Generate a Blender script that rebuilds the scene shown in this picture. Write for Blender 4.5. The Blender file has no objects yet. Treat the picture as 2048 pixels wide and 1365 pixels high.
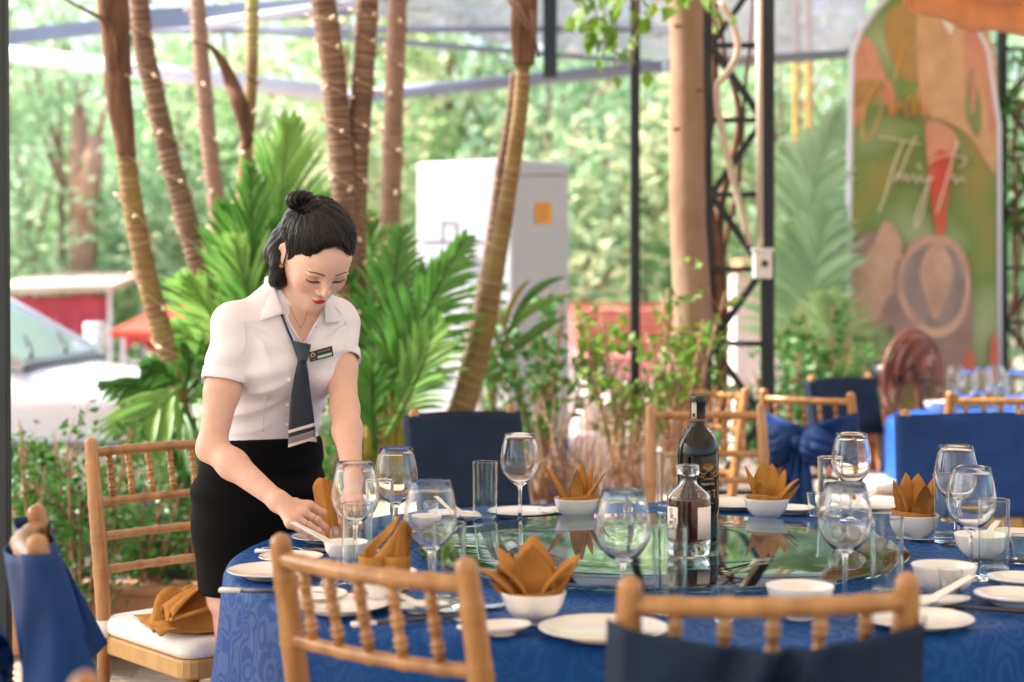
import bpy, bmesh, math, random
import numpy as np
from mathutils import Vector, Matrix, noise as mnoise

random.seed(7)
RNG = np.random.default_rng(7)
SC = bpy.context.scene
COL = SC.collection
R = math.radians
PI = math.pi

# ------------------------------------------------------------------ camera, sky, sun, exposure
FPX, HZ, CX, EYE = 3319.0, 587.0, 1024.0, 1.28      # focal length in px of a 2048 wide frame, horizon row, centre column, eye height
cam_d = bpy.data.cameras.new('camera')
cam = bpy.data.objects.new('camera', cam_d)
COL.objects.link(cam)
cam.location = (0, 0, EYE)
cam.rotation_euler = (PI / 2, 0, 0)
cam_d.sensor_width = 36
cam_d.lens = FPX / 2048 * 36
cam_d.shift_y = -(682.5 - HZ) / 2048
cam_d.clip_start = 0.05
cam_d.clip_end = 400
cam_d.dof.use_dof = True
cam_d.dof.focus_distance = 3.5
cam_d.dof.aperture_fstop = 2.5
cam_d.dof.aperture_blades = 0
SC.camera = cam

SUN_AZ, SUN_EL = R(-78), R(47)       # azimuth measured from +Y towards +X
world = bpy.data.worlds.new('World')
SC.world = world
world.use_nodes = True
wn = world.node_tree
sky = wn.nodes.new('ShaderNodeTexSky')
sky.sky_type = 'NISHITA'
sky.sun_disc = False
sky.sun_elevation = SUN_EL
sky.sun_rotation = SUN_AZ
sky.air_density = 1.0
sky.dust_density = 4.0
sky.ozone_density = 0.6
bg = wn.nodes['Background']
bg.inputs['Strength'].default_value = 0.15
wn.links.new(sky.outputs['Color'], bg.inputs['Color'])

sun_d = bpy.data.lights.new('sun', 'SUN')
sun_d.energy = 3.6
sun_d.angle = R(0.6)
sun_d.color = (1.0, 0.95, 0.87)
sun = bpy.data.objects.new('sun', sun_d)
COL.objects.link(sun)
sdir = Vector((math.sin(SUN_AZ) * math.cos(SUN_EL), math.cos(SUN_AZ) * math.cos(SUN_EL), math.sin(SUN_EL)))
sun.rotation_euler = sdir.to_track_quat('Z', 'Y').to_euler()
sun.location = (-6, 8, 14)

SC.view_settings.view_transform = 'Standard'
SC.view_settings.look = 'None'
SC.view_settings.exposure = 1.75
SC.view_settings.gamma = 1.0
SC.view_settings.use_curve_mapping = False
SC.render.engine = 'CYCLES'
cy = SC.cycles
cy.max_bounces = 18
cy.transmission_bounces = 16
cy.glossy_bounces = 6
cy.diffuse_bounces = 4
cy.transparent_max_bounces = 12
cy.sample_clamp_indirect = 6.0
cy.blur_glossy = 0.6
cy.use_denoising = True


def P(px, py, d):
    return Vector(((px - CX) / FPX * d, d, EYE - (py - HZ) / FPX * d))


def G(px, py, z):
    d = (EYE - z) * FPX / (py - HZ)
    return P(px, py, d)


# ------------------------------------------------------------------ materials
MATS = {}


def lin(c):
    return tuple((x / 12.92 if x <= 0.04045 else ((x + 0.055) / 1.055) ** 2.4) for x in c)


def hexc(h):
    h = h.lstrip('#')
    return lin(tuple(int(h[i:i + 2], 16) / 255 for i in (0, 2, 4)))


def mat(name, col, rough=0.5, metal=0.0, var=0.0, vscale=8.0, bump=0.0, bscale=60.0, stretch=None, trans=0.0, coat=0.0,
        sheen=0.0, col2=None, spec=0.5, attr=None, sss=0.0, detail=4.0, objvar=0.0, thin=0.0):
    m = bpy.data.materials.new(name)
    MATS[name] = m
    m.use_nodes = True
    nt = m.node_tree
    b = nt.nodes['Principled BSDF']
    b.inputs['Roughness'].default_value = rough
    b.inputs['Metallic'].default_value = metal
    b.inputs['Specular IOR Level'].default_value = spec
    b.inputs['Coat Weight'].default_value = coat
    b.inputs['Coat Roughness'].default_value = 0.08
    if sheen:
        b.inputs['Sheen Weight'].default_value = sheen
    if sss:
        b.inputs['Subsurface Weight'].default_value = sss
        b.inputs['Subsurface Radius'].default_value = (1.0, 0.35, 0.2)
        b.inputs['Subsurface Scale'].default_value = 0.006
    if trans:
        b.inputs['Transmission Weight'].default_value = trans
    col4 = (*col[:3], 1)
    tc = nt.nodes.new('ShaderNodeTexCoord')
    mp = nt.nodes.new('ShaderNodeMapping')
    nt.links.new(tc.outputs['Object'], mp.inputs['Vector'])
    if stretch:
        mp.inputs['Scale'].default_value = stretch
    src = None
    if attr:
        a = nt.nodes.new('ShaderNodeVertexColor')
        a.layer_name = attr
        src = a.outputs['Color']
    if var > 0 or col2:
        n = nt.nodes.new('ShaderNodeTexNoise')
        n.inputs['Scale'].default_value = vscale
        n.inputs['Detail'].default_value = detail
        n.inputs['Roughness'].default_value = 0.6
        nt.links.new(mp.outputs['Vector'], n.inputs['Vector'])
        mx = nt.nodes.new('ShaderNodeMix')
        mx.data_type = 'RGBA'
        rp = nt.nodes.new('ShaderNodeMapRange')
        rp.inputs['From Min'].default_value = 0.32
        rp.inputs['From Max'].default_value = 0.68
        nt.links.new(n.outputs['Fac'], rp.inputs['Value'])
        nt.links.new(rp.outputs['Result'], mx.inputs['Factor'])
        c2 = col2 if col2 else tuple(x * (1 - var) for x in col[:3])
        c1 = col if col2 else tuple(min(1, x * (1 + var * 0.6)) for x in col[:3])
        mx.inputs[7].default_value = (*c2[:3], 1)
        mx.inputs[6].default_value = (*c1[:3], 1)
        if src is not None:
            mu = nt.nodes.new('ShaderNodeMix')
            mu.data_type = 'RGBA'
            mu.blend_type = 'MULTIPLY'
            mu.inputs['Factor'].default_value = 1
            nt.links.new(src, mu.inputs[6])
            nt.links.new(mx.outputs[2], mu.inputs[7])
            src = mu.outputs[2]
        else:
            src = mx.outputs[2]
    if objvar:
        oi = nt.nodes.new('ShaderNodeObjectInfo')
        hs = nt.nodes.new('ShaderNodeHueSaturation')
        mr = nt.nodes.new('ShaderNodeMapRange')
        mr.inputs['To Min'].default_value = 1 - objvar
        mr.inputs['To Max'].default_value = 1 + objvar
        nt.links.new(oi.outputs['Random'], mr.inputs['Value'])
        nt.links.new(mr.outputs['Result'], hs.inputs['Value'])
        if src is not None:
            nt.links.new(src, hs.inputs['Color'])
        else:
            hs.inputs['Color'].default_value = col4
        src = hs.outputs['Color']
    if src is not None:
        nt.links.new(src, b.inputs['Base Color'])
    else:
        b.inputs['Base Color'].default_value = col4
    if bump > 0:
        n2 = nt.nodes.new('ShaderNodeTexNoise')
        n2.inputs['Scale'].default_value = bscale
        n2.inputs['Detail'].default_value = 3
        nt.links.new(mp.outputs['Vector'], n2.inputs['Vector'])
        bp = nt.nodes.new('ShaderNodeBump')
        bp.inputs['Strength'].default_value = bump
        bp.inputs['Distance'].default_value = 0.01
        nt.links.new(n2.outputs['Fac'], bp.inputs['Height'])
        nt.links.new(bp.outputs['Normal'], b.inputs['Normal'])
    if thin > 0:            # leaf or canvas: part of the light passes through
        out = nt.nodes['Material Output']
        t = nt.nodes.new('ShaderNodeBsdfTranslucent')
        if src is not None:
            nt.links.new(src, t.inputs['Color'])
        else:
            t.inputs['Color'].default_value = col4
        ms = nt.nodes.new('ShaderNodeMixShader')
        ms.inputs['Fac'].default_value = thin
        nt.links.new(b.outputs['BSDF'], ms.inputs[1])
        nt.links.new(t.outputs['BSDF'], ms.inputs[2])
        nt.links.new(ms.outputs['Shader'], out.inputs['Surface'])
    return m


def glass_mat(name, col=(1, 1, 1), ior=1.45, rough=0.0):
    m = bpy.data.materials.new(name)
    MATS[name] = m
    m.use_nodes = True
    nt = m.node_tree
    nt.nodes.remove(nt.nodes['Principled BSDF'])
    g = nt.nodes.new('ShaderNodeBsdfGlass')
    g.inputs['Color'].default_value = (*col, 1)
    g.inputs['IOR'].default_value = ior
    g.inputs['Roughness'].default_value = rough
    nt.links.new(g.outputs['BSDF'], nt.nodes['Material Output'].inputs['Surface'])
    return m


# ------------------------------------------------------------------ mesh helpers
def mesh_np(name, verts, faces, smooth=True):
    """verts Nx3 array, faces = list of arrays (Mx3 / Mx4)"""
    me = bpy.data.meshes.new(name)
    verts = np.asarray(verts, dtype=np.float32)
    me.vertices.add(len(verts))
    me.vertices.foreach_set('co', verts.ravel())
    faces = [np.asarray(f, dtype=np.int32) for f in faces if len(f)]
    nl = sum(f.size for f in faces)
    npoly = sum(len(f) for f in faces)
    me.loops.add(nl)
    me.polygons.add(npoly)
    me.loops.foreach_set('vertex_index', np.concatenate([f.ravel() for f in faces]))
    starts, totals, o = [], [], 0
    for f in faces:
        k = f.shape[1]
        starts.append(o + np.arange(len(f)) * k)
        totals.append(np.full(len(f), k))
        o += f.size
    me.polygons.foreach_set('loop_start', np.concatenate(starts).astype(np.int32))
    me.polygons.foreach_set('loop_total', np.concatenate(totals).astype(np.int32))
    me.polygons.foreach_set('use_smooth', np.full(npoly, smooth))
    me.update(calc_edges=True)
    me.validate()
    return me


def link(name, me, m=None, parent=None):
    o = bpy.data.objects.new(name, me)
    COL.objects.link(o)
    if m is not None and me is not None:
        if isinstance(m, (list, tuple)):
            for q in m:
                me.materials.append(MATS[q] if isinstance(q, str) else q)
        else:
            me.materials.append(MATS[m] if isinstance(m, str) else m)
    if parent is not None:
        o.parent = parent
    return o


def tag(o, label=None, cat=None, group=None, kind=None):
    if label:
        o['label'] = label
    if cat:
        o['category'] = cat
    if group:
        o['group'] = group
    if kind:
        o['kind'] = kind
    return o


def empty(name, loc=(0, 0, 0), rz=0.0):
    o = bpy.data.objects.new(name, None)
    o.empty_display_size = 0.1
    COL.objects.link(o)
    o.location = loc
    o.rotation_euler = (0, 0, rz)
    return o


def thing(name, label, cat, loc=(0, 0, 0), rz=0.0, group=None):
    return tag(empty(name, loc, rz), label, cat, group)


def copy_tree(o, parent=None, top=True):
    c = o.copy()
    COL.objects.link(c)
    c.parent = parent
    for ch in list(o.children):
        copy_tree(ch, c, False)
    return c


class MB:
    def __init__(s):
        s.v, s.f, s.mi = [], [], []
        s.cur = 0

    def add(s, vs, fs):
        n = len(s.v)
        s.v += [tuple(v) for v in vs]
        s.f += [tuple(i + n for i in f) for f in fs]
        s.mi += [s.cur] * len(fs)
        return s

    def box(s, c, sz, rot=None):
        hx, hy, hz = sz[0] / 2, sz[1] / 2, sz[2] / 2
        vs = [Vector((x, y, z)) for x in (-hx, hx) for y in (-hy, hy) for z in (-hz, hz)]
        if rot is not None:
            vs = [rot @ v for v in vs]
        c = Vector(c)
        vs = [v + c for v in vs]
        return s.add(vs, [(0, 1, 3, 2), (4, 6, 7, 5), (0, 4, 5, 1), (2, 3, 7, 6), (0, 2, 6, 4), (1, 5, 7, 3)])

    def bar(s, a, b, w, h=None, up=(0, 0, 1)):
        """square bar from a to b"""
        a, b = Vector(a), Vector(b)
        h = h or w
        d = (b - a).normalized()
        u = Vector(up)
        if abs(d.dot(u)) > 0.98:
            u = Vector((0, 1, 0))
        x = d.cross(u).normalized()
        y = x.cross(d).normalized()
        vs = []
        for p in (a, b):
            for sx, sy in ((-1, -1), (1, -1), (1, 1), (-1, 1)):
                vs.append(p + x * sx * w / 2 + y * sy * h / 2)
        return s.add(vs, [(0, 3, 2, 1), (4, 5, 6, 7), (0, 1, 5, 4), (1, 2, 6, 5), (2, 3, 7, 6), (3, 0, 4, 7)])

    def tube(s, pts, rad, seg=10, cap=True, flat=1.0, upv=None):
        pts = [Vector(p) for p in pts]
        n = len(pts)
        if not hasattr(rad, '__len__'):
            rad = [rad] * n
        vs, fs = [], []
        t0 = (pts[1] - pts[0]).normalized()
        ref = Vector(upv) if upv is not None else (Vector((0, 0, 1)) if abs(t0.z) < 0.9 else Vector((1, 0, 0)))
        x = t0.cross(ref).normalized()
        for i, p in enumerate(pts):
            t = (pts[min(i + 1, n - 1)] - pts[max(i - 1, 0)])
            if t.length < 1e-9:
                t = t0
            t.normalize()
            x = (x - t * x.dot(t))
            if x.length < 1e-6:
                x = t.orthogonal()
            x.normalize()
            y = t.cross(x)
            for k in range(seg):
                a = 2 * PI * k / seg
                vs.append(p + (x * math.cos(a) + y * math.sin(a) * flat) * rad[i])
        for i in range(n - 1):
            for k in range(seg):
                k2 = (k + 1) % seg
                fs.append((i * seg + k, i * seg + k2, (i + 1) * seg + k2, (i + 1) * seg + k))
        if cap:
            fs.append(tuple(range(seg - 1, -1, -1)))
            fs.append(tuple((n - 1) * seg + k for k in range(seg)))
        return s.add(vs, fs)

    def lathe(s, prof, seg=24, c=(0, 0, 0), close=False):
        """prof: (r,z) list; r==0 ends collapse to a pole"""
        c = Vector(c)
        vs, fs, ring = [], [], []
        for r, z in prof:
            if r < 1e-6:
                ring.append((len(vs), 1))
                vs.append(c + Vector((0, 0, z)))
            else:
                ring.append((len(vs), seg))
                for k in range(seg):
                    a = 2 * PI * k / seg
                    vs.append(c + Vector((r * math.cos(a), r * math.sin(a), z)))
        pairs = list(zip(ring[:-1], ring[1:]))
        if close:
            pairs.append((ring[-1], ring[0]))
        for (a, na), (b, nb) in pairs:
            for k in range(seg):
                k2 = (k + 1) % seg
                if na == 1 and nb == 1:
                    continue
                if na == 1:
                    fs.append((a, b + k2, b + k))
                elif nb == 1:
                    fs.append((a + k, a + k2, b))
                else:
                    fs.append((a + k, a + k2, b + k2, b + k))
        return s.add(vs, fs)

    def grid(s, fn, nu, nv, wrap=False):
        vs = [fn(i / (nu - (0 if wrap else 1)), j / (nv - 1)) for j in range(nv) for i in range(nu)]
        fs = []
        for j in range(nv - 1):
            for i in range(nu if wrap else nu - 1):
                i2 = (i + 1) % nu
                fs.append((j * nu + i, j * nu + i2, (j + 1) * nu + i2, (j + 1) * nu + i))
        return s.add(vs, fs)

    def poly(s, pts, th=0.0, nrm=(0, 1, 0)):
        """flat polygon with thickness along nrm"""
        n = len(pts)
        pts = [Vector(p) for p in pts]
        if th == 0:
            return s.add(pts, [tuple(range(n))])
        o = Vector(nrm) * th
        vs = pts + [p + o for p in pts]
        fs = [tuple(range(n - 1, -1, -1)), tuple(range(n, 2 * n))]
        for i in range(n):
            j = (i + 1) % n
            fs.append((i, j, n + j, n + i))
        return s.add(vs, fs)

    def build(s, name, m=None, parent=None, smooth=True, bevel=0.0, solid=0.0, sub=0, autos=None):
        me = bpy.data.meshes.new(name)
        me.from_pydata(s.v, [], s.f)
        me.validate()
        bm = bmesh.new()
        bm.from_mesh(me)
        if any(s.mi):
            for f, k in zip(bm.faces, s.mi):
                f.material_index = k
        bmesh.ops.recalc_face_normals(bm, faces=bm.faces)
        bm.to_mesh(me)
        bm.free()
        me.polygons.foreach_set('use_smooth', [smooth] * len(me.polygons))
        if autos is not None:
            me.set_sharp_from_angle(angle=R(autos))
        o = link(name, me, m, parent)
        if solid:
            q = o.modifiers.new('s', 'SOLIDIFY')
            q.thickness = solid
            q.offset = 0
        if bevel:
            q = o.modifiers.new('b', 'BEVEL')
            q.width = bevel
            q.segments = 2
            q.limit_method = 'ANGLE'
        if sub:
            q = o.modifiers.new('u', 'SUBSURF')
            q.levels = sub
            q.render_levels = sub
        return o


def bez(p0, p1, p2, n):
    p0, p1, p2 = Vector(p0), Vector(p1), Vector(p2)
    return [p0 * (1 - t) ** 2 + p1 * 2 * t * (1 - t) + p2 * t * t for t in [i / (n - 1) for i in range(n)]]


def spline(pts, n):
    """Catmull-Rom through pts"""
    pts = [Vector(p) for p in pts]
    ext = [pts[0] * 2 - pts[1]] + pts + [pts[-1] * 2 - pts[-2]]
    out = []
    m = len(pts) - 1
    for i in range(n):
        u = i / (n - 1) * m
        k = min(int(u), m - 1)
        t = u - k
        a, b, c, d = ext[k:k + 4]
        out.append(0.5 * ((2 * b) + (c - a) * t + (2 * a - 5 * b + 4 * c - d) * t * t + (3 * b - a - 3 * c + d) * t ** 3))
    return out


def text_mesh(s, size, extrude=0.0, align='CENTER', shear=0.0):
    cu = bpy.data.curves.new('lettering', 'FONT')
    cu.body = s
    cu.size = size
    cu.align_x = align
    cu.align_y = 'CENTER'
    cu.extrude = extrude
    cu.shear = shear
    cu.resolution_u = 3
    ob = bpy.data.objects.new('lettering', cu)
    COL.objects.link(ob)
    dg = bpy.context.evaluated_depsgraph_get()
    me = bpy.data.meshes.new_from_object(ob.evaluated_get(dg))
    bpy.data.objects.remove(ob)
    bpy.data.curves.remove(cu)
    return me


# colours of the surfaces; the far leaves carry haze in theirs
mat('chair_wood', hexc('#bd8a52'), 0.36, col2=hexc('#8f5f30'), vscale=26, stretch=(1, 1, 0.16), bump=0.10, bscale=70, coat=0.3, objvar=0.06, detail=8)
mat('seat_wood', hexc('#b98f55'), 0.45, var=0.15, vscale=20, stretch=(0.1, 1, 1))
mat('cushion', hexc('#e9e4de'), 0.8, var=0.06, bump=0.15, bscale=25)
mat('sash_navy', hexc('#1c2b40'), 0.75, var=0.22, vscale=7, bump=0.35, bscale=18, spec=0.25)
mat('sash_blue', hexc('#0a3872'), 0.6, var=0.3, vscale=6, bump=0.45, bscale=16, spec=0.3)
mat('napkin', hexc('#b07a3c'), 0.85, var=0.2, vscale=22, bump=0.5, bscale=45, spec=0.15)
mat('napkin_hem', hexc('#8a4f15'), 0.8)
mat('porcelain', hexc('#ece5de'), 0.18, coat=0.4, var=0.03, vscale=5)
mat('chopstick', hexc('#221a17'), 0.3, coat=0.3)
mat('silver', hexc('#cfd0d2'), 0.22, metal=0.9)
mat('gold', hexc('#d9a441'), 0.25, metal=1.0)
mat('dark_steel', hexc('#1e282e'), 0.5, var=0.2, vscale=12, bump=0.05)
mat('white_steel', hexc('#dfe0ea'), 0.45, var=0.08, vscale=5)
mat('grey_steel', hexc('#8b94a8'), 0.5, var=0.1, vscale=5)
mat('cabinet', hexc('#bcbfc9'), 0.4, var=0.05, vscale=3)
mat('cabinet_blue', hexc('#3a6ea0'), 0.5, var=0.2)
mat('sticker', hexc('#f2a21e'), 0.5)
mat('ink', hexc('#2a2420'), 0.6)
mat('outlet', hexc('#5a4a42'), 0.5)
mat('paint_white', hexc('#dfe0e6'), 0.22, coat=0.6, var=0.03)
mat('car_trim', hexc('#6a7077'), 0.5)
mat('car_glass', hexc('#7e8e96'), 0.15, spec=0.4)
mat('tyre', hexc('#22211f'), 0.85, bump=0.2)
mat('lamp_glass', hexc('#d6dde0'), 0.08, coat=0.7)
mat('red_cloth', hexc('#cf5f76'), 0.75, var=0.15, vscale=3, bump=0.2, bscale=10, thin=0.35)
mat('stall_roof', hexc('#c8b9a8'), 0.6, var=0.2, vscale=4)
mat('stall_wall', hexc('#ead9d8'), 0.7, var=0.1)
mat('pink_wall', hexc('#d98f93'), 0.7, var=0.1)
mat('roof_tile', hexc('#d08a62'), 0.75, var=0.25, vscale=9, objvar=0.1)
mat('shade_net', hexc('#6f6b78'), 0.9, var=0.2, vscale=30, bump=0.2, bscale=120, thin=0.5)
mat('canvas', hexc('#d9cdb8'), 0.85, var=0.05, thin=0.28)
mat('orange_canvas', hexc('#f2c79c'), 0.8, var=0.12, vscale=6, thin=0.5)
mat('terracotta', hexc('#b98a66'), 0.85, var=0.18, vscale=7, bump=0.25, bscale=40)
mat('soil', hexc('#4a372b'), 0.95, var=0.35, vscale=20, bump=0.6, bscale=30)
mat('floor_stone', hexc('#8d8074'), 0.8, var=0.25, vscale=9, bump=0.3, bscale=50, stretch=(0.3, 2, 1), objvar=0.1)
mat('ground_dirt', hexc('#9a8b78'), 0.95, var=0.25, vscale=2.5, bump=0.3, bscale=20)
mat('trunk_brown', hexc('#705647'), 0.85, var=0.35, vscale=9, bump=0.35, bscale=45, stretch=(1, 1, 2.2))
mat('trunk_pale', hexc('#97796a'), 0.85, var=0.25, vscale=9, bump=0.3, bscale=45, stretch=(1, 1, 2.2))
mat('trunk_green', hexc('#83763c'), 0.65, col2=hexc('#75502f'), vscale=5, bump=0.15, bscale=40, stretch=(1, 1, 2.5))
mat('ring_scar', hexc('#a0826c'), 0.9, var=0.2)
mat('stem_green', hexc('#a3a85c'), 0.5, var=0.2, vscale=4)
mat('husk', hexc('#7d5a45'), 0.9, col2=hexc('#4c3327'), vscale=14, bump=0.5, bscale=40, stretch=(3, 3, 0.35))
mat('bark_tan', hexc('#a88c78'), 0.9, col2=hexc('#84674f'), vscale=4, bump=0.35, bscale=18, stretch=(1, 1, 0.6))
mat('bark_pink', hexc('#b78f78'), 0.9, var=0.25, vscale=4, bump=0.4, bscale=14)
mat('vine_bark', hexc('#7a5440'), 0.9, var=0.3, vscale=14, bump=0.5, bscale=40)
mat('twig', hexc('#a27d62'), 0.9, var=0.25, vscale=20)
mat('bulb', hexc('#e6cdb2'), 0.4)
mat('wire', hexc('#b79f88'), 0.6)
mat('leaf_palm', hexc('#5f9140'), 0.42, col2=hexc('#356a2a'), vscale=5, thin=0.32, objvar=0.18)
mat('leaf_palm_pale', hexc('#93b862'), 0.42, col2=hexc('#5f9846'), vscale=5, thin=0.38, objvar=0.15)
mat('leaf_yellow', hexc('#b79a34'), 0.5, col2=hexc('#8e9a36'), vscale=6, thin=0.3)
mat('leaf_shrub', hexc('#4d8a38'), 0.42, col2=hexc('#376f2c'), vscale=4, thin=0.32, objvar=0.12)
mat('leaf_vine', hexc('#84a83c'), 0.45, col2=hexc('#5f8c38'), vscale=6, thin=0.4)
mat('leaf_far', hexc('#c6dca2'), 0.5, col2=hexc('#93c08c'), vscale=0.9, thin=0.5, detail=6)  # this and the next two: background haze lightened into the leaf colour
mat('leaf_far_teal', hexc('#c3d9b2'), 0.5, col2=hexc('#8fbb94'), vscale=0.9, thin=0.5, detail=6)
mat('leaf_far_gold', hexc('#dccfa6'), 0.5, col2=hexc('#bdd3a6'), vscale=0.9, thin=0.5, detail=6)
mat('culm', hexc('#c09a52'), 0.5, var=0.2)
mat('conduit', hexc('#c9b5a4'), 0.5)
mat('box_white', hexc('#e3dfda'), 0.45)
mat('black_plastic', hexc('#1c2026'), 0.4)
mat('lens_green', hexc('#2a3a36'), 0.2)
mat('banner_frame', hexc('#dfe3ee'), 0.45)
mat('skin', (1, 1, 1), 0.48, attr='Col', var=0.09, vscale=38, sss=0.15, bump=0.05, bscale=260)
mat('hair', hexc('#070505'), 0.34, var=0.3, vscale=60, spec=0.3)
mat('hair_strand', hexc('#15100e'), 0.28, var=0.4, vscale=40, spec=0.5)
mat('lash', hexc('#120d0b'), 0.6)
mat('shirt', hexc('#e9e2e7'), 0.75, var=0.03, vscale=5, bump=0.22, bscale=11, sheen=0.1)
mat('skirt', hexc('#060607'), 0.85, var=0.2, bump=0.12, bscale=40, spec=0.15)
mat('tie', hexc('#15283a'), 0.5, var=0.1, sheen=0.2)
mat('tie_stripe', hexc('#e6d8d2'), 0.6)
mat('tie_grey', hexc('#8b7f80'), 0.6)
mat('badge', hexc('#1d1916'), 0.3)
mat('badge_plate', hexc('#9fc9bd'), 0.4)
mat('badge_gold', hexc('#e9c79a'), 0.4)
mat('shoe', hexc('#151314'), 0.35)
mat('fan_cage', hexc('#7a4638'), 0.4)
mat('fan_blade', hexc('#8c5b40'), 0.35, thin=0.2)
mat('wine_black', hexc('#040504'), 0.07, spec=0.4)
mat('capsule', hexc('#191512'), 0.35)
mat('print_gold', hexc('#b98a55'), 0.45, metal=0.3)
mat('print_pale', hexc('#d9c9b0'), 0.5)
mat('tax_strip', hexc('#c9c3b6'), 0.6)
mat('label_paper', hexc('#ecdcd4'), 0.6)
mat('plastic_red', hexc('#d4503e'), 0.5, var=0.1)
mat('denim', hexc('#2c4a78'), 0.8, var=0.2)
mat('tarp_grey', hexc('#3d4148'), 0.85, var=0.25, vscale=12, bump=0.4, bscale=30)
glass_mat('glass')
glass_mat('glass_thick', (0.97, 0.99, 0.98))
glass_mat('glass_green', (0.90, 0.975, 0.95), 1.5)
glass_mat('liquor', (0.52, 0.17, 0.05), 1.36)


def cloth_damask(name, c1, c2, scale=9.0):
    m = mat(name, c1, 0.5, spec=0.16)
    nt = m.node_tree
    b = nt.nodes['Principled BSDF']
    tc = nt.nodes.new('ShaderNodeTexCoord')
    n = nt.nodes.new('ShaderNodeTexNoise')
    n.inputs['Scale'].default_value = scale * 0.7
    n.inputs['Detail'].default_value = 0.5
    ad = nt.nodes.new('ShaderNodeMix')
    ad.data_type = 'VECTOR'
    ad.inputs['Factor'].default_value = 0.16
    nt.links.new(tc.outputs['Object'], n.inputs['Vector'])
    nt.links.new(tc.outputs['Object'], ad.inputs[4])
    nt.links.new(n.outputs['Color'], ad.inputs[5])
    v = nt.nodes.new('ShaderNodeTexVoronoi')
    v.feature = 'F1'
    v.inputs['Scale'].default_value = scale
    nt.links.new(ad.outputs[1], v.inputs['Vector'])
    mth = nt.nodes.new('ShaderNodeMath')
    mth.operation = 'MULTIPLY'
    mth.inputs[1].default_value = 26.0
    sn = nt.nodes.new('ShaderNodeMath')
    sn.operation = 'SINE'
    nt.links.new(v.outputs['Distance'], mth.inputs[0])
    nt.links.new(mth.outputs[0], sn.inputs[0])
    rp = nt.nodes.new('ShaderNodeMapRange')
    rp.inputs['From Min'].default_value = -0.1
    rp.inputs['From Max'].default_value = 0.35
    nt.links.new(sn.outputs[0], rp.inputs['Value'])
    mx = nt.nodes.new('ShaderNodeMix')
    mx.data_type = 'RGBA'
    mx.inputs[6].default_value = (*c1, 1)
    mx.inputs[7].default_value = (*c2, 1)
    nt.links.new(rp.outputs['Result'], mx.inputs['Factor'])
    nt.links.new(mx.outputs[2], b.inputs['Base Color'])
    rr = nt.nodes.new('ShaderNodeMapRange')
    rr.inputs['To Min'].default_value = 0.62
    rr.inputs['To Max'].default_value = 0.42
    nt.links.new(rp.outputs['Result'], rr.inputs['Value'])
    nt.links.new(rr.outputs['Result'], b.inputs['Roughness'])
    n3 = nt.nodes.new('ShaderNodeTexNoise')
    n3.inputs['Scale'].default_value = 420
    bp = nt.nodes.new('ShaderNodeBump')
    bp.inputs['Strength'].default_value = 0.12
    bp.inputs['Distance'].default_value = 0.004
    nt.links.new(tc.outputs['Object'], n3.inputs['Vector'])
    nt.links.new(n3.outputs['Fac'], bp.inputs['Height'])
    nt.links.new(bp.outputs['Normal'], b.inputs['Normal'])


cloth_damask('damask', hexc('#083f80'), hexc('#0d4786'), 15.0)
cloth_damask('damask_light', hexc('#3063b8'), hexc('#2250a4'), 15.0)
MATS['shade_net'].node_tree.nodes['Principled BSDF'].inputs['Alpha'].default_value = 0.55

# ================================================================== THE SETTING
def leaf_mesh(name, cen, nrm_tilt, size, asp=0.4, bend=0.25, rng=RNG, dirs=None):
    """one folded diamond leaf (4 tris) per centre; cen Nx3, size N"""
    n = len(cen)
    cen = np.asarray(cen, float)
    if dirs is None:
        az = rng.uniform(0, 2 * PI, n)
        el = rng.normal(-0.25, nrm_tilt, n)
        d = np.stack([np.cos(az) * np.cos(el), np.sin(az) * np.cos(el), np.sin(el)], 1)
    else:
        d = dirs / np.linalg.norm(dirs, axis=1, keepdims=True)
    r = rng.normal(size=(n, 3))
    s = np.cross(d, r)
    s /= np.linalg.norm(s, axis=1, keepdims=True) + 1e-9
    u = np.cross(s, d)
    L = np.asarray(size)[:, None]
    W = L * asp
    base = cen - d * L * 0.5
    tip = cen + d * L * 0.5 - u * L * bend * 0.5
    mid = cen + u * L * 0.02
    l = cen + s * W * 0.5 + u * W * 0.22
    rr = cen - s * W * 0.5 + u * W * 0.22
    v = np.stack([base, l, tip, rr, mid], 1).reshape(-1, 3)
    o = (np.arange(n) * 5)[:, None]
    f = np.concatenate([o + np.array([[0, 4, 1]]), o + np.array([[1, 4, 2]]), o + np.array([[2, 4, 3]]), o + np.array([[3, 4, 0]])])
    return mesh_np(name, v, [f])


# ---- ground
gb = MB()
gb.add([(-150, -60, -.06), (150, -60, -.06), (150, 300, -.06), (-150, 300, -.06)], [(0, 1, 2, 3)])
ground = tag(gb.build('ground', 'ground_dirt', smooth=False), kind='structure')
tb = MB()
tb.box((1.5, 1.5, -.025), (9.4, 9.0, 0.04))
terrace = tag(tb.build('terrace_floor', 'ground_dirt', smooth=False), kind='structure')
plank_me = None
for i in range(7):
    for j in range(11):
        if plank_me is None:
            pb = MB()
            pb.box((0, 0, 0), (0.438, 0.116, 0.03))
            po = pb.build('paver', 'floor_stone', terrace, smooth=False, bevel=0.004)
            plank_me = po.data
        else:
            po = po.copy()
            COL.objects.link(po)
            po.parent = terrace
        po.location = (-2.6 + i * 0.445 + (j % 2) * 0.22, 4.75 + j * 0.122, -.005 - .013 + RNG.uniform(-0.002, 0.003))
        po.rotation_euler = (0, 0, RNG.normal(0, 0.006))

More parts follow.
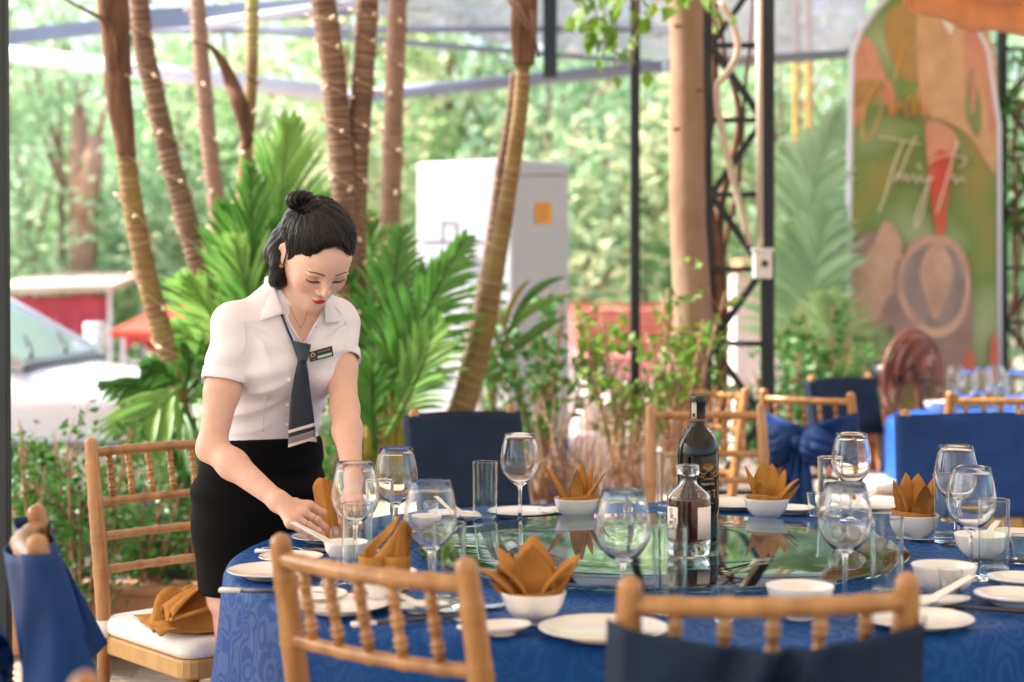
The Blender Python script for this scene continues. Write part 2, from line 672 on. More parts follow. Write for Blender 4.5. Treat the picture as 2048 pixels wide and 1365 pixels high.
# ---- planter walls with soil
def planter(name, pts, h, th, label):
    t = thing(name, label, 'planter wall', pts[0])
    o = Vector(pts[0])
    for a, b in zip(pts[:-1], pts[1:]):
        m = MB()
        m.bar(Vector(a) - o + Vector((0, 0, h / 2)), Vector(b) - o + Vector((0, 0, h / 2)), th, h)
        m.build('wall', 'terracotta', t, smooth=False, bevel=0.012)
        m = MB()
        m.bar(Vector(a) - o + Vector((0, 0, h + 0.012)), Vector(b) - o + Vector((0, 0, h + 0.012)), th + 0.03, 0.03)
        m.build('coping', 'terracotta', t, smooth=False, bevel=0.008)
    return t


planter('planter_wall', [(-3.2, 5.9, 0.0), (-0.9, 5.9, 0.0)], 0.22, 0.14, 'low terracotta planter wall behind the chair holding the napkin pile')
planter('planter_wall', [(-0.74, 6.55, 0.0), (1.9, 6.8, 0.0)], 0.36, 0.16, 'tan planter wall behind the two chairs across the round table')
sb = MB()


def soilf(u, v):
    x, y = -3.2 + u * 5.2, 5.98 + v * 1.1
    return (x, y, 0.16 + 0.05 * mnoise.noise(Vector((x * 2, y * 2, 0))))


sb.grid(soilf, 40, 18)
tag(sb.build('soil_bed', 'soil'), kind='structure')

# ---- canvas canopy over the dining terrace (unseen, sized and thinned to shade the tables softly)
cn = thing('unseen_canopy', 'unseen pale canvas canopy over the dining terrace, shaped to shade it', 'canopy', (1.6, 1.2, 3.25))
m = MB()
m.grid(lambda u, v: (-5.9 + u * 11.1, -6.2 + v * 11.1, -0.12 * math.sin(PI * u * 3) ** 2 * math.sin(PI * v)), 31, 21)
m.build('canvas', 'canvas', cn)
for k in range(4):
    m = MB()
    m.bar((-5.9 + k * 3.7, -6.2, 0.06), (-5.9 + k * 3.7, 4.9, 0.06), 0.06, 0.08)
    m.build('beam', 'dark_steel', cn, smooth=False)

cn2 = thing('unseen_canopy', 'second unseen canopy, added to shade the banner and the farther table', 'canopy', (0, 0, 3.32))  # added out of view to keep sun off banner, fan and table
m = MB()
m.grid(lambda u, v: (.3 + u * 6.6, 6.15 + v * 3.2, -0.10 * math.sin(PI * u * 2) ** 2 * math.sin(PI * v)), 21, 11)
m.build('canvas', 'canvas', cn2)
for k in range(3):
    m = MB()
    m.bar((.3 + k * 3.3, 6.15, 0.06), (.3 + k * 3.3, 9.35, 0.06), 0.06, 0.08)
    m.build('beam', 'dark_steel', cn2, smooth=False)

# ---- steel posts
def post(name, a, b, w, m_, label, feet=True):
    t = thing(name, label, 'post', (b.x, b.y, 0))
    o = Vector((b.x, b.y, 0))
    q = MB()
    q.bar(a - o, b - o, w, w, up=(0, 1, 0))
    q.build('shaft', m_, t, smooth=False, bevel=w * 0.08)
    q = MB()
    q.box((0, 0, b.z + 0.006), (w * 2.2, w * 2.2, 0.012))
    q.build('base_plate', m_, t, smooth=False)
    return t


dl = 4.05
pl = P(-2, 100, dl)
pl2 = P(6, 1180, dl)
post('steel_post', Vector((pl.x - 0.008, dl, 3.2)), Vector((pl2.x, dl, 0.0)), 0.04, 'dark_steel', 'dark steel post at the left edge of the photo')
d2 = 7.4
p1 = P(1270, 0, d2)
post('steel_post', Vector((p1.x, d2, 3.25)), Vector((p1.x, d2, 0.0)), 0.042, 'dark_steel', 'thin black steel post just left of the pale tree trunk')

# ---- lattice columns
def lattice(name, xl, xr, d, ztop, z0, label, w=0.05, pitch=0.46, phase=0.0, wl=None):
    a, b = P(xl, HZ, d).x, P(xr, HZ, d).x
    t = thing(name, label, 'lattice column', ((a + b) / 2, d, z0))
    h = (b - a) / 2
    for s, ww in ((-1, wl or w), (1, w)):
        q = MB()
        q.bar((s * h, 0, 0), (s * h, 0, ztop - z0), ww, w, up=(0, 1, 0))
        q.build('chord', 'dark_steel', t, smooth=False, bevel=0.003)
    k = 0
    z = phase
    while z < ztop - z0 - 0.1:
        q = MB()
        q.bar((-h + w / 2, 0, z), (h - w / 2, 0, z), w * 0.42, w * 0.42)
        q.build('rung', 'dark_steel', t, smooth=False)
        q = MB()
        s = 1 if k % 2 == 0 else -1
        q.bar((s * (h - w / 2), 0.004, z + 0.012), (-s * (h - w / 2), 0.004, z + pitch - 0.012), w * 0.6, w * 0.5)
        q.build('brace', 'dark_steel', t, smooth=False)
        z += pitch
        k += 1
    return t


lattice('lattice_column', 1414, 1535, 6.9, 3.3, 0.04, 'dark green lattice column wound with a dry vine, carrying a socket box', 0.052, 0.31, 0.1, wl=0.04)
lattice('lattice_column', 2004, 2100, 9.1, 3.5, 0.0, 'dark lattice column at the right edge, beside the arched banner', 0.05, 0.3, 0.22)
dC = 6.85
q = MB()
q.tube([P(1518, 0, dC - 0.02), P(1520, 490, dC - 0.02)], 0.014, 8)
tag(q.build('conduit_pipe', 'conduit'), 'straight beige conduit pipe running up the vine-wound lattice column', 'pipe')
q = MB()
q.tube(spline([P(1440, 0, dC - .05), P(1470, 60, dC - .06), P(1474, 110, dC - .06), P(1452, 150, dC - .06), P(1434, 175, dC - .06), P(1440, 240, dC - .06),
               P(1462, 340, dC - .06), P(1500, 490, dC - .05)], 30), 0.0135, 8)
tag(q.build('loose_conduit', 'conduit'), 'loose beige conduit hanging in a bend across the lattice column', 'pipe')
sbx = thing('socket_box', 'white weatherproof socket box fixed low on the lattice column', 'socket box', P(1525, 530, dC - 0.05))
q = MB(); q.box((0, 0, 0), (0.075, 0.05, 0.115)); q.build('housing', 'box_white', sbx, smooth=False, bevel=0.006)
q = MB(); q.tube([(0.004, -0.024, 0.005), (0.004, -0.034, 0.005)], 0.014, 12); q.build('socket', 'ink', sbx)
q = MB(); q.box((0, -0.002, 0.062), (0.09, 0.062, 0.012)); q.build('hood', 'box_white', sbx, smooth=False, bevel=0.003)

# ---- roof frame far behind (white and grey pipes) and the shade net
def pipe(a, b, r, m_, name, label, square=True):
    q = MB()
    if square:
        q.bar(a, b, r * 2, r * 2)
    else:
        q.tube([a, b], r, 10)
    tag(q.build(name, m_, smooth=not square), label, 'roof beam')


DB = 9.6
pipe(P(-60, 100, DB), P(700, 192, DB), 0.05, 'white_steel', 'roof_beam', 'long white roof beam crossing behind the slanting palm trunks', False)
pipe(P(690, 196, DB - .2), P(1360, 130, DB + .6), 0.04, 'grey_steel', 'roof_beam', 'grey roof beam rising to the right behind the leaning green palm', False)
pipe(P(-60, 84, DB), P(420, 30, DB + .4), 0.04, 'grey_steel', 'roof_beam', 'grey roof beam rising rightwards through the top left corner', True)
pipe(P(400, 52, DB), P(830, -12, DB + .5), 0.03, 'white_steel', 'roof_beam', 'white roof rafter rising from the fork above the dead frond', False)
pipe(P(290, 40, DB), P(700, 12, DB + .5), 0.055, 'grey_steel', 'roof_beam', 'thick blue grey roof rafter along the top edge', True)
pipe(P(270, 62, DB + .2), P(1350, 58, DB + .5), 0.022, 'grey_steel', 'roof_beam', 'thin level grey purlin behind the palm trunks', False)
pipe(P(400, 52, DB + .1), P(1350, 130, DB + .9), 0.02, 'grey_steel', 'roof_beam', 'thin grey purlin sloping down to the hanging stub post', False)
q = MB(); a = P(1100, 0, 9.0); q.bar(Vector((a.x, 9.0, 3.3)), P(1100, 156, 9.0), 0.075, 0.075, up=(0, 1, 0))
tag(q.build('hanging_post', 'dark_steel', smooth=False), 'short dark stub post hanging down beside the palm with the brown husk', 'post')
pipe(P(1330, 132, 8.8), P(1700, 108, 9.4), 0.025, 'grey_steel', 'roof_beam', 'grey roof beam behind the lattice column, left of the banner', True)
q = MB()
A, B_, C_, D_ = P(720, 30, 10.5), P(1720, 110, 10.5), P(1760, -160, 8.5), P(600, -160, 8.5)
q.grid(lambda u, v: (A * (1 - u) + B_ * u) * (1 - v) + (D_ * (1 - u) + C_ * u) * v + Vector((0, 0, -0.12 * math.sin(PI * u) * (1 - v) + 0.02 * math.sin(u * 40))), 60, 10)
tag(q.build('shade_net', 'shade_net'), 'grey shade netting stretched under the roof frame at the top', 'shade net')

# ---- white cabinet with two faces
DCB = 8.2
pa, pb_, pc = P(832, 328, DCB + .15), P(1026, 316, DCB - .12), P(1140, 330, DCB + .25)
cab = thing('utility_cabinet', 'tall white metal cabinet with an orange notice behind the palms', 'cabinet', (pb_.x, pb_.y, 0.0))
o = Vector((pb_.x, pb_.y, 0))
top = pb_.z
bk = Vector((pa.x + (pc.x - pb_.x), pa.y + (pc.y - pb_.y), 0))
base = [Vector((pa.x, pa.y, 0)) - o, Vector((0, 0, 0)), Vector((pc.x, pc.y, 0)) - o, bk - o]
z0 = 0.55
q = MB()
q.add([b + Vector((0, 0, z0)) for b in base] + [b + Vector((0, 0, top)) for b in base], [(0, 1, 2, 3), (7, 6, 5, 4), (0, 4, 5, 1), (1, 5, 6, 2), (2, 6, 7, 3), (3, 7, 4, 0)])
q.build('housing', 'cabinet', cab, smooth=False, bevel=0.015)
q = MB()
q.add([b * 1.01 + Vector((0, 0, 0.02)) for b in base] + [b * 1.01 + Vector((0, 0, z0 - 0.004)) for b in base], [(0, 1, 2, 3), (7, 6, 5, 4), (0, 4, 5, 1), (1, 5, 6, 2), (2, 6, 7, 3), (3, 7, 4, 0)])
q.build('plinth', 'cabinet_blue', cab, smooth=False, bevel=0.01)


def on_face(f, px, py, off=0.006):
    """point on a cabinet face under a pixel"""
    a, b = (pa, pb_) if f == 0 else (pb_, pc)
    a2, b2 = Vector((a.x, a.y)), Vector((b.x, b.y))
    k = (px - CX) / FPX
    e = b2 - a2
    t = (k * a2.y - a2.x) / (e.x - k * e.y)
    w = a2 + e * t
    n = Vector((e.y, -e.x)).normalized()
    if n.y > 0:
        n = -n
    return Vector((w.x, w.y, EYE - (py - HZ) / FPX * w.y)) + Vector((n.x, n.y, 0)) * off


def face_rect(f, x0, y0, x1, y1, m_, name, off=0.005, th=0.006):
    q = MB()
    v = [on_face(f, x, y, off) - o for x, y in ((x0, y0), (x1, y0), (x1, y1), (x0, y1))]
    v2 = [on_face(f, x, y, off + th) - o for x, y in ((x0, y0), (x1, y0), (x1, y1), (x0, y1))]
    q.add(v + v2, [(0, 1, 2, 3), (7, 6, 5, 4), (0, 4, 5, 1), (1, 5, 6, 2), (2, 6, 7, 3), (3, 7, 4, 0)])
    return q.build(name, m_, cab, smooth=False)


face_rect(1, 1069, 405, 1101, 447, 'sticker', 'notice', 0.004, 0.003)
for k, (x0, x1) in enumerate(((1073, 1097), (1073, 1092), (1073, 1096), (1073, 1089))):
    face_rect(1, x0, 411 + k * 9, x1, 414 + k * 9, 'terracotta', 'notice_line', 0.0075, 0.001)
face_rect(1, 1086, 762, 1106, 790, 'outlet', 'outlet', 0.004, 0.02)
face_rect(0, 884, 444, 913, 446, 'car_trim', 'panel_seam', 0.002, 0.002)
face_rect(0, 884, 444, 886, 486, 'car_trim', 'panel_seam', 0.002, 0.002)
face_rect(0, 911, 447, 913, 486, 'car_trim', 'panel_seam', 0.002, 0.002)
face_rect(0, 845, 482, 1018, 485, 'car_trim', 'panel_seam', 0.002, 0.002)
face_rect(0, 900, 500, 944, 514, 'paint_white', 'handle', 0.002, 0.03)
face_rect(1, 1028, 350, 1138, 352, 'car_trim', 'panel_seam', 0.002, 0.002)

# ---- white car on the left
def build_car():
    nose, yc = P(322, 800, 7.5).x, 8.25
    t = thing('parked_car', 'white parked car behind the shrubs at the left', 'car', (nose, yc, 0))
    # stations: x from nose backwards, (z_low, z_belt, halfwidth, z_top, half width at top)
    st = [(0.0, .34, .62, .56, .70, .50), (-.06, .26, .72, .74, .82, .66), (-.18, .22, .78, .82, .88, .72), (-.42, .22, .82, .85, .90, .75),
          (-.58, .22, .83, .86, .92, .75), (-.63, .22, .84, .86, .94, .74), (-1.55, .22, .86, .87, 1.44, .60), (-2.9, .22, .90, .86, 1.49, .58),
          (-3.5, .22, .90, .85, 1.42, .55), (-4.0, .24, .90, .82, 1.05, .68), (-4.3, .34, .84, .74, .95, .62)]
    q = MB()
    rings = []
    for x, zl, zb, hw, zt, ht in st:
        prof = [(-hw * .92, zl), (-hw, zl + .12), (-hw, (zl + zb) / 2 + .04), (-hw * .985, zb), (-ht, zt - .03), (-ht * .8, zt), (0, zt + .015)]
        rings.append([(x, y, z) for y, z in prof] + [(x, -y, z) for y, z in reversed(prof[:-1])])
    nn = len(rings[0])
    vs = [v for r in rings for v in r]
    fs = []
    for i in range(len(rings) - 1):
        for k in range(nn - 1):
            fs.append((i * nn + k, i * nn + k + 1, (i + 1) * nn + k + 1, (i + 1) * nn + k))
    fs.append(tuple(range(nn)))
    fs.append(tuple((len(rings) - 1) * nn + k for k in range(nn)))
    q.add(vs, fs)
    q.build('body', 'paint_white', t, sub=2)
    # windscreen and side windows, slightly proud
    q = MB()
    q.add([(-.66, -.72, .965), (-.66, .72, .965), (-1.47, .58, 1.43), (-1.47, -.58, 1.43)], [(0, 1, 2, 3)])
    q.build('windscreen', 'car_glass', t, smooth=False, solid=0.02)
    for s in (-1, 1):
        q = MB(); q.tube([(-.63, s * .745, .945), (-1.07, s * .68, 1.20), (-1.5, s * .60, 1.45)], .03, 8); q.build('pillar', 'paint_white', t)
        q = MB(); q.tube([(-.70, s * .872, .96), (-.68, s * .89, .7), (-.78, s * .88, .45)], .006, 5); q.build('door_seam', 'car_trim', t)
        q = MB(); q.box((-1.0, s * .895, .80), (.16, .03, .025)); q.build('door_handle', 'car_trim', t, bevel=.008)
        q = MB(); q.tube([(-.04, s * .60, .735), (-.2, s * .72, .87), (-.55, s * .76, .925)], .006, 5); q.build('bonnet_seam', 'car_trim', t)
    q = MB(); q.tube([(-.63, -.7, .945), (-.60, 0, .955), (-.63, .7, .945)], .02, 6); q.build('cowl', 'car_trim', t)
    for y0 in (-.5, .1):
        q = MB(); q.tube([(-.66, y0, .985), (-.82, y0 + .45, 1.075)], .007, 5); q.build('wiper', 'black_plastic', t)
    for s in (-1, 1):
        q = MB()
        q.add([(-.95, s * .85, .95), (-1.62, s * .67, 1.38), (-2.3, s * .655, 1.44), (-2.3, s * .865, .97)], [(0, 1, 2, 3)])
        q.build('side_window', 'car_glass', t, smooth=False, solid=0.012)
        q = MB()
        q.add([(-2.4, s * .865, .97), (-2.4, s * .655, 1.44), (-3.4, s * .64, 1.38), (-3.75, s * .83, .98)], [(0, 1, 2, 3)])
        q.build('side_window', 'car_glass', t, smooth=False, solid=0.012)
        q = MB()
        q.tube([(-0.01, s * .62, .50), (-0.07, s * .76, .56), (-0.2, s * .845, .60), (-0.5, s * .88, .61), (-2.5, s * .89, .61), (-4.0, s * .85, .60)], 0.028, 8)
        q.build('side_moulding', 'car_trim', t)
        q = MB()
        q.grid(lambda u, v: Vector((-0.02 - .16 * u, s * (.42 + .2 * u), .56 + .09 * v)), 4, 3)
        q.build('headlight', 'lamp_glass', t, solid=0.04)
        q = MB()
        q.tube([(-.72, s * .86, .98), (-.72, s * 1.0, 1.02)], 0.03, 8)
        q.box((-.74, s * 1.02, 1.05), (.09, .2, .14))
        q.build('mirror', 'paint_white', t, bevel=0.02)
    for x in (-.62, -3.4):
        for s in (-1, 1):
            w = MB()
            w.tube([(x, s * .74, .31), (x, s * .86, .31)], .31, 24)
            wo = w.build('wheel', 'tyre', t, bevel=0.03)
            w = MB()
            w.tube([(x, s * .855, .31), (x, s * .872, .31)], .2, 20)
            w.build('rim', 'silver', wo)
    q = MB()
    q.tube([(-.02, -.5, .42), (.03, 0, .42), (-.02, .5, .42)], .06, 8)
    q.build('bumper', 'car_trim', t)


build_car()

# ---- market stalls far behind
def stall(name, x0, x1, ytop, ycurt, yb, d, label, cloth, roof='stall_roof', slope=-6):
    a, b = P(x0, ytop, d), P(x1, ytop + slope, d)
    t = thing(name, label, 'stall', ((a.x + b.x) / 2, d, 0))
    o = Vector(((a.x + b.x) / 2, d, 0))
    zt = P(0, ytop, d).z
    q = MB()
    q.add([a - o + Vector((0, -.35, -.04)), b - o + Vector((.1, -.35, -.04)), b - o + Vector((.1, 1.4, .12)), a - o + Vector((0, 1.4, .12))], [(0, 1, 2, 3)])
    q.build('roof_sheet', roof, t, smooth=False, solid=0.05)
    for x in (a.x, b.x):
        for y in (0, 1.2):
            q = MB()
            q.bar(Vector((x * .98 - o.x * .98, y, 0)), Vector((x * .98 - o.x * .98, y, zt - .03)), .03)
            q.build('leg', 'white_steel', t, smooth=False)
    zb = P(0, ycurt, d).z
    w = (b.x - a.x)
    q = MB()
    q.grid(lambda u, v: Vector((-w * .48 + w * .96 * u, .02 + .05 * math.sin(u * 34) * v, zt - .08 - (zt - .08 - zb) * v + .05 * math.sin(u * 9) * v)), 50, 8)
    q.build('curtain', cloth, t, solid=0.004)
    q = MB()
    zc = P(0, yb, d).z
    q.box((0, .5, max(.1, zc) / 2), (w * .9, .9, max(.2, zc)))
    q.build('counter', 'stall_wall', t, smooth=False, bevel=0.02)
    return t


stall('market_stall', 0, 222, 572, 672, 740, 13.0, 'stall with a pale sheet roof and red curtain beyond the white car', 'red_cloth')
stall('market_stall', 245, 395, 655, 700, 745, 12.0, 'small red-fronted stall seen past the slanting palm trunk', 'red_cloth', 'plastic_red', slope=8)

# tiled kiosk on the right
kd = 12.0
ka, kb = P(1138, 622, kd), P(1345, 622, kd)
kio = thing('tiled_kiosk', 'small kiosk with a salmon tiled roof behind the sparse shrub', 'kiosk', ((ka.x + kb.x) / 2, kd, 0))
kw = kb.x - ka.x
zr, ze = P(0, 622, kd).z, P(0, 705, kd).z
rows, cols = 6, 14
tme = None
for i in range(rows):
    for j in range(cols):
        if tme is None:
            q = MB()
            q.grid(lambda u, v: (-.033 + .066 * u, -.09 * v, .014 * math.sin(PI * u) - .0 * v), 5, 2)
            to = q.build('roof_tile', 'roof_tile', kio, solid=0.008)
            tme = to.data
        else:
            to = to.copy(); COL.objects.link(to); to.parent = kio
        f = i / rows
        to.location = (-kw / 2 + (j + .5) * kw / cols, .3 - .62 * f, zr - (zr - ze) * f + 0.02)
        to.rotation_euler = (R(-14), 0, RNG.normal(0, .03))
q = MB()
q.add([(-kw / 2, .32, zr), (kw / 2, .32, zr), (kw / 2, -.36, ze - .03), (-kw / 2, -.36, ze - .03)], [(0, 1, 2, 3)])
q.build('roof_deck', 'pink_wall', kio, smooth=False, solid=0.03)
for x in (-kw * .47, -kw * .1, kw * .28, kw * .47):
    q = MB(); q.bar((x, -.25, 0), (x, -.25, ze - .02), .07); q.build('pillar', 'stall_wall', kio, smooth=False)
q = MB(); q.box((0, .4, .55), (kw * .96, .06, 1.06)); q.build('back_wall', 'tarp_grey', kio, smooth=False)
q = MB(); q.box((kw * .2, -.32, ze - .1), (kw * .5, .03, .16)); q.build('valance', 'pink_wall', kio, smooth=False)
q = MB()
q.grid(lambda u, v: Vector((-kw * .5 + kw * u, -.5 + .06 * math.sin(u * 30 + v * 3), .62 - .6 * v + .05 * math.sin(u * 17))), 40, 8)
q.build('cloth_front', 'stall_wall', kio, solid=0.006)
# white house wall beyond, between lattice column and banner
wd = 11.0
wa, wb = P(1545, 540, wd), P(1700, 540, wd)
hs = thing('white_house', 'white house wall glimpsed between the lattice column and the banner', 'house', ((wa.x + wb.x) / 2, wd, 0))
ww = wb.x - wa.x + .5
q = MB(); q.box((0, .15, .7), (ww, .3, 1.4)); q.build('wall', 'stall_wall', hs, smooth=False, bevel=0.01)
for k in range(7):
    q = MB(); q.box((-ww / 2 + (k + .5) * ww / 7, -.02, 1.46), (ww / 7 - .01, .5, .09)); q.build('roof_tile', 'roof_tile', hs, smooth=False, bevel=.01)
q = MB(); q.box((.05, -.012, .75), (.3, .03, .5)); q.build('window', 'car_glass', hs, smooth=False)
for i_, (x, z, sx, sz) in enumerate(((.05, 1.02, .36, .05), (.05, .48, .36, .05), (-.12, .75, .05, .5), (.22, .75, .05, .5))):
    q = MB(); q.box((x, -.02, z), (sx, .05, sz)); q.build('window_frame', 'paint_white', hs, smooth=False)

# ---- background trees
def crown_pts(n, rad, rng, clump=26, spread=0.34, zoff=0.0):
    c = rng.normal(size=(clump, 3))
    c /= np.linalg.norm(c, axis=1, keepdims=True)
    c *= rng.uniform(0.25, 1.0, (clump, 1)) ** 0.5
    k = rng.integers(0, clump, n)
    p = c[k] + rng.normal(0, spread * 0.5, (n, 3))
    return p * np.array(rad) + np.array([0, 0, zoff])


def bg_tree_mesh(seed, m_, n=1900, rad=(1.25, 0.9, 1.9), size=(0.09, 0.22), asp=0.36):
    rng = np.random.default_rng(seed)
    pts = crown_pts(n, rad, rng, 22)
    return leaf_mesh('foliage', pts, 0.5, rng.uniform(*size, n), asp, rng=rng), m_


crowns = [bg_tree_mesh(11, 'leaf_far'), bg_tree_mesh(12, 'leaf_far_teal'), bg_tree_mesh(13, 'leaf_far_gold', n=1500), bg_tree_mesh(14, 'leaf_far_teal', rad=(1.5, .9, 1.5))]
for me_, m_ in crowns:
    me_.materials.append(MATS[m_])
tspots = [(20, 17, 3.0, 0), (130, 14.5, 2.5, 1), (235, 18, 3.2, 3), (330, 15, 2.2, 1), (430, 19, 3.0, 0), (520, 15.5, 2.9, 0), (600, 17, 1.5, 1), (690, 15, 3.1, 2),
          (770, 18, 2.4, 3), (860, 15.5, 2.9, 0), (930, 17, 1.6, 1), (1010, 16, 2.6, 3), (1100, 14.6, 2.4, 1), (1180, 17, 3.1, 0), (1215, 14, 1.5, 2), (1290, 16, 2.2, 1),
          (1370, 18, 3.2, 2), (1450, 15, 2.0, 0), (1540, 16, 3.1, 2), (1600, 14, 2.2, 1), (1660, 17, 2.9, 2), (1750, 15, 2.2, 0), (1900, 16, 2.9, 1), (2020, 15, 2.4, 3),
          (60, 15, 1.4, 3), (270, 16, 1.6, 0), (445, 15, 1.4, 3), (1120, 19, 1.2, 0), (1500, 19, 1.3, 3), (1950, 18, 1.3, 2), (-420, 16, 2.6, 0), (-230, 15, 1.9, 1), (-90, 17, 3.0, 3), (2190, 16, 2.2, 1), (2340, 15, 2.8, 0), (2480, 17, 1.8, 3)]
tone = {0: 'fresh green', 1: 'bluish green', 2: 'golden green', 3: 'broad bluish green'}
rel = ['far left corner', 'behind the forked bare trunk', 'behind the dry-husked palm', 'behind the slanting palm', 'behind the dead hanging frond', 'behind the upright palm frond',
       'above the hair bun', 'behind the pair of palm trunks', 'left of the cabinet', 'behind the cabinet top', 'just over the cabinet', 'behind the leaning palm', 'right of the orange notice',
       'over the tiled kiosk', 'left of the thin black post', 'right of the thin black post', 'behind the pale trunk', 'behind the lattice column', 'right of the lattice column', 'left of the banner pole',
       'above the banner strut', 'behind the banner hand print', 'behind the banner centre', 'at the right edge', 'low over the stall roof', 'over the red-fronted stall', 'low behind the slanting trunks',
       'low behind the cabinet side', 'low behind the column', 'low behind the banner edge', 'outermost, beyond the left side', 'second beyond the left side', 'just beyond the left edge', 'just beyond the right edge', 'second beyond the right side', 'outermost, beyond the right side']
for k, (px, d, zc, ci) in enumerate(tspots):
    x = (px - CX) / FPX * d
    t = thing('background_tree', f'blurred {tone[ci]} tree {rel[k]}', 'tree', (x, d, 0), group='trees behind the restaurant yard')
    q = MB()
    lean = RNG.normal(0, .15)
    q.tube(spline([(0, 0, 0), (lean * .4, 0, zc * .5), (lean, 0, zc), (lean * 1.2, 0.1, zc + 1.2)], 8), [.05, .045, .04, .035, .03, .025, .02, .01], 7)
    for a in range(3):
        an = RNG.uniform(0, 2 * PI)
        q.tube([(lean, 0, zc * .8 + a * .25), (lean + .5 * math.cos(an), .4 * math.sin(an), zc + .3 + a * .3), (lean + .9 * math.cos(an), .6 * math.sin(an), zc + .8 + a * .3)], [.03, .02, .008], 5)
    q.build('trunk', 'trunk_pale', t)
    co = bpy.data.objects.new('crown', crowns[ci][0])
    COL.objects.link(co)
    co.parent = t
    co.location = (0, 0, zc)
    co.rotation_euler = (0, 0, RNG.uniform(0, 6.28))
    s = RNG.uniform(.85, 1.15)
    co.scale = (s, s, s)
# forked bare trunk on the left
ft = thing('forked_tree', 'blurred pinkish forked bare trunk above the stall roof', 'tree', (P(165, 600, 14.2).x, 14.2, 0))
o = Vector((P(165, 600, 14.2).x, 14.2, 0))
q = MB()
q.tube([P(172, 960, 14.2) - o, P(168, 560, 14.2) - o, P(165, 420, 14.2) - o, P(160, 300, 14.2) - o, P(158, 210, 14.2) - o], [.12, .12, .125, .095, .05], 12)
q.tube([P(168, 430, 14.1) - o, P(185, 340, 14.1) - o, P(192, 270, 14.1) - o], [.1, .09, .07], 10)
q.build('trunk', 'bark_pink', ft)
q = MB(); q.tube([P(196, 275, 14.1) - o, P(212, 215, 14.1) - o, P(222, 160, 14.0) - o], [.03, .02, .01], 7); q.build('branch', 'bark_pink', ft)
q = MB(); q.tube([P(158, 212, 14.2) - o, P(150, 160, 14.2) - o], [.03, .01], 7); q.build('branch', 'bark_pink', ft)
# yellow bamboo culms
for k, (px, d, tilt) in enumerate(((10, 14, 4), (1590, 12.8, 3), (1620, 13, -3))):
    q = MB()
    a, b = P(px, 900, d), P(px + tilt, -60, d)
    n = 12
    pts, rr = [], []
    for i in range(n):
        f = i / n
        for e, r_ in ((0.0, .026), (.9, .026), (.95, .031), (.99, .026)):
            pts.append(a.lerp(b, (i + e) / n)); rr.append(r_)
    q.tube(pts, rr, 8)
    wh = ['at the far left edge', 'right of the lattice column', 'second right of the lattice column'][k]
    tag(q.build('bamboo_culm', 'culm'), f'blurred yellow bamboo culm {wh}', 'bamboo', 'bamboo culms')
# far mass of foliage
rng = np.random.default_rng(5)
n = 3600
pts = np.stack([rng.uniform(-11, 11, n), rng.uniform(20, 25, n), np.abs(rng.normal(0, 1.6, n)) * (1 + .5 * np.sin(rng.uniform(0, 6, n)))], 1)
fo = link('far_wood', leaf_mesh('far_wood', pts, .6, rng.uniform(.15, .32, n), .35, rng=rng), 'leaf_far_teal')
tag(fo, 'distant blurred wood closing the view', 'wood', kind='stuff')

# ================================================================== PALMS AND SHRUBS
BULB = []


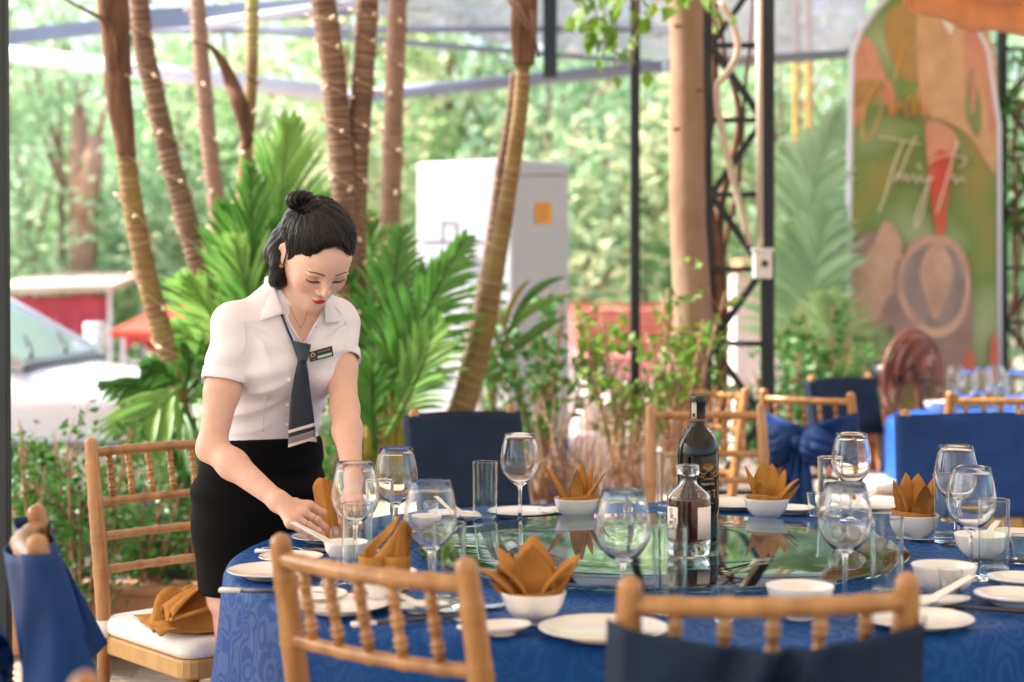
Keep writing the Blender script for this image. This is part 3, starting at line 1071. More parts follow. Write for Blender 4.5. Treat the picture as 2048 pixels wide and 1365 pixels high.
def ringed_trunk(name, pix, rad, d, m_, label, lights=True, ring=0.035, parts=None, ringmat='ring_scar', zlow=0.1, group='palm trunks', seed=0, base_pt=None):
    """pix: list of (px,py) top to bottom; rad in px. returns thing, centre line, radii"""
    rs = random.Random(seed)
    ds = d if hasattr(d, '__len__') else [d] * len(pix)
    pts = [P(x, y, dd) for (x, y), dd in zip(pix, ds)]
    if pix[0][1] < 0:                   # the stem goes on above the frame
        e_ = (pts[0] - pts[1]).normalized()
        pts.insert(0, pts[0] + e_ * .9)
        rad = [rad[0]] + list(rad)
        ds = [ds[0]] + list(ds)
    if base_pt is not None:
        pts.append(Vector(base_pt)); rad = list(rad) + [rad[-1]]; ds = list(ds) + [ds[-1]]
    base = pts[-1]
    t = thing(name, label, 'palm', (base.x, base.y, base.z), group=group)
    L = sum((a - b).length for a, b in zip(pts[:-1], pts[1:]))
    n = int(L / (ring / 3))
    line = spline(pts, n)
    rr = []
    m = len(rad) - 1
    for i in range(n):
        u = i / (n - 1) * m
        k = min(int(u), m - 1)
        f = u - k
        r = (rad[k] * (1 - f) + rad[k + 1] * f) / FPX * (ds[k] * (1 - f) + ds[k + 1] * f)
        rr.append(r)
    wob = [mnoise.noise(Vector((i * .11, seed * 3.1, 0))) for i in range(n)]
    body = [r * (1 + .035 * w + (.05 if i % 3 == 0 else (-.02 if i % 3 == 1 else 0))) for i, (r, w) in enumerate(zip(rr, wob))]
    q = MB()
    q.tube([p - base for p in line], body, 14)
    q.build('trunk', m_, t)
    # leaf scars: thin proud rings
    q = MB()
    for i in range(0, n - 1, 3):
        if rs.random() < .12:
            continue
        a, b = line[i], line[min(i + 1, n - 1)]
        dd = (b - a).normalized()
        tilt = Vector((rs.gauss(0, .07), rs.gauss(0, .07), 0))
        dd = (dd + tilt).normalized()
        h = ring * rs.uniform(.05, .11)
        q.tube([a - base - dd * h, a - base, a - base + dd * h], [rr[i] * 1.03, rr[i] * 1.075, rr[i] * 1.03], 14, cap=False)
    q.build('leaf_scars', ringmat, t)['kind'] = 'stuff'
    if lights:
        q = MB()
        pitch = 0.16
        ph = rs.uniform(0, 6)
        hp = []
        for i in range(0, n, 2):
            s = L * i / n
            a = ph + s / pitch * 2 * PI * .55 + .5 * math.sin(s * 9 + seed)
            hp.append(line[i] - base + Vector((math.cos(a), math.sin(a), 0)) * (rr[i] * 1.12 + .003))
        q.tube(hp, .0022, 4)
        q.build('light_wire', 'wire', t)
        for i in range(3, len(hp) - 1, 3):
            p = hp[i]
            c = line[i * 2] - base
            out = (p - c).normalized()
            if out.y > .6:
                continue
            dr = (out + Vector((rs.gauss(0, .5), rs.gauss(0, .5), rs.gauss(0, .6)))).normalized()
            if not BULB:
                qb = MB()
                qb.tube([(0, 0, -.004), (0, 0, .008), (0, 0, .020), (0, 0, .027)], [.004, .006, .007, .002], 6)
                bo_ = qb.build('bulb', 'bulb', t)
                BULB.append(bo_.data)
            else:
                bo_ = link('bulb', BULB[0], None, t)
            bo_.location = p
            bo_.rotation_euler = dr.to_track_quat('Z', 'Y').to_euler()
    return t, line, rr, base


ringed_trunk('palm_tree', [(275, -40), (287, 90), (305, 170), (335, 300), (362, 400), (395, 520), (420, 605), (450, 760), (470, 900)], [19, 20, 20, 20, 21, 22, 23, 24, 25], 6.6, 'trunk_brown',
             'slanting brown ringed palm trunk, second from the left, strung with fairy lights', seed=2, base_pt=P(475, 1010, 6.6))
ringed_trunk('palm_tree', [(393, -40), (402, 110), (415, 260), (432, 400), (448, 520), (456, 600), (465, 760)], [15, 16, 17, 17, 17, 18, 19], 7.3, 'trunk_pale',
             'thin pale ringed palm trunk behind the slanting one', seed=3, base_pt=P(470, 940, 7.3))
ringed_trunk('palm_tree', [(505, -40), (504, 60), (504, 120)], [13, 13, 12.5], 6.9, 'stem_green', 'smooth green upper stem of the slim palm with the dead frond', lights=False, seed=4, ring=.09, group='slim palm')
ringed_trunk('palm_tree', [(504, 122), (501, 200), (493, 300), (488, 380), (486, 480)], [12, 12, 13, 14, 15], 6.9, 'trunk_green', 'slim yellow-brown palm stem carrying the dead hanging frond', seed=5,
             base_pt=P(484, 980, 6.9), ring=.045, group='slim palm')
ringed_trunk('palm_tree', [(640, -40), (655, 60), (668, 160), (680, 290), (690, 420), (696, 600)], [24, 24.5, 24.5, 24, 24, 25], 6.3, 'trunk_brown',
             'thick brown ringed palm trunk rising behind her hair, left of a pair', seed=6, base_pt=P(700, 980, 6.3))
ringed_trunk('palm_tree', [(736, -40), (732, 60), (725, 170), (716, 300), (712, 420), (712, 560)], [22, 22, 22, 22, 22, 23], 6.35, 'trunk_brown',
             'brown ringed palm trunk with fairy lights, right of the pair behind her hair', seed=7, base_pt=P(712, 980, 6.35))
ringed_trunk('palm_tree', [(796, -40), (793, 80), (788, 200), (784, 330), (780, 450), (776, 600)], [18, 19, 19, 20, 20, 21], 6.8, 'trunk_pale',
             'pale ringed palm trunk standing left of the cabinet', seed=8, base_pt=P(770, 980, 6.8))
tw = ringed_trunk('palm_tree', [(1028, 150), (1020, 230), (1003, 330), (990, 430), (975, 540), (950, 680), (918, 840)], [9, 10, 11, 12, 14, 18, 22], 6.5, 'trunk_brown',
                  'thin brown twin stem behind the leaning green palm', lights=False, seed=9, base_pt=P(900, 960, 6.5))
gp, gl, gr, gbase = ringed_trunk('palm_tree', [(1046, 120), (1042, 200), (1030, 300), (1014, 400), (994, 520), (972, 640), (945, 750), (915, 850)], [15, 15.5, 16, 17, 19, 22, 25, 28], 6.3, 'trunk_green',
                                 'leaning green and brown ringed palm trunk in front of the cabinet', lights=False, seed=10, base_pt=P(895, 960, 6.3), ring=.04)
# first trunk with the dry husk
hp, hl, hr, hbase = ringed_trunk('palm_tree', [(250, 300), (262, 390), (282, 500), (305, 600), (328, 680), (350, 755)], [19, 20, 21, 21, 21, 21], 6.0, 'trunk_green',
                                 'leftmost palm trunk with a ragged brown husk above and fairy lights', seed=11, base_pt=P(372, 960, 6.0))


def husk(parent, base, pix, rad, d, seed, name='husk'):
    pts = [P(x, y, d) - base for x, y in pix]
    if pix[0][1] < 0:
        pts.insert(0, pts[0] + (pts[0] - pts[1]).normalized() * .9)
        rad = [rad[0] * .8] + list(rad)
    n = 36
    line = spline(pts, n)
    q = MB()
    rr = []
    m = len(rad) - 1
    for i in range(n):
        u = i / (n - 1) * m
        k = min(int(u), m - 1)
        rr.append((rad[k] * (1 - (u - k)) + rad[k + 1] * (u - k)) / FPX * d)
    seg = 20

    def fn(u, v):
        i = min(int(v * (n - 1)), n - 1)
        a = 2 * PI * u
        w = 1 + .16 * mnoise.noise(Vector((math.cos(a) * 1.7, math.sin(a) * 1.7, v * 3 + seed))) + .07 * mnoise.noise(Vector((math.cos(a) * 5, math.sin(a) * 5, v * 2 + seed)))
        return line[i] + Vector((math.cos(a), math.sin(a), 0)) * rr[i] * w
    q.grid(fn, seg, n, wrap=True)
    return q.build(name, 'husk', parent)


husk(hp, hbase, [(222, -40), (230, 60), (236, 150)], [30, 29, 26], 5.98, 1)
husk(hp, hbase, [(232, 145), (240, 220), (252, 310)], [24, 26, 20], 5.97, 2)
q = MB(); q.tube([P(x, y, 5.95) - hbase for x, y in ((212, 152), (232, 158), (256, 150))], .006, 6); q.build('tie_cord', 'wire', hp)
q = MB(); q.tube([P(x, y, 5.9) - hbase for x, y in ((90, -30), (140, 5), (205, 38), (232, 75), (238, 130))], [.004, .006, .01, .012, .006], 6); q.build('dry_stalk', 'husk', hp)
husk(gp, gbase, [(1050, -40), (1046, 60), (1048, 130)], [26, 27, 22], 6.28, 3)
q = MB(); q.grid(lambda u, v: P(1024 + 42 * v + 26 * (u - .5) * (1 - v * .5), 2 + 66 * v + 10 * (u - .5), 6.2 + .02 * math.sin(PI * u)) - gbase, 6, 8); q.build('dry_sheath', 'trunk_pale', gp, solid=.004)
q = MB(); q.tube([P(x, y, 6.2) - gbase for x, y in ((1064, 20), (1068, 70), (1078, 115))], [.012, .009, .005], 6); q.build('dry_stalk', 'husk', gp)
# dead hanging frond on the slim palm
df = thing('dead_frond', 'curled dead brown palm frond hanging on the slim palm stem', 'palm frond', P(490, 300, 6.8))
o = P(490, 300, 6.8)
cl = spline([P(x, y, 6.75) - o for x, y in ((398, 86), (420, 92), (445, 125), (465, 170), (485, 225), (496, 275), (490, 300))], 24)
wd_ = [3, 4, 9, 14, 16, 13, 7]
q = MB()


def dfn(u, v):
    i = min(int(v * 23), 23)
    k = min(int(v * 6), 5)
    f = v * 6 - k
    w = (wd_[k] * (1 - f) + wd_[k + 1] * f) / FPX * 6.75
    a = (u - .5) * 2.6
    return cl[i] + Vector((math.sin(a) * w, -math.cos(a) * w * .6, math.sin(a) * w * .35))


q.grid(dfn, 9, 24)
q.build('blade', 'husk', df, solid=.005)
q = MB(); q.tube([P(x, y, 6.74) - o for x, y in ((385, 84), (402, 86), (425, 96))], .006, 6); q.build('stalk', 'husk', df)


def frond(parent, base, p0, p1, p2, n, length, mname, ang=0.9, droop=.25, seed=0, wid=.022, face=None, tipf=.35, one=False):
    rs = random.Random(seed)
    line = bez(p0, p1, p2, 24)
    f = MB()
    f.tube([p - base for p in line], [.010 * (1 - .8 * i / 23) + .002 for i in range(24)], 6)
    ro = f.build('frond', mname, parent)
    q = MB()
    face = Vector(face) if face is not None else Vector((0, -1, .25))
    for i in range(n):
        u = .16 + .84 * i / (n - 1)
        x = u * 23
        k = min(int(x), 22)
        p = line[k].lerp(line[k + 1], x - k)
        t = (line[k + 1] - line[k]).normalized()
        sd = t.cross(face).normalized()
        for s in ((-1, 1) if not one else (1,)):
            a = ang * (1 - .55 * u) * rs.uniform(.85, 1.12)
            L = length * (math.sin(PI * min(1, u * .8 + .12)) ** .7) * rs.uniform(.85, 1.1) * (1 - (1 - tipf) * max(0, u - .5) * 1.2)
            dr = (t * math.cos(a) + sd * s * math.sin(a) + face.normalized() * rs.gauss(.08, .16)).normalized()
            w = wid * rs.uniform(.8, 1.15)
            nv = sd.cross(t) * s
            pts = []
            m = 5
            for j in range(m):
                v = j / (m - 1)
                c = p + dr * L * v + Vector((0, 0, -1)) * droop * L * v * v
                ww = w * (math.sin(PI * (v * .82 + .14)) ** .7 if j < m - 1 else 0.02)
                side = dr.cross(face).normalized()
                pts.append((c - base + side * ww * .5, c - base + face.normalized() * ww * -.22, c - base - side * ww * .5))
            vs = [v for tr in pts for v in tr]
            fs = []
            for j in range(m - 1):
                b = j * 3
                fs += [(b, b + 1, b + 4, b + 3), (b + 1, b + 2, b + 5, b + 4)]
            q.add(vs, fs)
    q.build('leaflets', mname, ro)


def P3(l, d):
    return [P(x, y, dd) for (x, y), dd in zip(l, d if hasattr(d, '__len__') else [d] * 3)]


# big palm clump behind the waitress
base = P(760, 1000, 6.1)
pc_ = thing('palm_clump', 'bushy green palm with wide fronds behind the waitress', 'palm', base)
fr = [((762, 870), (800, 690), (925, 485), 6.0, 30, .34, 'leaf_palm', .62), ((770, 880), (840, 760), (872, 640), 5.9, 24, .30, 'leaf_palm_pale', .5),
      ((745, 880), (760, 700), (800, 470), 6.15, 26, .36, 'leaf_palm', .7), ((735, 870), (725, 700), (700, 560), 6.3, 24, .3, 'leaf_palm', .7),
      ((760, 860), (820, 620), (860, 560), 6.3, 22, .36, 'leaf_palm', .8),
      ((750, 880), (690, 720), (640, 600), 6.35, 24, .32, 'leaf_palm_pale', .7), ((730, 880), (760, 560), (735, 440), 6.5, 26, .30, 'leaf_palm_pale', .8),
      ((750, 900), (740, 800), (745, 720), 5.9, 16, .26, 'leaf_palm', .6),
      ((700, 860), (660, 740), (655, 660), 6.4, 18, .30, 'leaf_palm', .8)]
for k, (a, b, c, d, n, L, m_, an) in enumerate(fr):
    frond(pc_, base, *P3((a, b, c), (d + .1, d, d - .05)), int(n * .9), L * .98, m_, an + .15, .3, seed=k, wid=.021, face=(RNG.normal(0, .35), -1, RNG.uniform(.1, .6)))
q = MB()
for k in range(9):
    x = 735 + k * 9
    q.tube([P(x, 1000, 6.05 + .03 * (k % 3)) - base, P(x + RNG.normal(0, 4), 900, 6.05) - base, P(x + RNG.normal(8, 10), 800 + RNG.uniform(-20, 30), 6.05) - base], [.02, .017, .008], 7)
q.build('stems', 'leaf_yellow', pc_)
# upright palm behind the bun
base = P(520, 1000, 6.6)
p2 = thing('palm_clump', 'upright pale green palm fronds rising left of her hair bun', 'palm', base)
fr = [((545, 700), (550, 480), (575, 255), 6.5, 34, .40, 'leaf_palm_pale', .55), ((500, 720), (505, 560), (500, 350), 6.2, 26, .30, 'leaf_palm', .45),
      ((480, 700), (470, 560), (448, 420), 6.3, 22, .26, 'leaf_palm', .5), ((510, 700), (500, 600), (470, 490), 6.1, 18, .28, 'leaf_palm_pale', .5),
      ((560, 700), (590, 560), (640, 400), 6.6, 24, .30, 'leaf_palm_pale', .6), ((470, 720), (430, 640), (378, 560), 6.3, 18, .24, 'leaf_palm_pale', .5),
      ((470, 760), (420, 690), (350, 660), 6.4, 16, .22, 'leaf_palm_pale', .6), ((530, 720), (560, 580), (560, 470), 6.2, 20, .26, 'leaf_palm', .5)]
for k, (a, b, c, d, n, L, m_, an) in enumerate(fr):
    frond(p2, base, *P3((a, b, c), (d + .1, d, d - .05)), int(n * .85), L * 1.1, m_, an + .08, .18, seed=40 + k, wid=.02, face=(RNG.normal(0, .3), -1, RNG.uniform(.0, .4)))
# low palm at the left
base = P(372, 960, 5.9)
p3 = thing('palm_clump', 'low palm spreading pale drooping fronds left of her elbow', 'palm', base)
fr = [((362, 765), (300, 770), (208, 768), 5.85, 22, .14, 'leaf_palm', .5), ((362, 770), (330, 800), (262, 860), 5.8, 26, .24, 'leaf_palm_pale', .8),
      ((365, 775), (330, 735), (290, 735), 5.85, 12, .14, 'leaf_palm', .5), ((368, 780), (385, 720), (372, 690), 5.9, 12, .16, 'leaf_palm', .5),
      ((368, 800), (400, 790), (430, 830), 6.0, 18, .22, 'leaf_palm', .6), ((365, 810), (360, 850), (330, 900), 5.9, 18, .18, 'leaf_palm', .6),
      ((370, 820), (400, 870), (410, 950), 6.0, 20, .20, 'leaf_palm', .6), ((370, 790), (410, 740), (430, 700), 6.1, 16, .22, 'leaf_palm', .6),
      ((372, 830), (372, 880), (360, 930), 6.05, 14, .2, 'leaf_palm', .6)]
for k, (a, b, c, d, n, L, m_, an) in enumerate(fr):
    frond(p3, base, *P3((a, b, c), (d, d - .05, d - .15)), n, L, m_, an + .12, .35, seed=80 + k, wid=.019, face=(RNG.normal(0, .3), -1, RNG.uniform(.1, .6)))
# soft feathery palm right of the lattice column
base = P(1620, 900, 9.0)
p4 = thing('palm_clump', 'feathery blurred palm fronds left of the banner', 'palm', base)
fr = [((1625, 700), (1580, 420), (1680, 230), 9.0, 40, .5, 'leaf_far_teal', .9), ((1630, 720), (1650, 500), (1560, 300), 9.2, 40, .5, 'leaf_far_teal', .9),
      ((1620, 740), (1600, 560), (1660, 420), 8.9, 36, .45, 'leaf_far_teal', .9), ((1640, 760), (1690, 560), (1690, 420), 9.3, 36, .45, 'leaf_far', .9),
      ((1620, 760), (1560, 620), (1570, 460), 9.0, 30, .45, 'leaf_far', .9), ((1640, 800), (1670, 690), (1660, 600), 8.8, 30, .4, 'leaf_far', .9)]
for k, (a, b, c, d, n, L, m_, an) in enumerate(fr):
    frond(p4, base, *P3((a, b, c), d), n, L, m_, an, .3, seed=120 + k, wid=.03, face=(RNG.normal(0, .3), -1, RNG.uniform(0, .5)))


# ---- leafy shrubs
def shrub(label, px, pyb, d, stems, leafn, hspread, top, size=(.03, .05), m_='leaf_shrub', twigm='twig', asp=.52, seed=0, dens_low=.25, depth=.35, name='leafy_shrub', cat='shrub', group=None):
    rng = np.random.default_rng(seed)
    base = P(px, pyb, d)
    t = thing(name, label, cat, base, group=group)
    q = MB()
    tips = []
    for k in range(stems):
        tx = px + rng.uniform(-hspread, hspread)
        ty = rng.uniform(top[0], top[1])
        dd = d + rng.uniform(-depth, depth)
        a = P(px + rng.normal(0, 6), pyb, d + rng.normal(0, .04))
        b = P((px * .55 + tx * .45) + rng.normal(0, 10), pyb * .5 + ty * .5, (d + dd) / 2)
        c = P(tx, ty, dd)
        ln = bez(a, b, c, 9)
        q.tube([p - base for p in ln], [.0065 * (1 - .75 * i / 8) + .0012 for i in range(9)], 5)
        tips.append(ln)
        for s in range(3):
            i0 = int(rng.integers(4, 8))
            e = ln[i0] + Vector(rng.normal(0, .085, 3)) + Vector((0, 0, .04))
            q.tube([ln[i0] - base, ln[i0].lerp(e, .5) + Vector((0, 0, .01)) - base, e - base], [.003, .0022, .001], 4)
            tips.append([ln[i0].lerp(e, j / 8) for j in range(9)])
    q.build('stems', twigm, t)
    cen = []
    for i in range(leafn):
        ln = tips[int(rng.integers(0, len(tips)))]
        u = rng.uniform(dens_low, 1.0) ** .8
        p = ln[min(int(u * 8), 8)]
        cen.append((p - base) + Vector(rng.normal(0, .028, 3)))
    me = leaf_mesh('foliage', np.array([tuple(c) for c in cen]), .5, rng.uniform(*size, leafn), asp, .2, rng)
    link('foliage', me, m_, t)
    return t


shrub('leafy green shrub nearest the left post, in front of the car', 75, 1235, 5.75, 20, 980, 85, (835, 1000), seed=21, group='shrubs in the left planter')
shrub('leafy green shrub between the sash chair and the napkin chair', 165, 1320, 5.7, 20, 1000, 110, (850, 1060), seed=22, group='shrubs in the left planter')
shrub('leafy green shrub behind the slats of the napkin chair', 290, 1235, 6.0, 18, 820, 90, (880, 1080), seed=23, group='shrubs in the left planter')
shrub('leafy green shrub between the napkin chair and her skirt', 395, 1230, 6.1, 14, 420, 60, (930, 1120), seed=24, group='shrubs in the left planter')
shrub('small low sprouting shrub at the foot of the planter', 170, 1335, 5.62, 8, 120, 70, (1180, 1250), seed=25, size=(.025, .045), group='shrubs in the left planter')
shrub('glossy dark shrub seen between her arm and skirt', 675, 1060, 6.0, 12, 420, 60, (830, 960), seed=26, m_='leaf_shrub', size=(.03, .05))
shrub('sparse twiggy shrub in front of the cabinet side', 1080, 1000, 6.9, 14, 420, 120, (560, 760), seed=27, size=(.04, .075), m_='leaf_shrub', name='sparse_shrub')
shrub('sparse twiggy shrub around the thin black post', 1240, 980, 6.8, 14, 430, 120, (600, 820), seed=28, size=(.04, .075), m_='leaf_vine', name='sparse_shrub')
shrub('light green climbing plant against the pale trunk', 1370, 900, 6.5, 10, 230, 85, (570, 760), seed=29, size=(.045, .075), m_='leaf_vine', name='climbing_plant')
shrub('dense dark shrub behind the bow chair', 1560, 1000, 7.6, 16, 700, 130, (680, 860), seed=30, size=(.04, .07))
shrub('bushy green shrub at the foot of the banner', 1640, 960, 8.2, 16, 620, 80, (600, 800), seed=31, size=(.05, .08))
shrub('leafy shrub hiding the cabinet foot', 985, 960, 7.2, 12, 300, 70, (520, 760), seed=36, size=(.04, .08), m_='leaf_shrub')
# broad strap leaves crossing the cabinet
base = P(1010, 700, 6.8)
sl = thing('strap_plant', 'arching strap leaves with orange tips crossing the cabinet', 'plant', base)
for k, (a, b, c, m_) in enumerate((((1005, 700), (1040, 570), (1130, 555), 'leaf_palm'), ((1005, 690), (1030, 610), (1145, 590), 'leaf_palm_pale'), ((1000, 700), (1010, 600), (1060, 560), 'leaf_yellow'),
                                   ((1010, 720), (1080, 640), (1130, 640), 'leaf_palm_pale'))):
    ln = bez(*[P(x, y, 6.7) for x, y in (a, b, c)], 14)
    q = MB()
    q.grid(lambda u, v: ln[min(int(v * 13), 13)] - base + Vector((0, -.01 * abs(u - .5), (u - .5) * .05 * math.sin(PI * (v * .9 + .08)))), 3, 14)
    q.build('leaf', m_, sl, solid=.001)
# dry brown grass and twigs behind the far napkins
for k, (px, d, lab) in enumerate(((1190, 6.3, 'dry brown twigs standing behind the spiky napkin'), (1300, 6.4, 'dry brown twigs behind the slim bottle neck'), (1110, 6.5, 'dry brown twigs below the cabinet outlet'))):
    base = P(px, 1010, d)
    q = MB()
    for j in range(34):
        x = px + RNG.normal(0, 34)
        tp = P(x + RNG.normal(0, 40), RNG.uniform(760, 930), d + RNG.uniform(-.3, .3))
        q.tube([P(x, 1030, d) - base, P(x + RNG.normal(0, 14), 960, d) - base, tp - base], [.004, .003, .001], 4)
    dt = q.build('dry_twigs', 'twig')
    dt.location = base
    tag(dt, lab, 'dry plant', 'dry twigs in the planter')

# ---- pale smooth tree and the dry vine on the lattice column
base = P(1372, 960, 6.75)
pt = thing('smooth_tree', 'pale tan smooth tree trunk left of the lattice column', 'tree', (base.x, base.y, 0.1))
o = Vector((base.x, base.y, .1))
ln = spline([P(x, y, 6.75) - o for x, y in ((1372, -60), (1373, 120), (1374, 300), (1376, 450), (1382, 560), (1384, 640), (1374, 760), (1366, 900), (1364, 1100))], 40)
q = MB()
q.tube(ln, [(33 + 9 * (i / 39) + 4 * mnoise.noise(Vector((i * .3, 1, 0)))) / FPX * 6.75 for i in range(40)], 20)
q.build('trunk', 'bark_tan', pt)
for x, y in ((1352, 58), (1395, 185), (1349, 262)):
    q = MB()
    q.lathe([(0, .004), (.009, .003), (.016, 0)], 10)
    kn = q.build('knot', 'vine_bark', pt)
    kn.location = P(x, y, 6.75) - o + Vector((0, -.068, 0)); kn.rotation_euler = (R(90), 0, 0); kn.scale = (1, .5, 1)
vb = P(1440, 900, 6.85)
vn = thing('dry_vine', 'twisted dry brown vine climbing the lattice column', 'vine', vb)
paths = [[(1445, 860), (1440, 700), (1432, 560), (1428, 460), (1418, 400), (1416, 300), (1430, 180), (1430, 60), (1436, -20)],
         [(1438, 860), (1446, 640), (1440, 500), (1440, 420), (1462, 330), (1478, 250), (1472, 190), (1450, 120), (1440, 30)],
         [(1440, 600), (1452, 480), (1475, 380), (1482, 300), (1490, 180), (1500, 90), (1506, -20)],
         [(1408, 560), (1404, 420), (1410, 300), (1402, 180), (1420, 60), (1432, 20)]]
for k, pth in enumerate(paths):
    q = MB()
    s = spline([P(x, y, 6.93 + .03 * k) - vb for x, y in pth], 44)
    q.tube(s, [(.022 if k < 2 else .010) * (1 - .72 * i / 43) * (1 + .35 * mnoise.noise(Vector((i * .4, k, 0)))) + .003 for i in range(44)], 9)
    q.build('stem', 'vine_bark', vn)
# hanging leafy vine at the top
hb = P(1250, -40, 6.6)
hv = thing('hanging_vine', 'bright green vine leaves hanging at the top beside the black post', 'vine', hb)
q = MB()
cen, dirs, sz = [], [], []
for a, b in (((1150, -40), (1180, 90)), ((1230, -40), (1225, 150)), ((1200, -40), (1205, 120)), ((1270, -40), (1262, 140)), ((1315, -40), (1300, 40)), ((1130, -30), (1165, 45)), ((1400, -40), (1440, 45)), ((1360, -40), (1350, 10))):
    ln = bez(P(*a, 6.6), P((a[0] + b[0]) / 2 + 12, (a[1] + b[1]) / 2, 6.5), P(*b, 6.5), 10)
    q.tube([p - hb for p in ln], .003, 4)
    for i in range(9):
        p = ln[min(9, 1 + i)] - hb
        cen.append(tuple(p + Vector(RNG.normal(0, .03, 3))))
        dirs.append((RNG.normal(0, .5), RNG.normal(-.3, .4), -1))
        sz.append(RNG.uniform(.06, .115))
q.build('stems', 'twig', hv)
link('foliage', leaf_mesh('foliage', np.array(cen), .4, np.array(sz), .62, .25, RNG, np.array(dirs)), 'leaf_vine', hv)
# vine on the right column
rb = P(2030, 900, 9.0)
rv = thing('dry_vine', 'thin dry vine with small leaves on the lattice column at the right edge', 'vine', rb)
q = MB()
for pth in ([(2034, 700), (2030, 560), (2036, 400), (2030, 260), (2040, 120)], [(2020, 640), (2042, 480), (2022, 330), (2046, 200)], [(2046, 700), (2026, 460), (2044, 300)]):
    q.tube(spline([P(x, y, 9.0) - rb for x, y in pth], 20), .008, 6)
q.build('stems', 'vine_bark', rv)
cen = np.array([tuple(P(RNG.uniform(2012, 2052), RNG.uniform(90, 480), 9.0) - rb) for _ in range(70)])
link('foliage', leaf_mesh('foliage', cen, .5, RNG.uniform(.05, .11, 70), .55), 'leaf_shrub', rv)
# black wall lantern near the husked palm
lt = thing('yard_lantern', 'small black lantern hanging beside the husked palm trunk', 'lantern', P(255, 90, 8.0))
q = MB(); q.lathe([(0, .07), (.012, .06), (.03, .03), (.032, .025), (.024, .02), (.018, -.04), (.022, -.045), (0, -.05)], 6); q.build('body', 'black_plastic', lt, smooth=False)
q = MB(); q.tube([(0, 0, .07), (-.02, 0, .12), (-.06, 0, .13)], .004, 6); q.build('bracket', 'black_plastic', lt)
# dark tarpaulin heap behind the shrubs, near her skirt
tq = P(390, 1190, 6.2)
q = MB()
q.grid(lambda u, v: Vector(((u - .5) * .75, -.18 * math.sin(PI * u) * v, .55 * (1 - v) * (math.sin(PI * min(1, u * 1.05)) ** .5) + .05 * mnoise.noise(Vector((u * 7, v * 7, 2))))), 30, 16)
to = tag(q.build('tarpaulin_heap', 'tarp_grey', solid=.004), 'dark grey tarpaulin heap behind the shrub beside her skirt', 'tarpaulin')
to.location = (tq.x, tq.y, .15)
# white sacks low behind far centre chairs
for k, (px, py, d, s, lab) in enumerate(((1210, 900, 8.6, .32, 'white bundled sack behind the spiky napkin'), (1310, 900, 8.8, .26, 'white bundled sack left of the wine bottle neck'), (960, 985, 7.6, .3, 'white bundle low behind the navy covered chair'))):
    q = MB()
    q.grid(lambda u, v: Vector((math.cos(2 * PI * u) * s * math.sin(PI * v) ** .6 * (1 + .15 * mnoise.noise(Vector((u * 6, v * 6, k)))), math.sin(2 * PI * u) * s * .7 * math.sin(PI * v) ** .6, -math.cos(PI * v) * s * .9)), 24, 14, wrap=True)
    w = tag(q.build('white_sack', 'stall_wall'), lab, 'sack', 'white sacks behind the planter')
    w.location = P(px, py, d); w.location.z = s * .85

# ================================================================== BANNER, FAN, PARASOL
DBN = 8.9
bb = P(1845, 900, DBN)
bn = thing('arched_banner', 'tall arch-topped printed banner board on a white frame', 'banner', (bb.x, DBN, 0))
bo = Vector((bb.x, DBN, 0))


def BP(x, y, off=0.0):
    return P(x, y, DBN) - bo + Vector((0, -off, 0))


def arch(cx, cy, rx, ry, a0, a1, n):
    return [(cx + rx * math.cos(a0 + (a1 - a0) * i / (n - 1)), cy - ry * math.sin(a0 + (a1 - a0) * i / (n - 1))) for i in range(n)]


# board outline: straight to y=105 on the left, pointed arch top
outl = [(1704, 980), (1704, 110)] + arch(1850, 180, 146, 230, PI * .93, PI * .07, 25)[1:-1] + [(1992, 260), (1994, 980)]
mgreen = mat('banner_print', hexc('#7d8f4a'), 0.5)
nt = mgreen.node_tree
tcn = nt.nodes.new('ShaderNodeTexCoord')
nz = nt.nodes.new('ShaderNodeTexNoise'); nz.inputs['Scale'].default_value = 2.2; nz.inputs['Detail'].default_value = 1.0
cr = nt.nodes.new('ShaderNodeValToRGB')
cr.color_ramp.elements[0].position = .3; cr.color_ramp.elements[0].color = (*hexc('#a3954a'), 1)
cr.color_ramp.elements[1].position = .7; cr.color_ramp.elements[1].color = (*hexc('#a9b98a'), 1)
e = cr.color_ramp.elements.new(.5); e.color = (*hexc('#74904a'), 1)
nt.links.new(tcn.outputs['Object'], nz.inputs['Vector']); nt.links.new(nz.outputs['Fac'], cr.inputs['Fac']); nt.links.new(cr.outputs['Color'], nt.nodes['Principled BSDF'].inputs['Base Color'])
q = MB(); q.poly([BP(x, y) for x, y in outl], .02, (0, 1, 0)); q.build('board', 'banner_print', bn, smooth=False)
q = MB()
q.tube([BP(1697, 980, .005), BP(1696, 760, .005), BP(1698, 400, .005), BP(1703, 112, .005), BP(1722, 60, .005), BP(1752, 18, .005), BP(1790, -20, .005), BP(1850, -45, .005)], .017, 8)
q.build('frame', 'banner_frame', bn)
q = MB(); q.tube([BP(1999, 980, .005), BP(1998, 250, .005), BP(1975, 100, .005), BP(1930, 10, .005), BP(1850, -45, .005)], .012, 8); q.build('frame', 'banner_frame', bn)
q = MB(); q.tube([BP(1690, 470, .0), P(1600, 625, DBN + .25) - bo, P(1520, 740, DBN + .5) - bo], .014, 8); q.build('strut', 'banner_frame', bn)
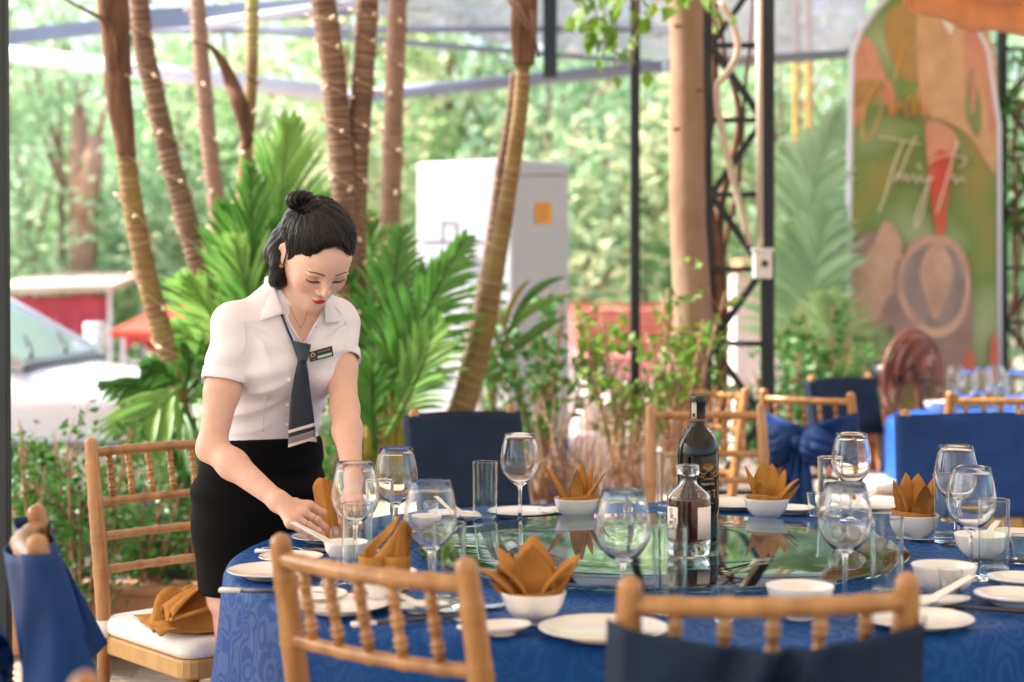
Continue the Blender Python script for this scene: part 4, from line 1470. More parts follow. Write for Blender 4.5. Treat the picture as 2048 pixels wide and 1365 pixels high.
for nm, c, c2 in (('skin_print', '#c98768', '#dba584'), ('tan_print', '#d7b083', '#c69a6c'), ('wood_print', '#cfae94', '#b5917a'), ('brown_print', '#8f766c', '#a58a7e'), ('dark_print', '#85776f', '#a39185'),
                  ('red_print', '#d5553f', '#c9735c'), ('pinkhand_print', '#d3987c', '#c6866a'), ('amber_print', '#a98644', '#b3925a'), ('olive_print', '#7b8a52', '#8b965f'), ('white_print', '#efe9e2', '#e2d3c2')):
    mat(nm, hexc(c), .5, col2=hexc(c2), vscale=7, detail=2)
mat('script_orange', hexc('#eda84e'), .5)
mat('script_cream', hexc('#f3e2cf'), .5)
lay = [0.0]


def pr(m_, pts, nm='print_shape', smooth=True):
    lay[0] += .0011
    v = [BP(x, y, lay[0]) for x, y in (closed(pts) if smooth else pts)]
    q = MB(); q.poly(v, .001, (0, -1, 0)); q.build(nm, m_, bn, smooth=False)


def closed(pts, k=6):
    n = len(pts)
    out = []
    for i in range(n):
        a, b, c, d = [Vector((*pts[(i + j - 1) % n], 0)) for j in range(4)]
        for s in range(k):
            t = s / k
            p = .5 * ((2 * b) + (c - a) * t + (2 * a - 5 * b + 4 * c - d) * t * t + (3 * b - a - 3 * c + d) * t ** 3)
            out.append((p.x, p.y))
    return out


pr('amber_print', [(1780, 20), (1835, 5), (1840, 60), (1838, 160), (1800, 150), (1770, 80)])
pr('tan_print', [(1838, 20), (1900, 40), (1905, 120), (1900, 200), (1850, 240), (1838, 180)])
pr('skin_print', [(1706, 80), (1728, 72), (1752, 100), (1770, 150), (1788, 185), (1786, 235), (1768, 200), (1740, 200), (1706, 255)])
pr('amber_print', [(1706, 170), (1745, 160), (1770, 178), (1706, 215)])
pr('tan_print', [(1900, 45), (1955, 45), (1990, 120), (1992, 330), (1975, 330), (1935, 270), (1880, 240), (1850, 230), (1895, 180)])
pr('pinkhand_print', [(1930, 60), (1960, 60), (1984, 120), (1992, 200), (1988, 300), (1975, 240), (1960, 150), (1945, 150), (1940, 230), (1928, 160)])
pr('olive_print', [(1940, 140), (1950, 150), (1946, 220), (1956, 180), (1962, 240), (1955, 275), (1942, 260), (1930, 220)])
pr('pinkhand_print', [(1946, 130), (1954, 140), (1948, 215), (1942, 230), (1940, 200)])
pr('olive_print', [(1800, 195), (1820, 212), (1900, 258), (1935, 300), (1950, 330), (1920, 310), (1890, 275), (1800, 225)])
pr('white_print', [(1872, 15), (1895, 20), (1908, 45), (1900, 70), (1884, 45)])
pr('red_print', [(1856, 250), (1885, 258), (1912, 275), (1905, 330), (1895, 400), (1888, 465), (1878, 480), (1864, 430), (1856, 340)])
pr('pinkhand_print', [(1852, 245), (1890, 250), (1914, 278), (1905, 312), (1880, 300), (1854, 320)])
pr('brown_print', [(1706, 500), (1755, 468), (1800, 560), (1795, 640), (1750, 670), (1706, 700)])
pr('wood_print', [(1706, 552), (1745, 490), (1765, 445), (1790, 455), (1803, 500), (1795, 570), (1770, 600), (1750, 650), (1706, 680)])
pr('brown_print', [(1792, 520), (1795, 740), (1870, 760), (1935, 740), (1938, 540), (1870, 600)])
pr('wood_print', [(1868, 470), (1905, 480), (1932, 520), (1938, 580), (1925, 640), (1890, 672), (1850, 670), (1810, 630), (1794, 570), (1808, 505), (1835, 478)])
pr('dark_print', [(1868, 488), (1900, 498), (1925, 540), (1928, 585), (1912, 632), (1880, 654), (1852, 652), (1818, 615), (1803, 565), (1815, 520), (1840, 495)])
pr('wood_print', [(1860, 492), (1885, 492), (1905, 540), (1890, 600), (1868, 640), (1848, 590), (1838, 540)])
pr('red_print', [(1930, 705), (1942, 700), (1946, 740), (1925, 745)])
pr('red_print', [(1980, 680), (1992, 676), (1993, 760), (1978, 760)])


def stroke(m_, pts, w=3.4):
    lay[0] += .0005
    s = spline([BP(x, y, .034 + lay[0] * .1) for x, y in pts], max(6, len(pts) * 5))
    q = MB(); q.tube(s, w / FPX * DBN / 2, 6, flat=.3); q.build('script_stroke', m_, bn)


for s in ([(1808, 86), (1798, 92), (1800, 100), (1808, 94)], [(1801, 104), (1792, 135), (1783, 168)],
          [(1752, 165), (1740, 185), (1728, 215), (1722, 250), (1724, 276), (1734, 280), (1745, 262), (1756, 232), (1762, 210)], [(1742, 208), (1760, 206), (1778, 208)],
          [(1778, 212), (1776, 232), (1784, 214), (1786, 232), (1796, 205), (1796, 222)], [(1812, 238), (1808, 215), (1818, 195), (1822, 232), (1830, 205)], [(1836, 180), (1828, 205), (1834, 232)], [(1840, 205), (1842, 235), (1850, 215)]):
    stroke('script_orange', s, 8)
for s in ([(1754, 275), (1785, 280), (1840, 290)], [(1803, 284), (1785, 330), (1768, 390), (1754, 425)], [(1828, 275), (1812, 310), (1796, 350), (1784, 366)],
          [(1786, 362), (1794, 346), (1800, 362), (1808, 350), (1812, 364), (1822, 352), (1830, 366), (1838, 354), (1846, 366), (1856, 352)], [(1832, 330), (1836, 338)],
          [(1856, 352), (1850, 390), (1838, 440), (1828, 455), (1830, 430), (1848, 380), (1862, 356)], [(1852, 330), (1870, 318), (1900, 312), (1924, 318), (1926, 330), (1912, 334)],
          [(1912, 284), (1896, 340), (1878, 400), (1870, 428)], [(1896, 360), (1904, 352), (1908, 368), (1918, 356), (1926, 366)]):
    stroke('script_cream', s, 8)
for y, x0, x1 in ((64, 1868, 1878), (72, 1852, 1892), (80, 1862, 1884)):
    stroke('amber_print', [(x0, y - 2), ((x0 + x1) / 2, y), (x1, y + 6)], 3)

# ---- standing fan
fd = 7.78
fc = P(1826, 752, fd)
fan = thing('standing_fan', 'brown standing fan with round wire cage before the banner', 'fan', (fc.x, fd, 0))
fo_ = Vector((fc.x, fd, 0))
hd = fc - fo_
yaw = R(38)
rot = Matrix.Rotation(yaw, 3, 'Z')
RF = 90 / FPX * fd


def FH(p):
    return hd + rot @ Vector(p)


q = MB()
for k in range(64):
    a = 2 * PI * k / 64
    ca, sa = math.cos(a), math.sin(a)
    q.tube([FH((ca * r_ * RF, y, sa * r_ * RF)) for r_, y in ((.24, -.07), (.55, -.066), (.85, -.045), (.985, 0.0))], .0016, 4, cap=False)
q.build('front_grille', 'fan_cage', fan)
q = MB()
for k in range(64):
    a = 2 * PI * k / 64
    ca, sa = math.cos(a), math.sin(a)
    q.tube([FH((ca * r_ * RF, y, sa * r_ * RF)) for r_, y in ((.985, .005), (.9, .05), (.6, .075), (.25, .085))], .0016, 4, cap=False)
q.build('rear_grille', 'fan_cage', fan)
for r_, y, w in ((1.0, 0, .009), (.62, -.068, .003), (.24, -.072, .005), (.25, .085, .005), (.85, -.045, .003)):
    q = MB()
    q.tube([FH((math.cos(2 * PI * k / 40) * r_ * RF, y, math.sin(2 * PI * k / 40) * r_ * RF)) for k in range(41)], w, 6, cap=False)
    q.build('cage_ring', 'fan_cage', fan)
for k in range(5):
    q = MB()
    a0 = 2 * PI * k / 5

    def bl(u, v):
        r_ = RF * (.14 + .74 * v)
        a = a0 + (u - .5) * (1.05 - .25 * v) + .15 * v
        return FH((math.cos(a) * r_, .035 * (u - .5) * 2, math.sin(a) * r_))
    q.grid(bl, 7, 7)
    q.build('blade', 'fan_blade', fan, solid=.003)
q = MB(); q.tube([FH((0, -.08, 0)), FH((0, -.07, 0)), FH((0, -.02, 0))], [.02, .038, .04], 18); q.build('hub_cap', 'fan_blade', fan)
q = MB(); q.tube([FH((0, .09, 0)), FH((0, .11, 0)), FH((0, .2, 0)), FH((0, .23, 0))], [.05, .07, .068, .035], 18); q.build('motor', 'black_plastic', fan)
q = MB(); q.tube([FH((0, .16, -.05)), FH((0, .16, -.2)), Vector((0, .1, .05))], [.022, .016, .018], 10); q.build('stand_pole', 'fan_cage', fan)
q = MB(); q.lathe([(0, .05), (.06, .045), (.18, .02), (.2, 0), (0, 0)], 28); q.build('stand_base', 'black_plastic', fan).location = (0, .1, 0)

# ---- orange parasol edge, top right
pa_ = thing('orange_parasol', 'orange canvas parasol edge jutting in at the top right', 'parasol', (2.85, 6.2, 0))
po = Vector((2.85, 6.2, 0))
zc_ = 2.86
for k in range(8):
    a0, a1 = 2 * PI * k / 8 + .2, 2 * PI * (k + 1) / 8 + .2
    q = MB()

    def panel(u, v):
        a = a0 + (a1 - a0) * u
        r_ = 1.42 * v * (1 - .05 * math.sin(PI * u))
        return Vector((math.cos(a) * r_, math.sin(a) * r_, zc_ + .62 * (1 - v ** 1.3) - .05 * math.sin(PI * u) * v - .25))
    q.grid(panel, 8, 10)
    q.build('canopy_panel', 'orange_canvas', pa_, solid=.003)
    q = MB()

    def val(u, v):
        a = a0 + (a1 - a0) * u
        r_ = 1.42 * (1 - .05 * math.sin(PI * u))
        return Vector((math.cos(a) * r_, math.sin(a) * r_, zc_ - .25 - .05 * math.sin(PI * u) - .13 * v + .012 * math.sin(u * 18) * v))
    q.grid(val, 16, 4)
    q.build('valance', 'orange_canvas', pa_, solid=.003)
    q = MB(); q.tube([(0, 0, zc_ + .34), (math.cos(a0) * 1.4, math.sin(a0) * 1.4, zc_ - .265)], .008, 6); q.build('rib', 'chair_wood', pa_)
q = MB(); q.tube([(0, 0, 0), (0, 0, zc_ + .4)], .024, 12); q.build('pole', 'chair_wood', pa_)


# ================================================================== CHAIRS
HT = .925


def bamboo(q, a, b, r, nodes, seg=10, taper=None, dome=False):
    """rod with double bamboo nodes at fractions"""
    a, b = Vector(a), Vector(b)
    L = (b - a).length
    ev = [(0, 1.0)]
    for n_ in nodes:
        w = .0019 / L
        ev += [(n_ - 4 * w, 1.0), (n_ - 2.6 * w, 1.5), (n_ - 1.2 * w, 1.08), (n_ + 1.2 * w, 1.08), (n_ + 2.6 * w, 1.5), (n_ + 4 * w, 1.0)]
    if dome:
        ev += [(1 - .010 / L, 1.0), (1 - .004 / L, .86), (1, .45)]
    else:
        ev += [(1, 1.0)]
    pts, rr = [], []
    for f, k in ev:
        pts.append(a.lerp(b, f)); rr.append(r * k * (1 if taper is None else taper(f)))
    q.tube(pts, rr, seg)


def make_chair():
    t = empty('banquet_chair')
    W2t, W2s = .178, .185          # half spacing of the back posts at the top and at the seat
    yb, yt, yf = -.19, -.265, -.235
    for s in (-1, 1):
        q = MB()
        key = [(0, s * .175, yf - .02), (.2, s * .18, yb - .022), (.43, s * W2s, yb), (.6, s * .183, yb - .018), (.76, s * .181, yb - .045), (HT, s * W2t, yt)]
        pts = spline([(x, y, z) for z, x, y in key], 60)
        rr = []
        for i, p in enumerate(pts):
            z = p.z
            r = .0165 + .003 * math.sin(PI * min(1, max(0, (z - .4) / .55)))
            for zn in (.16, .36, .60, .68, .765, .84):
                for dz in (-.006, .006):
                    r += .0022 * math.exp(-((z - zn - dz) / .0035) ** 2)
            if z > HT - .014:
                r *= math.sqrt(max(.12, 1 - ((z - (HT - .014)) / .0145) ** 2))
            rr.append(r)
        # resample denser for the rings
        pts2 = spline([(x, y, z) for z, x, y in key], 150)
        rr2 = []
        for p in pts2:
            z = p.z
            r = .0158 + .0032 * math.sin(PI * min(1, max(0, (z - .36) / .56)))
            for zn in (.16, .36, .60, .68, .765, .852):
                for dz in (-.007, .007):
                    r += .0020 * math.exp(-((z - zn - dz) / .004) ** 2)
            if z > HT - .014:
                r *= math.sqrt(max(.05, 1 - ((z - (HT - .014)) / .0142) ** 2))
            rr2.append(r)
        q.tube(pts2, rr2, 14)
        q.build('back_post', 'chair_wood', t)
        q = MB()
        bamboo(q, (s * .19, .19, 0), (s * .185, .185, .43), .0165, (.3, .62, .9), 12)
        q.build('front_leg', 'chair_wood', t)
        for z, nm in ((.14, 'stretcher'), (.26, 'stretcher')):
            q = MB(); bamboo(q, (s * .188, .188, z), (s * .178, yf + .03 - (.01 if z < .2 else -.012), z), .0095, (.33, .66), 8); q.build(nm, 'chair_wood', t)
    for z, r, bow in ((.887, .0125, .03), (.765, .0105, .022), (.682, .0105, .018), (.602, .0105, .014)):
        u = (z - .43) / (HT - .43)
        y = yb + (yt - yb) * u ** 1.15
        q = MB()
        n = 41
        pts, rr = [], []
        hw = W2s + (W2t - W2s) * u
        for i in range(n):
            x = -hw + 2 * hw * i / (n - 1)
            pts.append((x, y - bow * (1 - (x / hw) ** 2), z))
            k = 1.0
            for c in (-.68, -.33, 0, .33, .68):
                k += .22 * math.exp(-((x / hw - c) / .03) ** 2)
            rr.append(r * k)
        q.tube(pts, rr, 10)
        q.build('top_rail' if z > .85 else 'back_rail', 'chair_wood', t)
    for k in range(5):
        x = -.122 + .061 * k
        hw = .18
        ya = yb + (yt - yb) * ((.765 - .43) / .495) ** 1.15 - .022 * (1 - (x / hw) ** 2)
        yb2 = yb + (yt - yb) * ((.887 - .43) / .495) ** 1.15 - .03 * (1 - (x / hw) ** 2)
        q = MB(); bamboo(q, (x, ya, .765), (x, yb2, .887), .0078, (.24, .5, .76), 10); q.build('spindle', 'chair_wood', t)
    for y, z in ((.188, .14), (.188, .26), (yf + .03, .2)):
        q = MB(); bamboo(q, (-.185, y, z), (.185, y, z), .0095, (.25, .5, .75), 8); q.build('stretcher', 'chair_wood', t)
    # seat frame and cushion
    def rr_poly(wf, wb, yf_, yb_, rad, n=5):
        pts = []
        for cx, cy, a0 in ((wf - rad, yf_ - rad, 0), (-wf + rad, yf_ - rad, 90), (-wb + rad, yb_ + rad, 180), (wb - rad, yb_ + rad, 270)):
            for i in range(n):
                a = R(a0 + 90 * i / (n - 1))
                pts.append((cx + rad * math.cos(a), cy + rad * math.sin(a)))
        return pts
    q = MB()
    pp = rr_poly(.215, .19, .215, -.205, .045)
    q.poly([(x, y, .405) for x, y in pp], .045, (0, 0, 1))
    q.build('seat', 'seat_wood', t, smooth=False, bevel=.006)
    q = MB()
    rings = []
    for s, z in ((.97, .452), (1.0, .462), (1.0, .482), (.96, .494), (.8, .500), (.45, .503)):
        rings.append([(x * s, y * s, z) for x, y in pp])
    n = len(pp)
    q.add([v for r_ in rings for v in r_], [(i * n + k, i * n + (k + 1) % n, (i + 1) * n + (k + 1) % n, (i + 1) * n + k) for i in range(len(rings) - 1) for k in range(n)] + [tuple((len(rings) - 1) * n + k for k in range(n)), tuple(range(n - 1, -1, -1))])
    q.build('cushion', 'cushion', t)
    for s in (-1, 1):
        q = MB(); q.tube([(s * .186, yb, .445), (s * .186, yb - .002, .485)], .0205, 12); q.build('cushion_tie', 'cushion', t)
    return t


proto = make_chair()
CH = 'wooden bamboo-style banquet chairs'
first = [True]


def chair(loc, face, label):
    """face = direction the sitter looks, in degrees clockwise from +Y"""
    if first[0]:
        c = proto; first[0] = False
    else:
        c = copy_tree(proto)
    c.location = (loc[0], loc[1], 0)
    c.rotation_euler = (0, 0, -R(face))
    tag(c, label, 'chair', CH)
    return c


def chair_at(px, d, face, label, dy=.0):
    """px: mid of the top rail, d its depth"""
    x = (px - CX) / FPX * d
    a = R(face)
    f = Vector((math.sin(a), math.cos(a)))
    return chair((x + f.x * .265, d + f.y * .265), face, label)


c_nl = chair_at(736, 2.345, 38, 'honey wood chair with bare spindle back, front left of the table')
c_nr = chair_at(1540, 2.10, -4, 'wood chair with a dark sash gathered on its back, front centre')
c_left = chair_at(305, 4.22, 135, 'wood chair with white cushion holding a crumpled napkin, behind the waitress')
c_edge = chair_at(70, 2.62, 74, 'wood chair with hanging blue sash at the left edge')
c_edge2 = chair_at(100, 1.38, 84, 'out of focus chair of which only one post tip shows at the bottom left')
c_fl = chair_at(925, 5.2, 146, 'wood chair under a navy back cover, across the table by the palms')
c_fc = chair_at(1411, 5.33, 178, 'bare spindle chair behind the wine bottle')
c_b1 = chair_at(1434, 6.4, 240, 'bare spindle chair farther back, behind the bottle chair')
c_bow = chair_at(1612, 6.1, 38, 'wood chair tied with a blue bow, beyond the lotus napkin')
c_cov = chair_at(1680, 7.3, 145, 'wood chair under a charcoal back cover, left of the fan')
c_r1 = chair_at(1905, 8.1, 172, 'bare spindle chair in front of the fan, at the second table')
c_blue = chair_at(1926, 5.1, 180, 'wood chair under a wide blue back cover, right side of the table')
c_r2 = chair_at(2000, 6.05, 4, 'bare chair just behind the blue covered chair')


def wrap_cover(c, m_, z0, z1, label, seedv=0, drop=.0, name='chair_cover'):
    """rectangular sleeve over the upper back"""
    t = empty('back_cover'); t.parent = c; t['label'] = label
    q = MB()
    n = 64

    def fn(u, v):
        z = z1 + (z0 - z1) * v
        uu = (z - .43) / (HT - .43)
        y = -.19 - .075 * max(0, uu) ** 1.15
        a = 2 * PI * u
        hw, th = .214 - .006 * uu, .026 + .012 * v
        ca, sa = math.cos(a), math.sin(a)
        x = hw * math.copysign(abs(ca) ** .25, ca)
        yy = th * math.copysign(abs(sa) ** .6, sa)
        bow = .022 * (1 - (x / .215) ** 2)
        w = .010 * mnoise.noise(Vector((x * 9, v * 3, seedv + (1 if sa > 0 else 5)))) + .007 * mnoise.noise(Vector((x * 20 + v * 4, v * 7, seedv)))
        w = w * max(0, 1 - (abs(x) / .214) ** 5) + .004
        return Vector((x, y - bow * .8 + yy + w * (1 if sa > 0 else -1), z + .004 * math.sin(x * 14 + seedv) - drop * x))
    q.grid(fn, n, 16, wrap=True)
    q.build('cover_band', m_, t, solid=.002)
    q = MB()
    pts = []
    for i in range(n + 1):
        p = fn(i / n % 1, 1.0)
        pts.append(p + Vector((0, 0, .003)))
    q.tube(pts, .0028, 5, cap=False)
    q.build('hem', m_, t)
    return t


wrap_cover(c_fl, 'sash_navy', .615, .906, 'navy cloth cover over the back of the chair by the palms', 1)
wrap_cover(c_cov, 'sash_navy', .66, .906, 'charcoal cloth cover over the back of the chair left of the fan', 2)
wrap_cover(c_blue, 'sash_blue', .60, .908, 'wide blue satin cover over the chair at the right of the table', 3)

# near right chair: sash stretched behind the posts, gathered towards the middle
t = empty('sash'); t.parent = c_nr; t['label'] = 'charcoal sash gathered behind the front centre chair'
q = MB()


def sash(u, v):
    x = -.205 + .41 * u
    e = abs(x) / .205
    top = .868 - .028 * (1 - e ** 1.6)
    bot = .52 - .02 * (1 - e)
    z = top + (bot - top) * v
    uu = (z - .43) / (HT - .43)
    y = -.19 - .075 * uu ** 1.15 - .026
    g = math.exp(-(x / .07) ** 2)
    fold = .017 * math.sin(x * 95 + 2 * math.sin(v * 5)) * g + .013 * math.sin((abs(x) * 42 + z * 30)) * (1 - g) * (1 - e ** 4) * (.3 + .7 * v)
    yy = y - .022 * (1 - e ** 2) - .012 * g + fold - .012
    if e > .93:
        yy += (e - .93) / .07 * .045
    return Vector((x, yy, z))


q.grid(sash, 90, 30)
q.build('sash_panel', 'sash_navy', t, solid=.002)
q = MB()
q.grid(lambda u, v: Vector(((u - .5) * (.10 - .03 * math.sin(PI * v)), -.335 - .03 * math.cos(PI * (u - .5)) + .006 * math.sin(u * 40), .80 - .2 * v)), 22, 12)
q.build('gather_band', 'sash_navy', t, solid=.003)
q = MB()
for s in (-1, 1):
    q.grid(lambda u, v: Vector((s * (.02 + .05 * u + .05 * v), -.33 - .02 * math.sin(PI * u) + .012 * math.sin(v * 9), .62 - .3 * v + .02 * u)), 10, 14)
q.build('tail', 'sash_navy', t, solid=.002)

# left edge chair: blue sash slung over the back with a loose bow
t = empty('sash'); t.parent = c_edge; t['label'] = 'blue sash slung over the chair at the left edge'
q = MB()


def sl2(u, v):
    x = -.2 + .40 * u
    z = .900 - .21 * v - .03 * math.sin(PI * u) * (1 - v)
    uu = (z - .43) / (HT - .43)
    y = -.19 - .075 * uu ** 1.15
    return Vector((x, y - .03 - .02 * math.sin(PI * u) + .008 * math.sin(x * 40 + v * 3), z))


q.grid(sl2, 40, 14)
q.build('sash_panel', 'sash_blue', t, solid=.002)
q = MB()
q.grid(lambda u, v: sl2(u, v) + Vector((0, .046 + .02 * math.sin(PI * u) + .02 * v + .006 * math.sin(u * 25 + v * 6), 0)), 40, 14)
q.build('sash_panel', 'sash_blue', t, solid=.002)
for s in (-1, 1):
    q = MB()

    def side(u, v):
        p = sl2(0 if s < 0 else 1, v)
        w_ = .046 + .075 * v
        return p + Vector((s * (.016 * math.sin(PI * u) + .010 * math.sin(u * 9 + v * 5) * v), -.018 * v + w_ * u, -.05 * v * math.sin(u * 2.6 + .3)))
    q.grid(side, 16, 20)
    q.build('sash_side', 'sash_blue', t, solid=.002)
for s in (-1, 1):
    q = MB()

    def lobe(u, v):
        a = (v - .5) * 2
        r_ = u
        return Vector((s * .17 * r_, -.305 - .10 * math.sin(PI * r_) * math.cos(a * 1.3), .70 + .085 * a * math.sin(PI * (r_ * .8 + .12)) - .05 * r_)) + Vector((0, .008 * math.sin(v * 26) * r_, 0))
    q.grid(lobe, 14, 22)
    q.build('bow_loop', 'sash_blue', t, solid=.002)
    q = MB()
    q.grid(lambda u, v: Vector((s * (.02 + .07 * v) + (u - .5) * (.05 + .08 * v), -.315 - .035 * math.sin(PI * v * .8) + .012 * math.sin(u * 14 + v * 4), .69 - .34 * v)), 14, 18)
    q.build('tail', 'sash_blue', t, solid=.002)
q = MB(); q.lathe([(0, -.03), (.022, -.022), (.03, 0), (.024, .022), (0, .03)], 14); kn = q.build('knot', 'sash_blue', t); kn.location = (0, -.325, .70)


def bow(c, m_, label):
    """sash wrapped round the back with a bow on the rear"""
    t = empty('sash'); t.parent = c; t['label'] = label
    q = MB()

    def band(u, v):
        a = 2 * PI * u
        ca, sa = math.cos(a), math.sin(a)
        x = .198 * math.copysign(abs(ca) ** .3, ca)
        e = abs(x) / .198
        z = .85 - .1 * (1 - e) * (.6 if sa < 0 else .9) - (.10 + .14 * e) * v
        uu = (z - .43) / (HT - .43)
        y = -.19 - .075 * uu ** 1.15
        return Vector((x, y - .02 * (1 - e * e) + .026 * math.copysign(abs(sa) ** .6, sa) + .005 * math.sin(x * 40 + v * 12), z))
    q.grid(band, 64, 12, wrap=True)
    q.build('sash_band', m_, t, solid=.002)
    for s in (-1, 1):
        for k in range(2):
            q = MB()

            def lobe(u, v):
                a = (v - .5) * 2
                L = (.165 if k == 0 else .12)
                zz = .735 + (.075 - .02 * k) * a * math.sin(PI * (u * .78 + .12)) - (.02 if k == 0 else .045) * u
                return Vector((s * L * u, -.305 - (.075 + .02 * k) * math.sin(PI * u * .95) * (1 - .5 * a * a) + .009 * math.sin(v * 22 + k) * u, zz))
            q.grid(lobe, 14, 24)
            q.build('bow_loop', m_, t, solid=.002)
        q = MB()
        q.grid(lambda u, v: Vector((s * (.01 + .05 * v) + (u - .5) * (.04 + .11 * v), -.32 - .03 * math.sin(PI * v * .8) + .012 * math.sin(u * 13 + v * 4 + s), .72 - .36 * v)), 14, 18)
        q.build('tail', m_, t, solid=.002)
    q = MB(); q.lathe([(0, -.028), (.02, -.02), (.028, 0), (.02, .02), (0, .028)], 14); kn = q.build('knot', m_, t); kn.location = (0, -.33, .735)
    return t


bow(c_bow, 'sash_blue', 'dark blue sash tied in a big bow on the chair beyond the lotus napkin')

# crumpled napkin on the left chair
nb = c_left.location
q = MB()


def crump(u, v):
    x, y = (u - .5) * .34, (v - .5) * .27
    r_ = math.sqrt((x / .16) ** 2 + (y / .13) ** 2)
    h = .085 * max(0, 1 - r_ ** 2.2)
    f = .022 * math.sin(u * 13 + 3 * math.sin(v * 5)) + .016 * math.sin(v * 21 + u * 6)
    n_ = mnoise.noise(Vector((u * 4, v * 4, 3)))
    return Vector((x * (1 + .12 * n_), y * (1 + .12 * n_), max(.004, h + f * (1 if r_ < .9 else .3) + .02 * n_)))


for k in range(3):
    pass
t = thing('crumpled_napkin', 'crumpled rust brown napkins heaped on the white cushion', 'napkin', (nb.x + .03, nb.y - .10, .503), R(25))
q.grid(crump, 46, 40); q.build('cloth', 'napkin', t, solid=.003)
q = MB()
q.grid(lambda u, v: Vector(((u - .5) * .27, (v - .5) * .2 - .01, .035 + .07 * math.sin(PI * u) ** .8 * (.6 + .4 * math.cos(v * 3)) + .016 * math.sin(v * 17 + u * 4))), 30, 24)
q.build('folded_layer', 'napkin', t, solid=.003)
q = MB()
q.tube(spline([(-.14, -.1, .03), (-.07, -.115, .05), (.02, -.11, .062), (.1, -.09, .05), (.14, -.02, .035)], 24), .010, 8, flat=.6)
q.build('folded_edge', 'napkin', t)

# ================================================================== ROUND TABLE
TX, TY, TR, TZ = .31, 3.39, .885, .745
GZ = .766                               # upper face of the glass turntable
t = thing('round_table', 'round banquet table hidden under the blue cloth', 'table', (TX, TY, 0))
q = MB(); q.lathe([(0, .70), (.86, .70), (.865, .72), (.86, .738), (0, .738)], 64); q.build('tabletop', 'chair_wood', t)
for k in range(4):
    a = PI / 4 + k * PI / 2
    q = MB(); q.tube([(math.cos(a) * .5, math.sin(a) * .5, .695), (math.cos(a) * .62, math.sin(a) * .62, 0)], .02, 8); q.build('leg', 'dark_steel', t)


def tablecloth(cx, cy, r, z, m_, label, floor=.06, seed=0, nfold=22):
    q = MB()
    NA = 288
    rings = [0.02, .2, .4, .6, .75, .85, .92, .965]
    prof = [(r * f, z) for f in rings] + [(r * .985, z - .002), (r * .996, z - .008), (r + .002, z - .02)]
    nd = 22
    vs = [Vector((cx, cy, z))]
    hdrop = z - floor
    allr = []
    for rr_, zz in prof:
        allr.append([(rr_, zz, 0.0)] * NA)
    for j in range(1, nd + 1):
        v = j / nd
        row = []
        for k in range(NA):
            a = 2 * PI * k / NA
            ph = nfold * a + 2.2 * mnoise.noise(Vector((math.cos(a) * 1.6, math.sin(a) * 1.6, seed)))
            amp = .075 * v ** .8 * (.55 + .6 * mnoise.noise(Vector((math.cos(a) * 2.3, math.sin(a) * 2.3, seed + 7))))
            f = math.sin(ph)
            f = f * (1 - .25 * f * f)
            sec = .008 * math.sin(nfold * 2.7 * a + 5 * v) * v
            row.append((r + .004 + .055 * v + amp * f + sec, z - .02 - (hdrop - .02) * v, 0))
        allr.append(row)
    for row in allr:
        for k, (rr_, zz, _) in enumerate(row):
            a = 2 * PI * k / NA
            w = 0
            if zz >= z - .0001:
                w = .0012 * mnoise.noise(Vector((rr_ * math.cos(a) * 5, rr_ * math.sin(a) * 5, seed)))
            vs.append(Vector((cx + rr_ * math.cos(a), cy + rr_ * math.sin(a), zz + w)))
    fs = [(0, 1 + k, 1 + (k + 1) % NA) for k in range(NA)]
    for j in range(len(allr) - 1):
        for k in range(NA):
            k2 = (k + 1) % NA
            fs.append((1 + j * NA + k, 1 + (j + 1) * NA + k, 1 + (j + 1) * NA + k2, 1 + j * NA + k2))
    q.add(vs, fs)
    return tag(q.build('tablecloth', m_), label, 'tablecloth')


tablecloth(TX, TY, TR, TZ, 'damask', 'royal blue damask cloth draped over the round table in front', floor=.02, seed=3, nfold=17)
# glass turntable
ls = thing('lazy_susan', 'large round glass turntable in the middle of the table', 'lazy susan', (TX - .006, TY, TZ + .001))
q = MB(); q.lathe([(0, GZ - TZ - .0105), (.25, GZ - TZ - .0105), (.488, GZ - TZ - .0105), (.4935, GZ - TZ - .0095), (.4955, GZ - TZ - .0075), (.4955, GZ - TZ - .004), (.4935, GZ - TZ - .002), (.488, GZ - TZ - .001), (.25, GZ - TZ - .001), (0, GZ - TZ - .001)], 160)
q.build('glass_disc', 'glass_green', ls, autos=12)
q = MB(); q.lathe([(0, .0), (.13, .0), (.14, .003), (.14, .007), (.12, .0095), (0, .0095)], 40); q.build('swivel_base', 'silver', ls)


# ================================================================== TABLEWARE
def proto_wine():
    t = empty('wine_glass')
    out = [(.0, .0), (.034, .0), (.0345, .0012), (.031, .0024), (.018, .0044), (.008, .0085), (.0048, .016), (.0040, .03), (.0038, .055), (.0040, .078), (.0055, .0875),
           (.012, .0925), (.024, .1005), (.036, .113), (.0435, .128), (.0462, .143), (.0455, .158), (.0425, .176), (.0385, .194), (.0350, .2095)]
    inn = [(.0346, .2100), (.0341, .2095), (.0376, .194), (.0416, .176), (.0446, .158), (.0452, .143), (.0425, .129), (.0350, .1145), (.0230, .1025), (.0100, .0960), (.0, .0948)]
    q = MB(); q.lathe(out + inn, 40); q.build('glass_body', 'glass', t)
    return t


def proto_high():
    t = empty('highball_glass')
    out = [(.0, .0), (.022, .0), (.0252, .0), (.0262, .0006), (.0268, .002), (.0270, .004), (.02705, .006), (.0274, .03), (.0280, .07), (.0290, .143), (.0291, .1455)]
    inn = [(.0290, .1463), (.0286, .1466), (.0282, .1463), (.0281, .1455), (.0280, .143), (.0270, .07), (.0264, .03), (.02625, .023), (.0260, .0205), (.0250, .0188), (.0235, .0182), (.02, .018), (.0, .018)]
    q = MB(); q.lathe(out + inn, 36); q.build('glass_body', 'glass_thick', t)
    return t


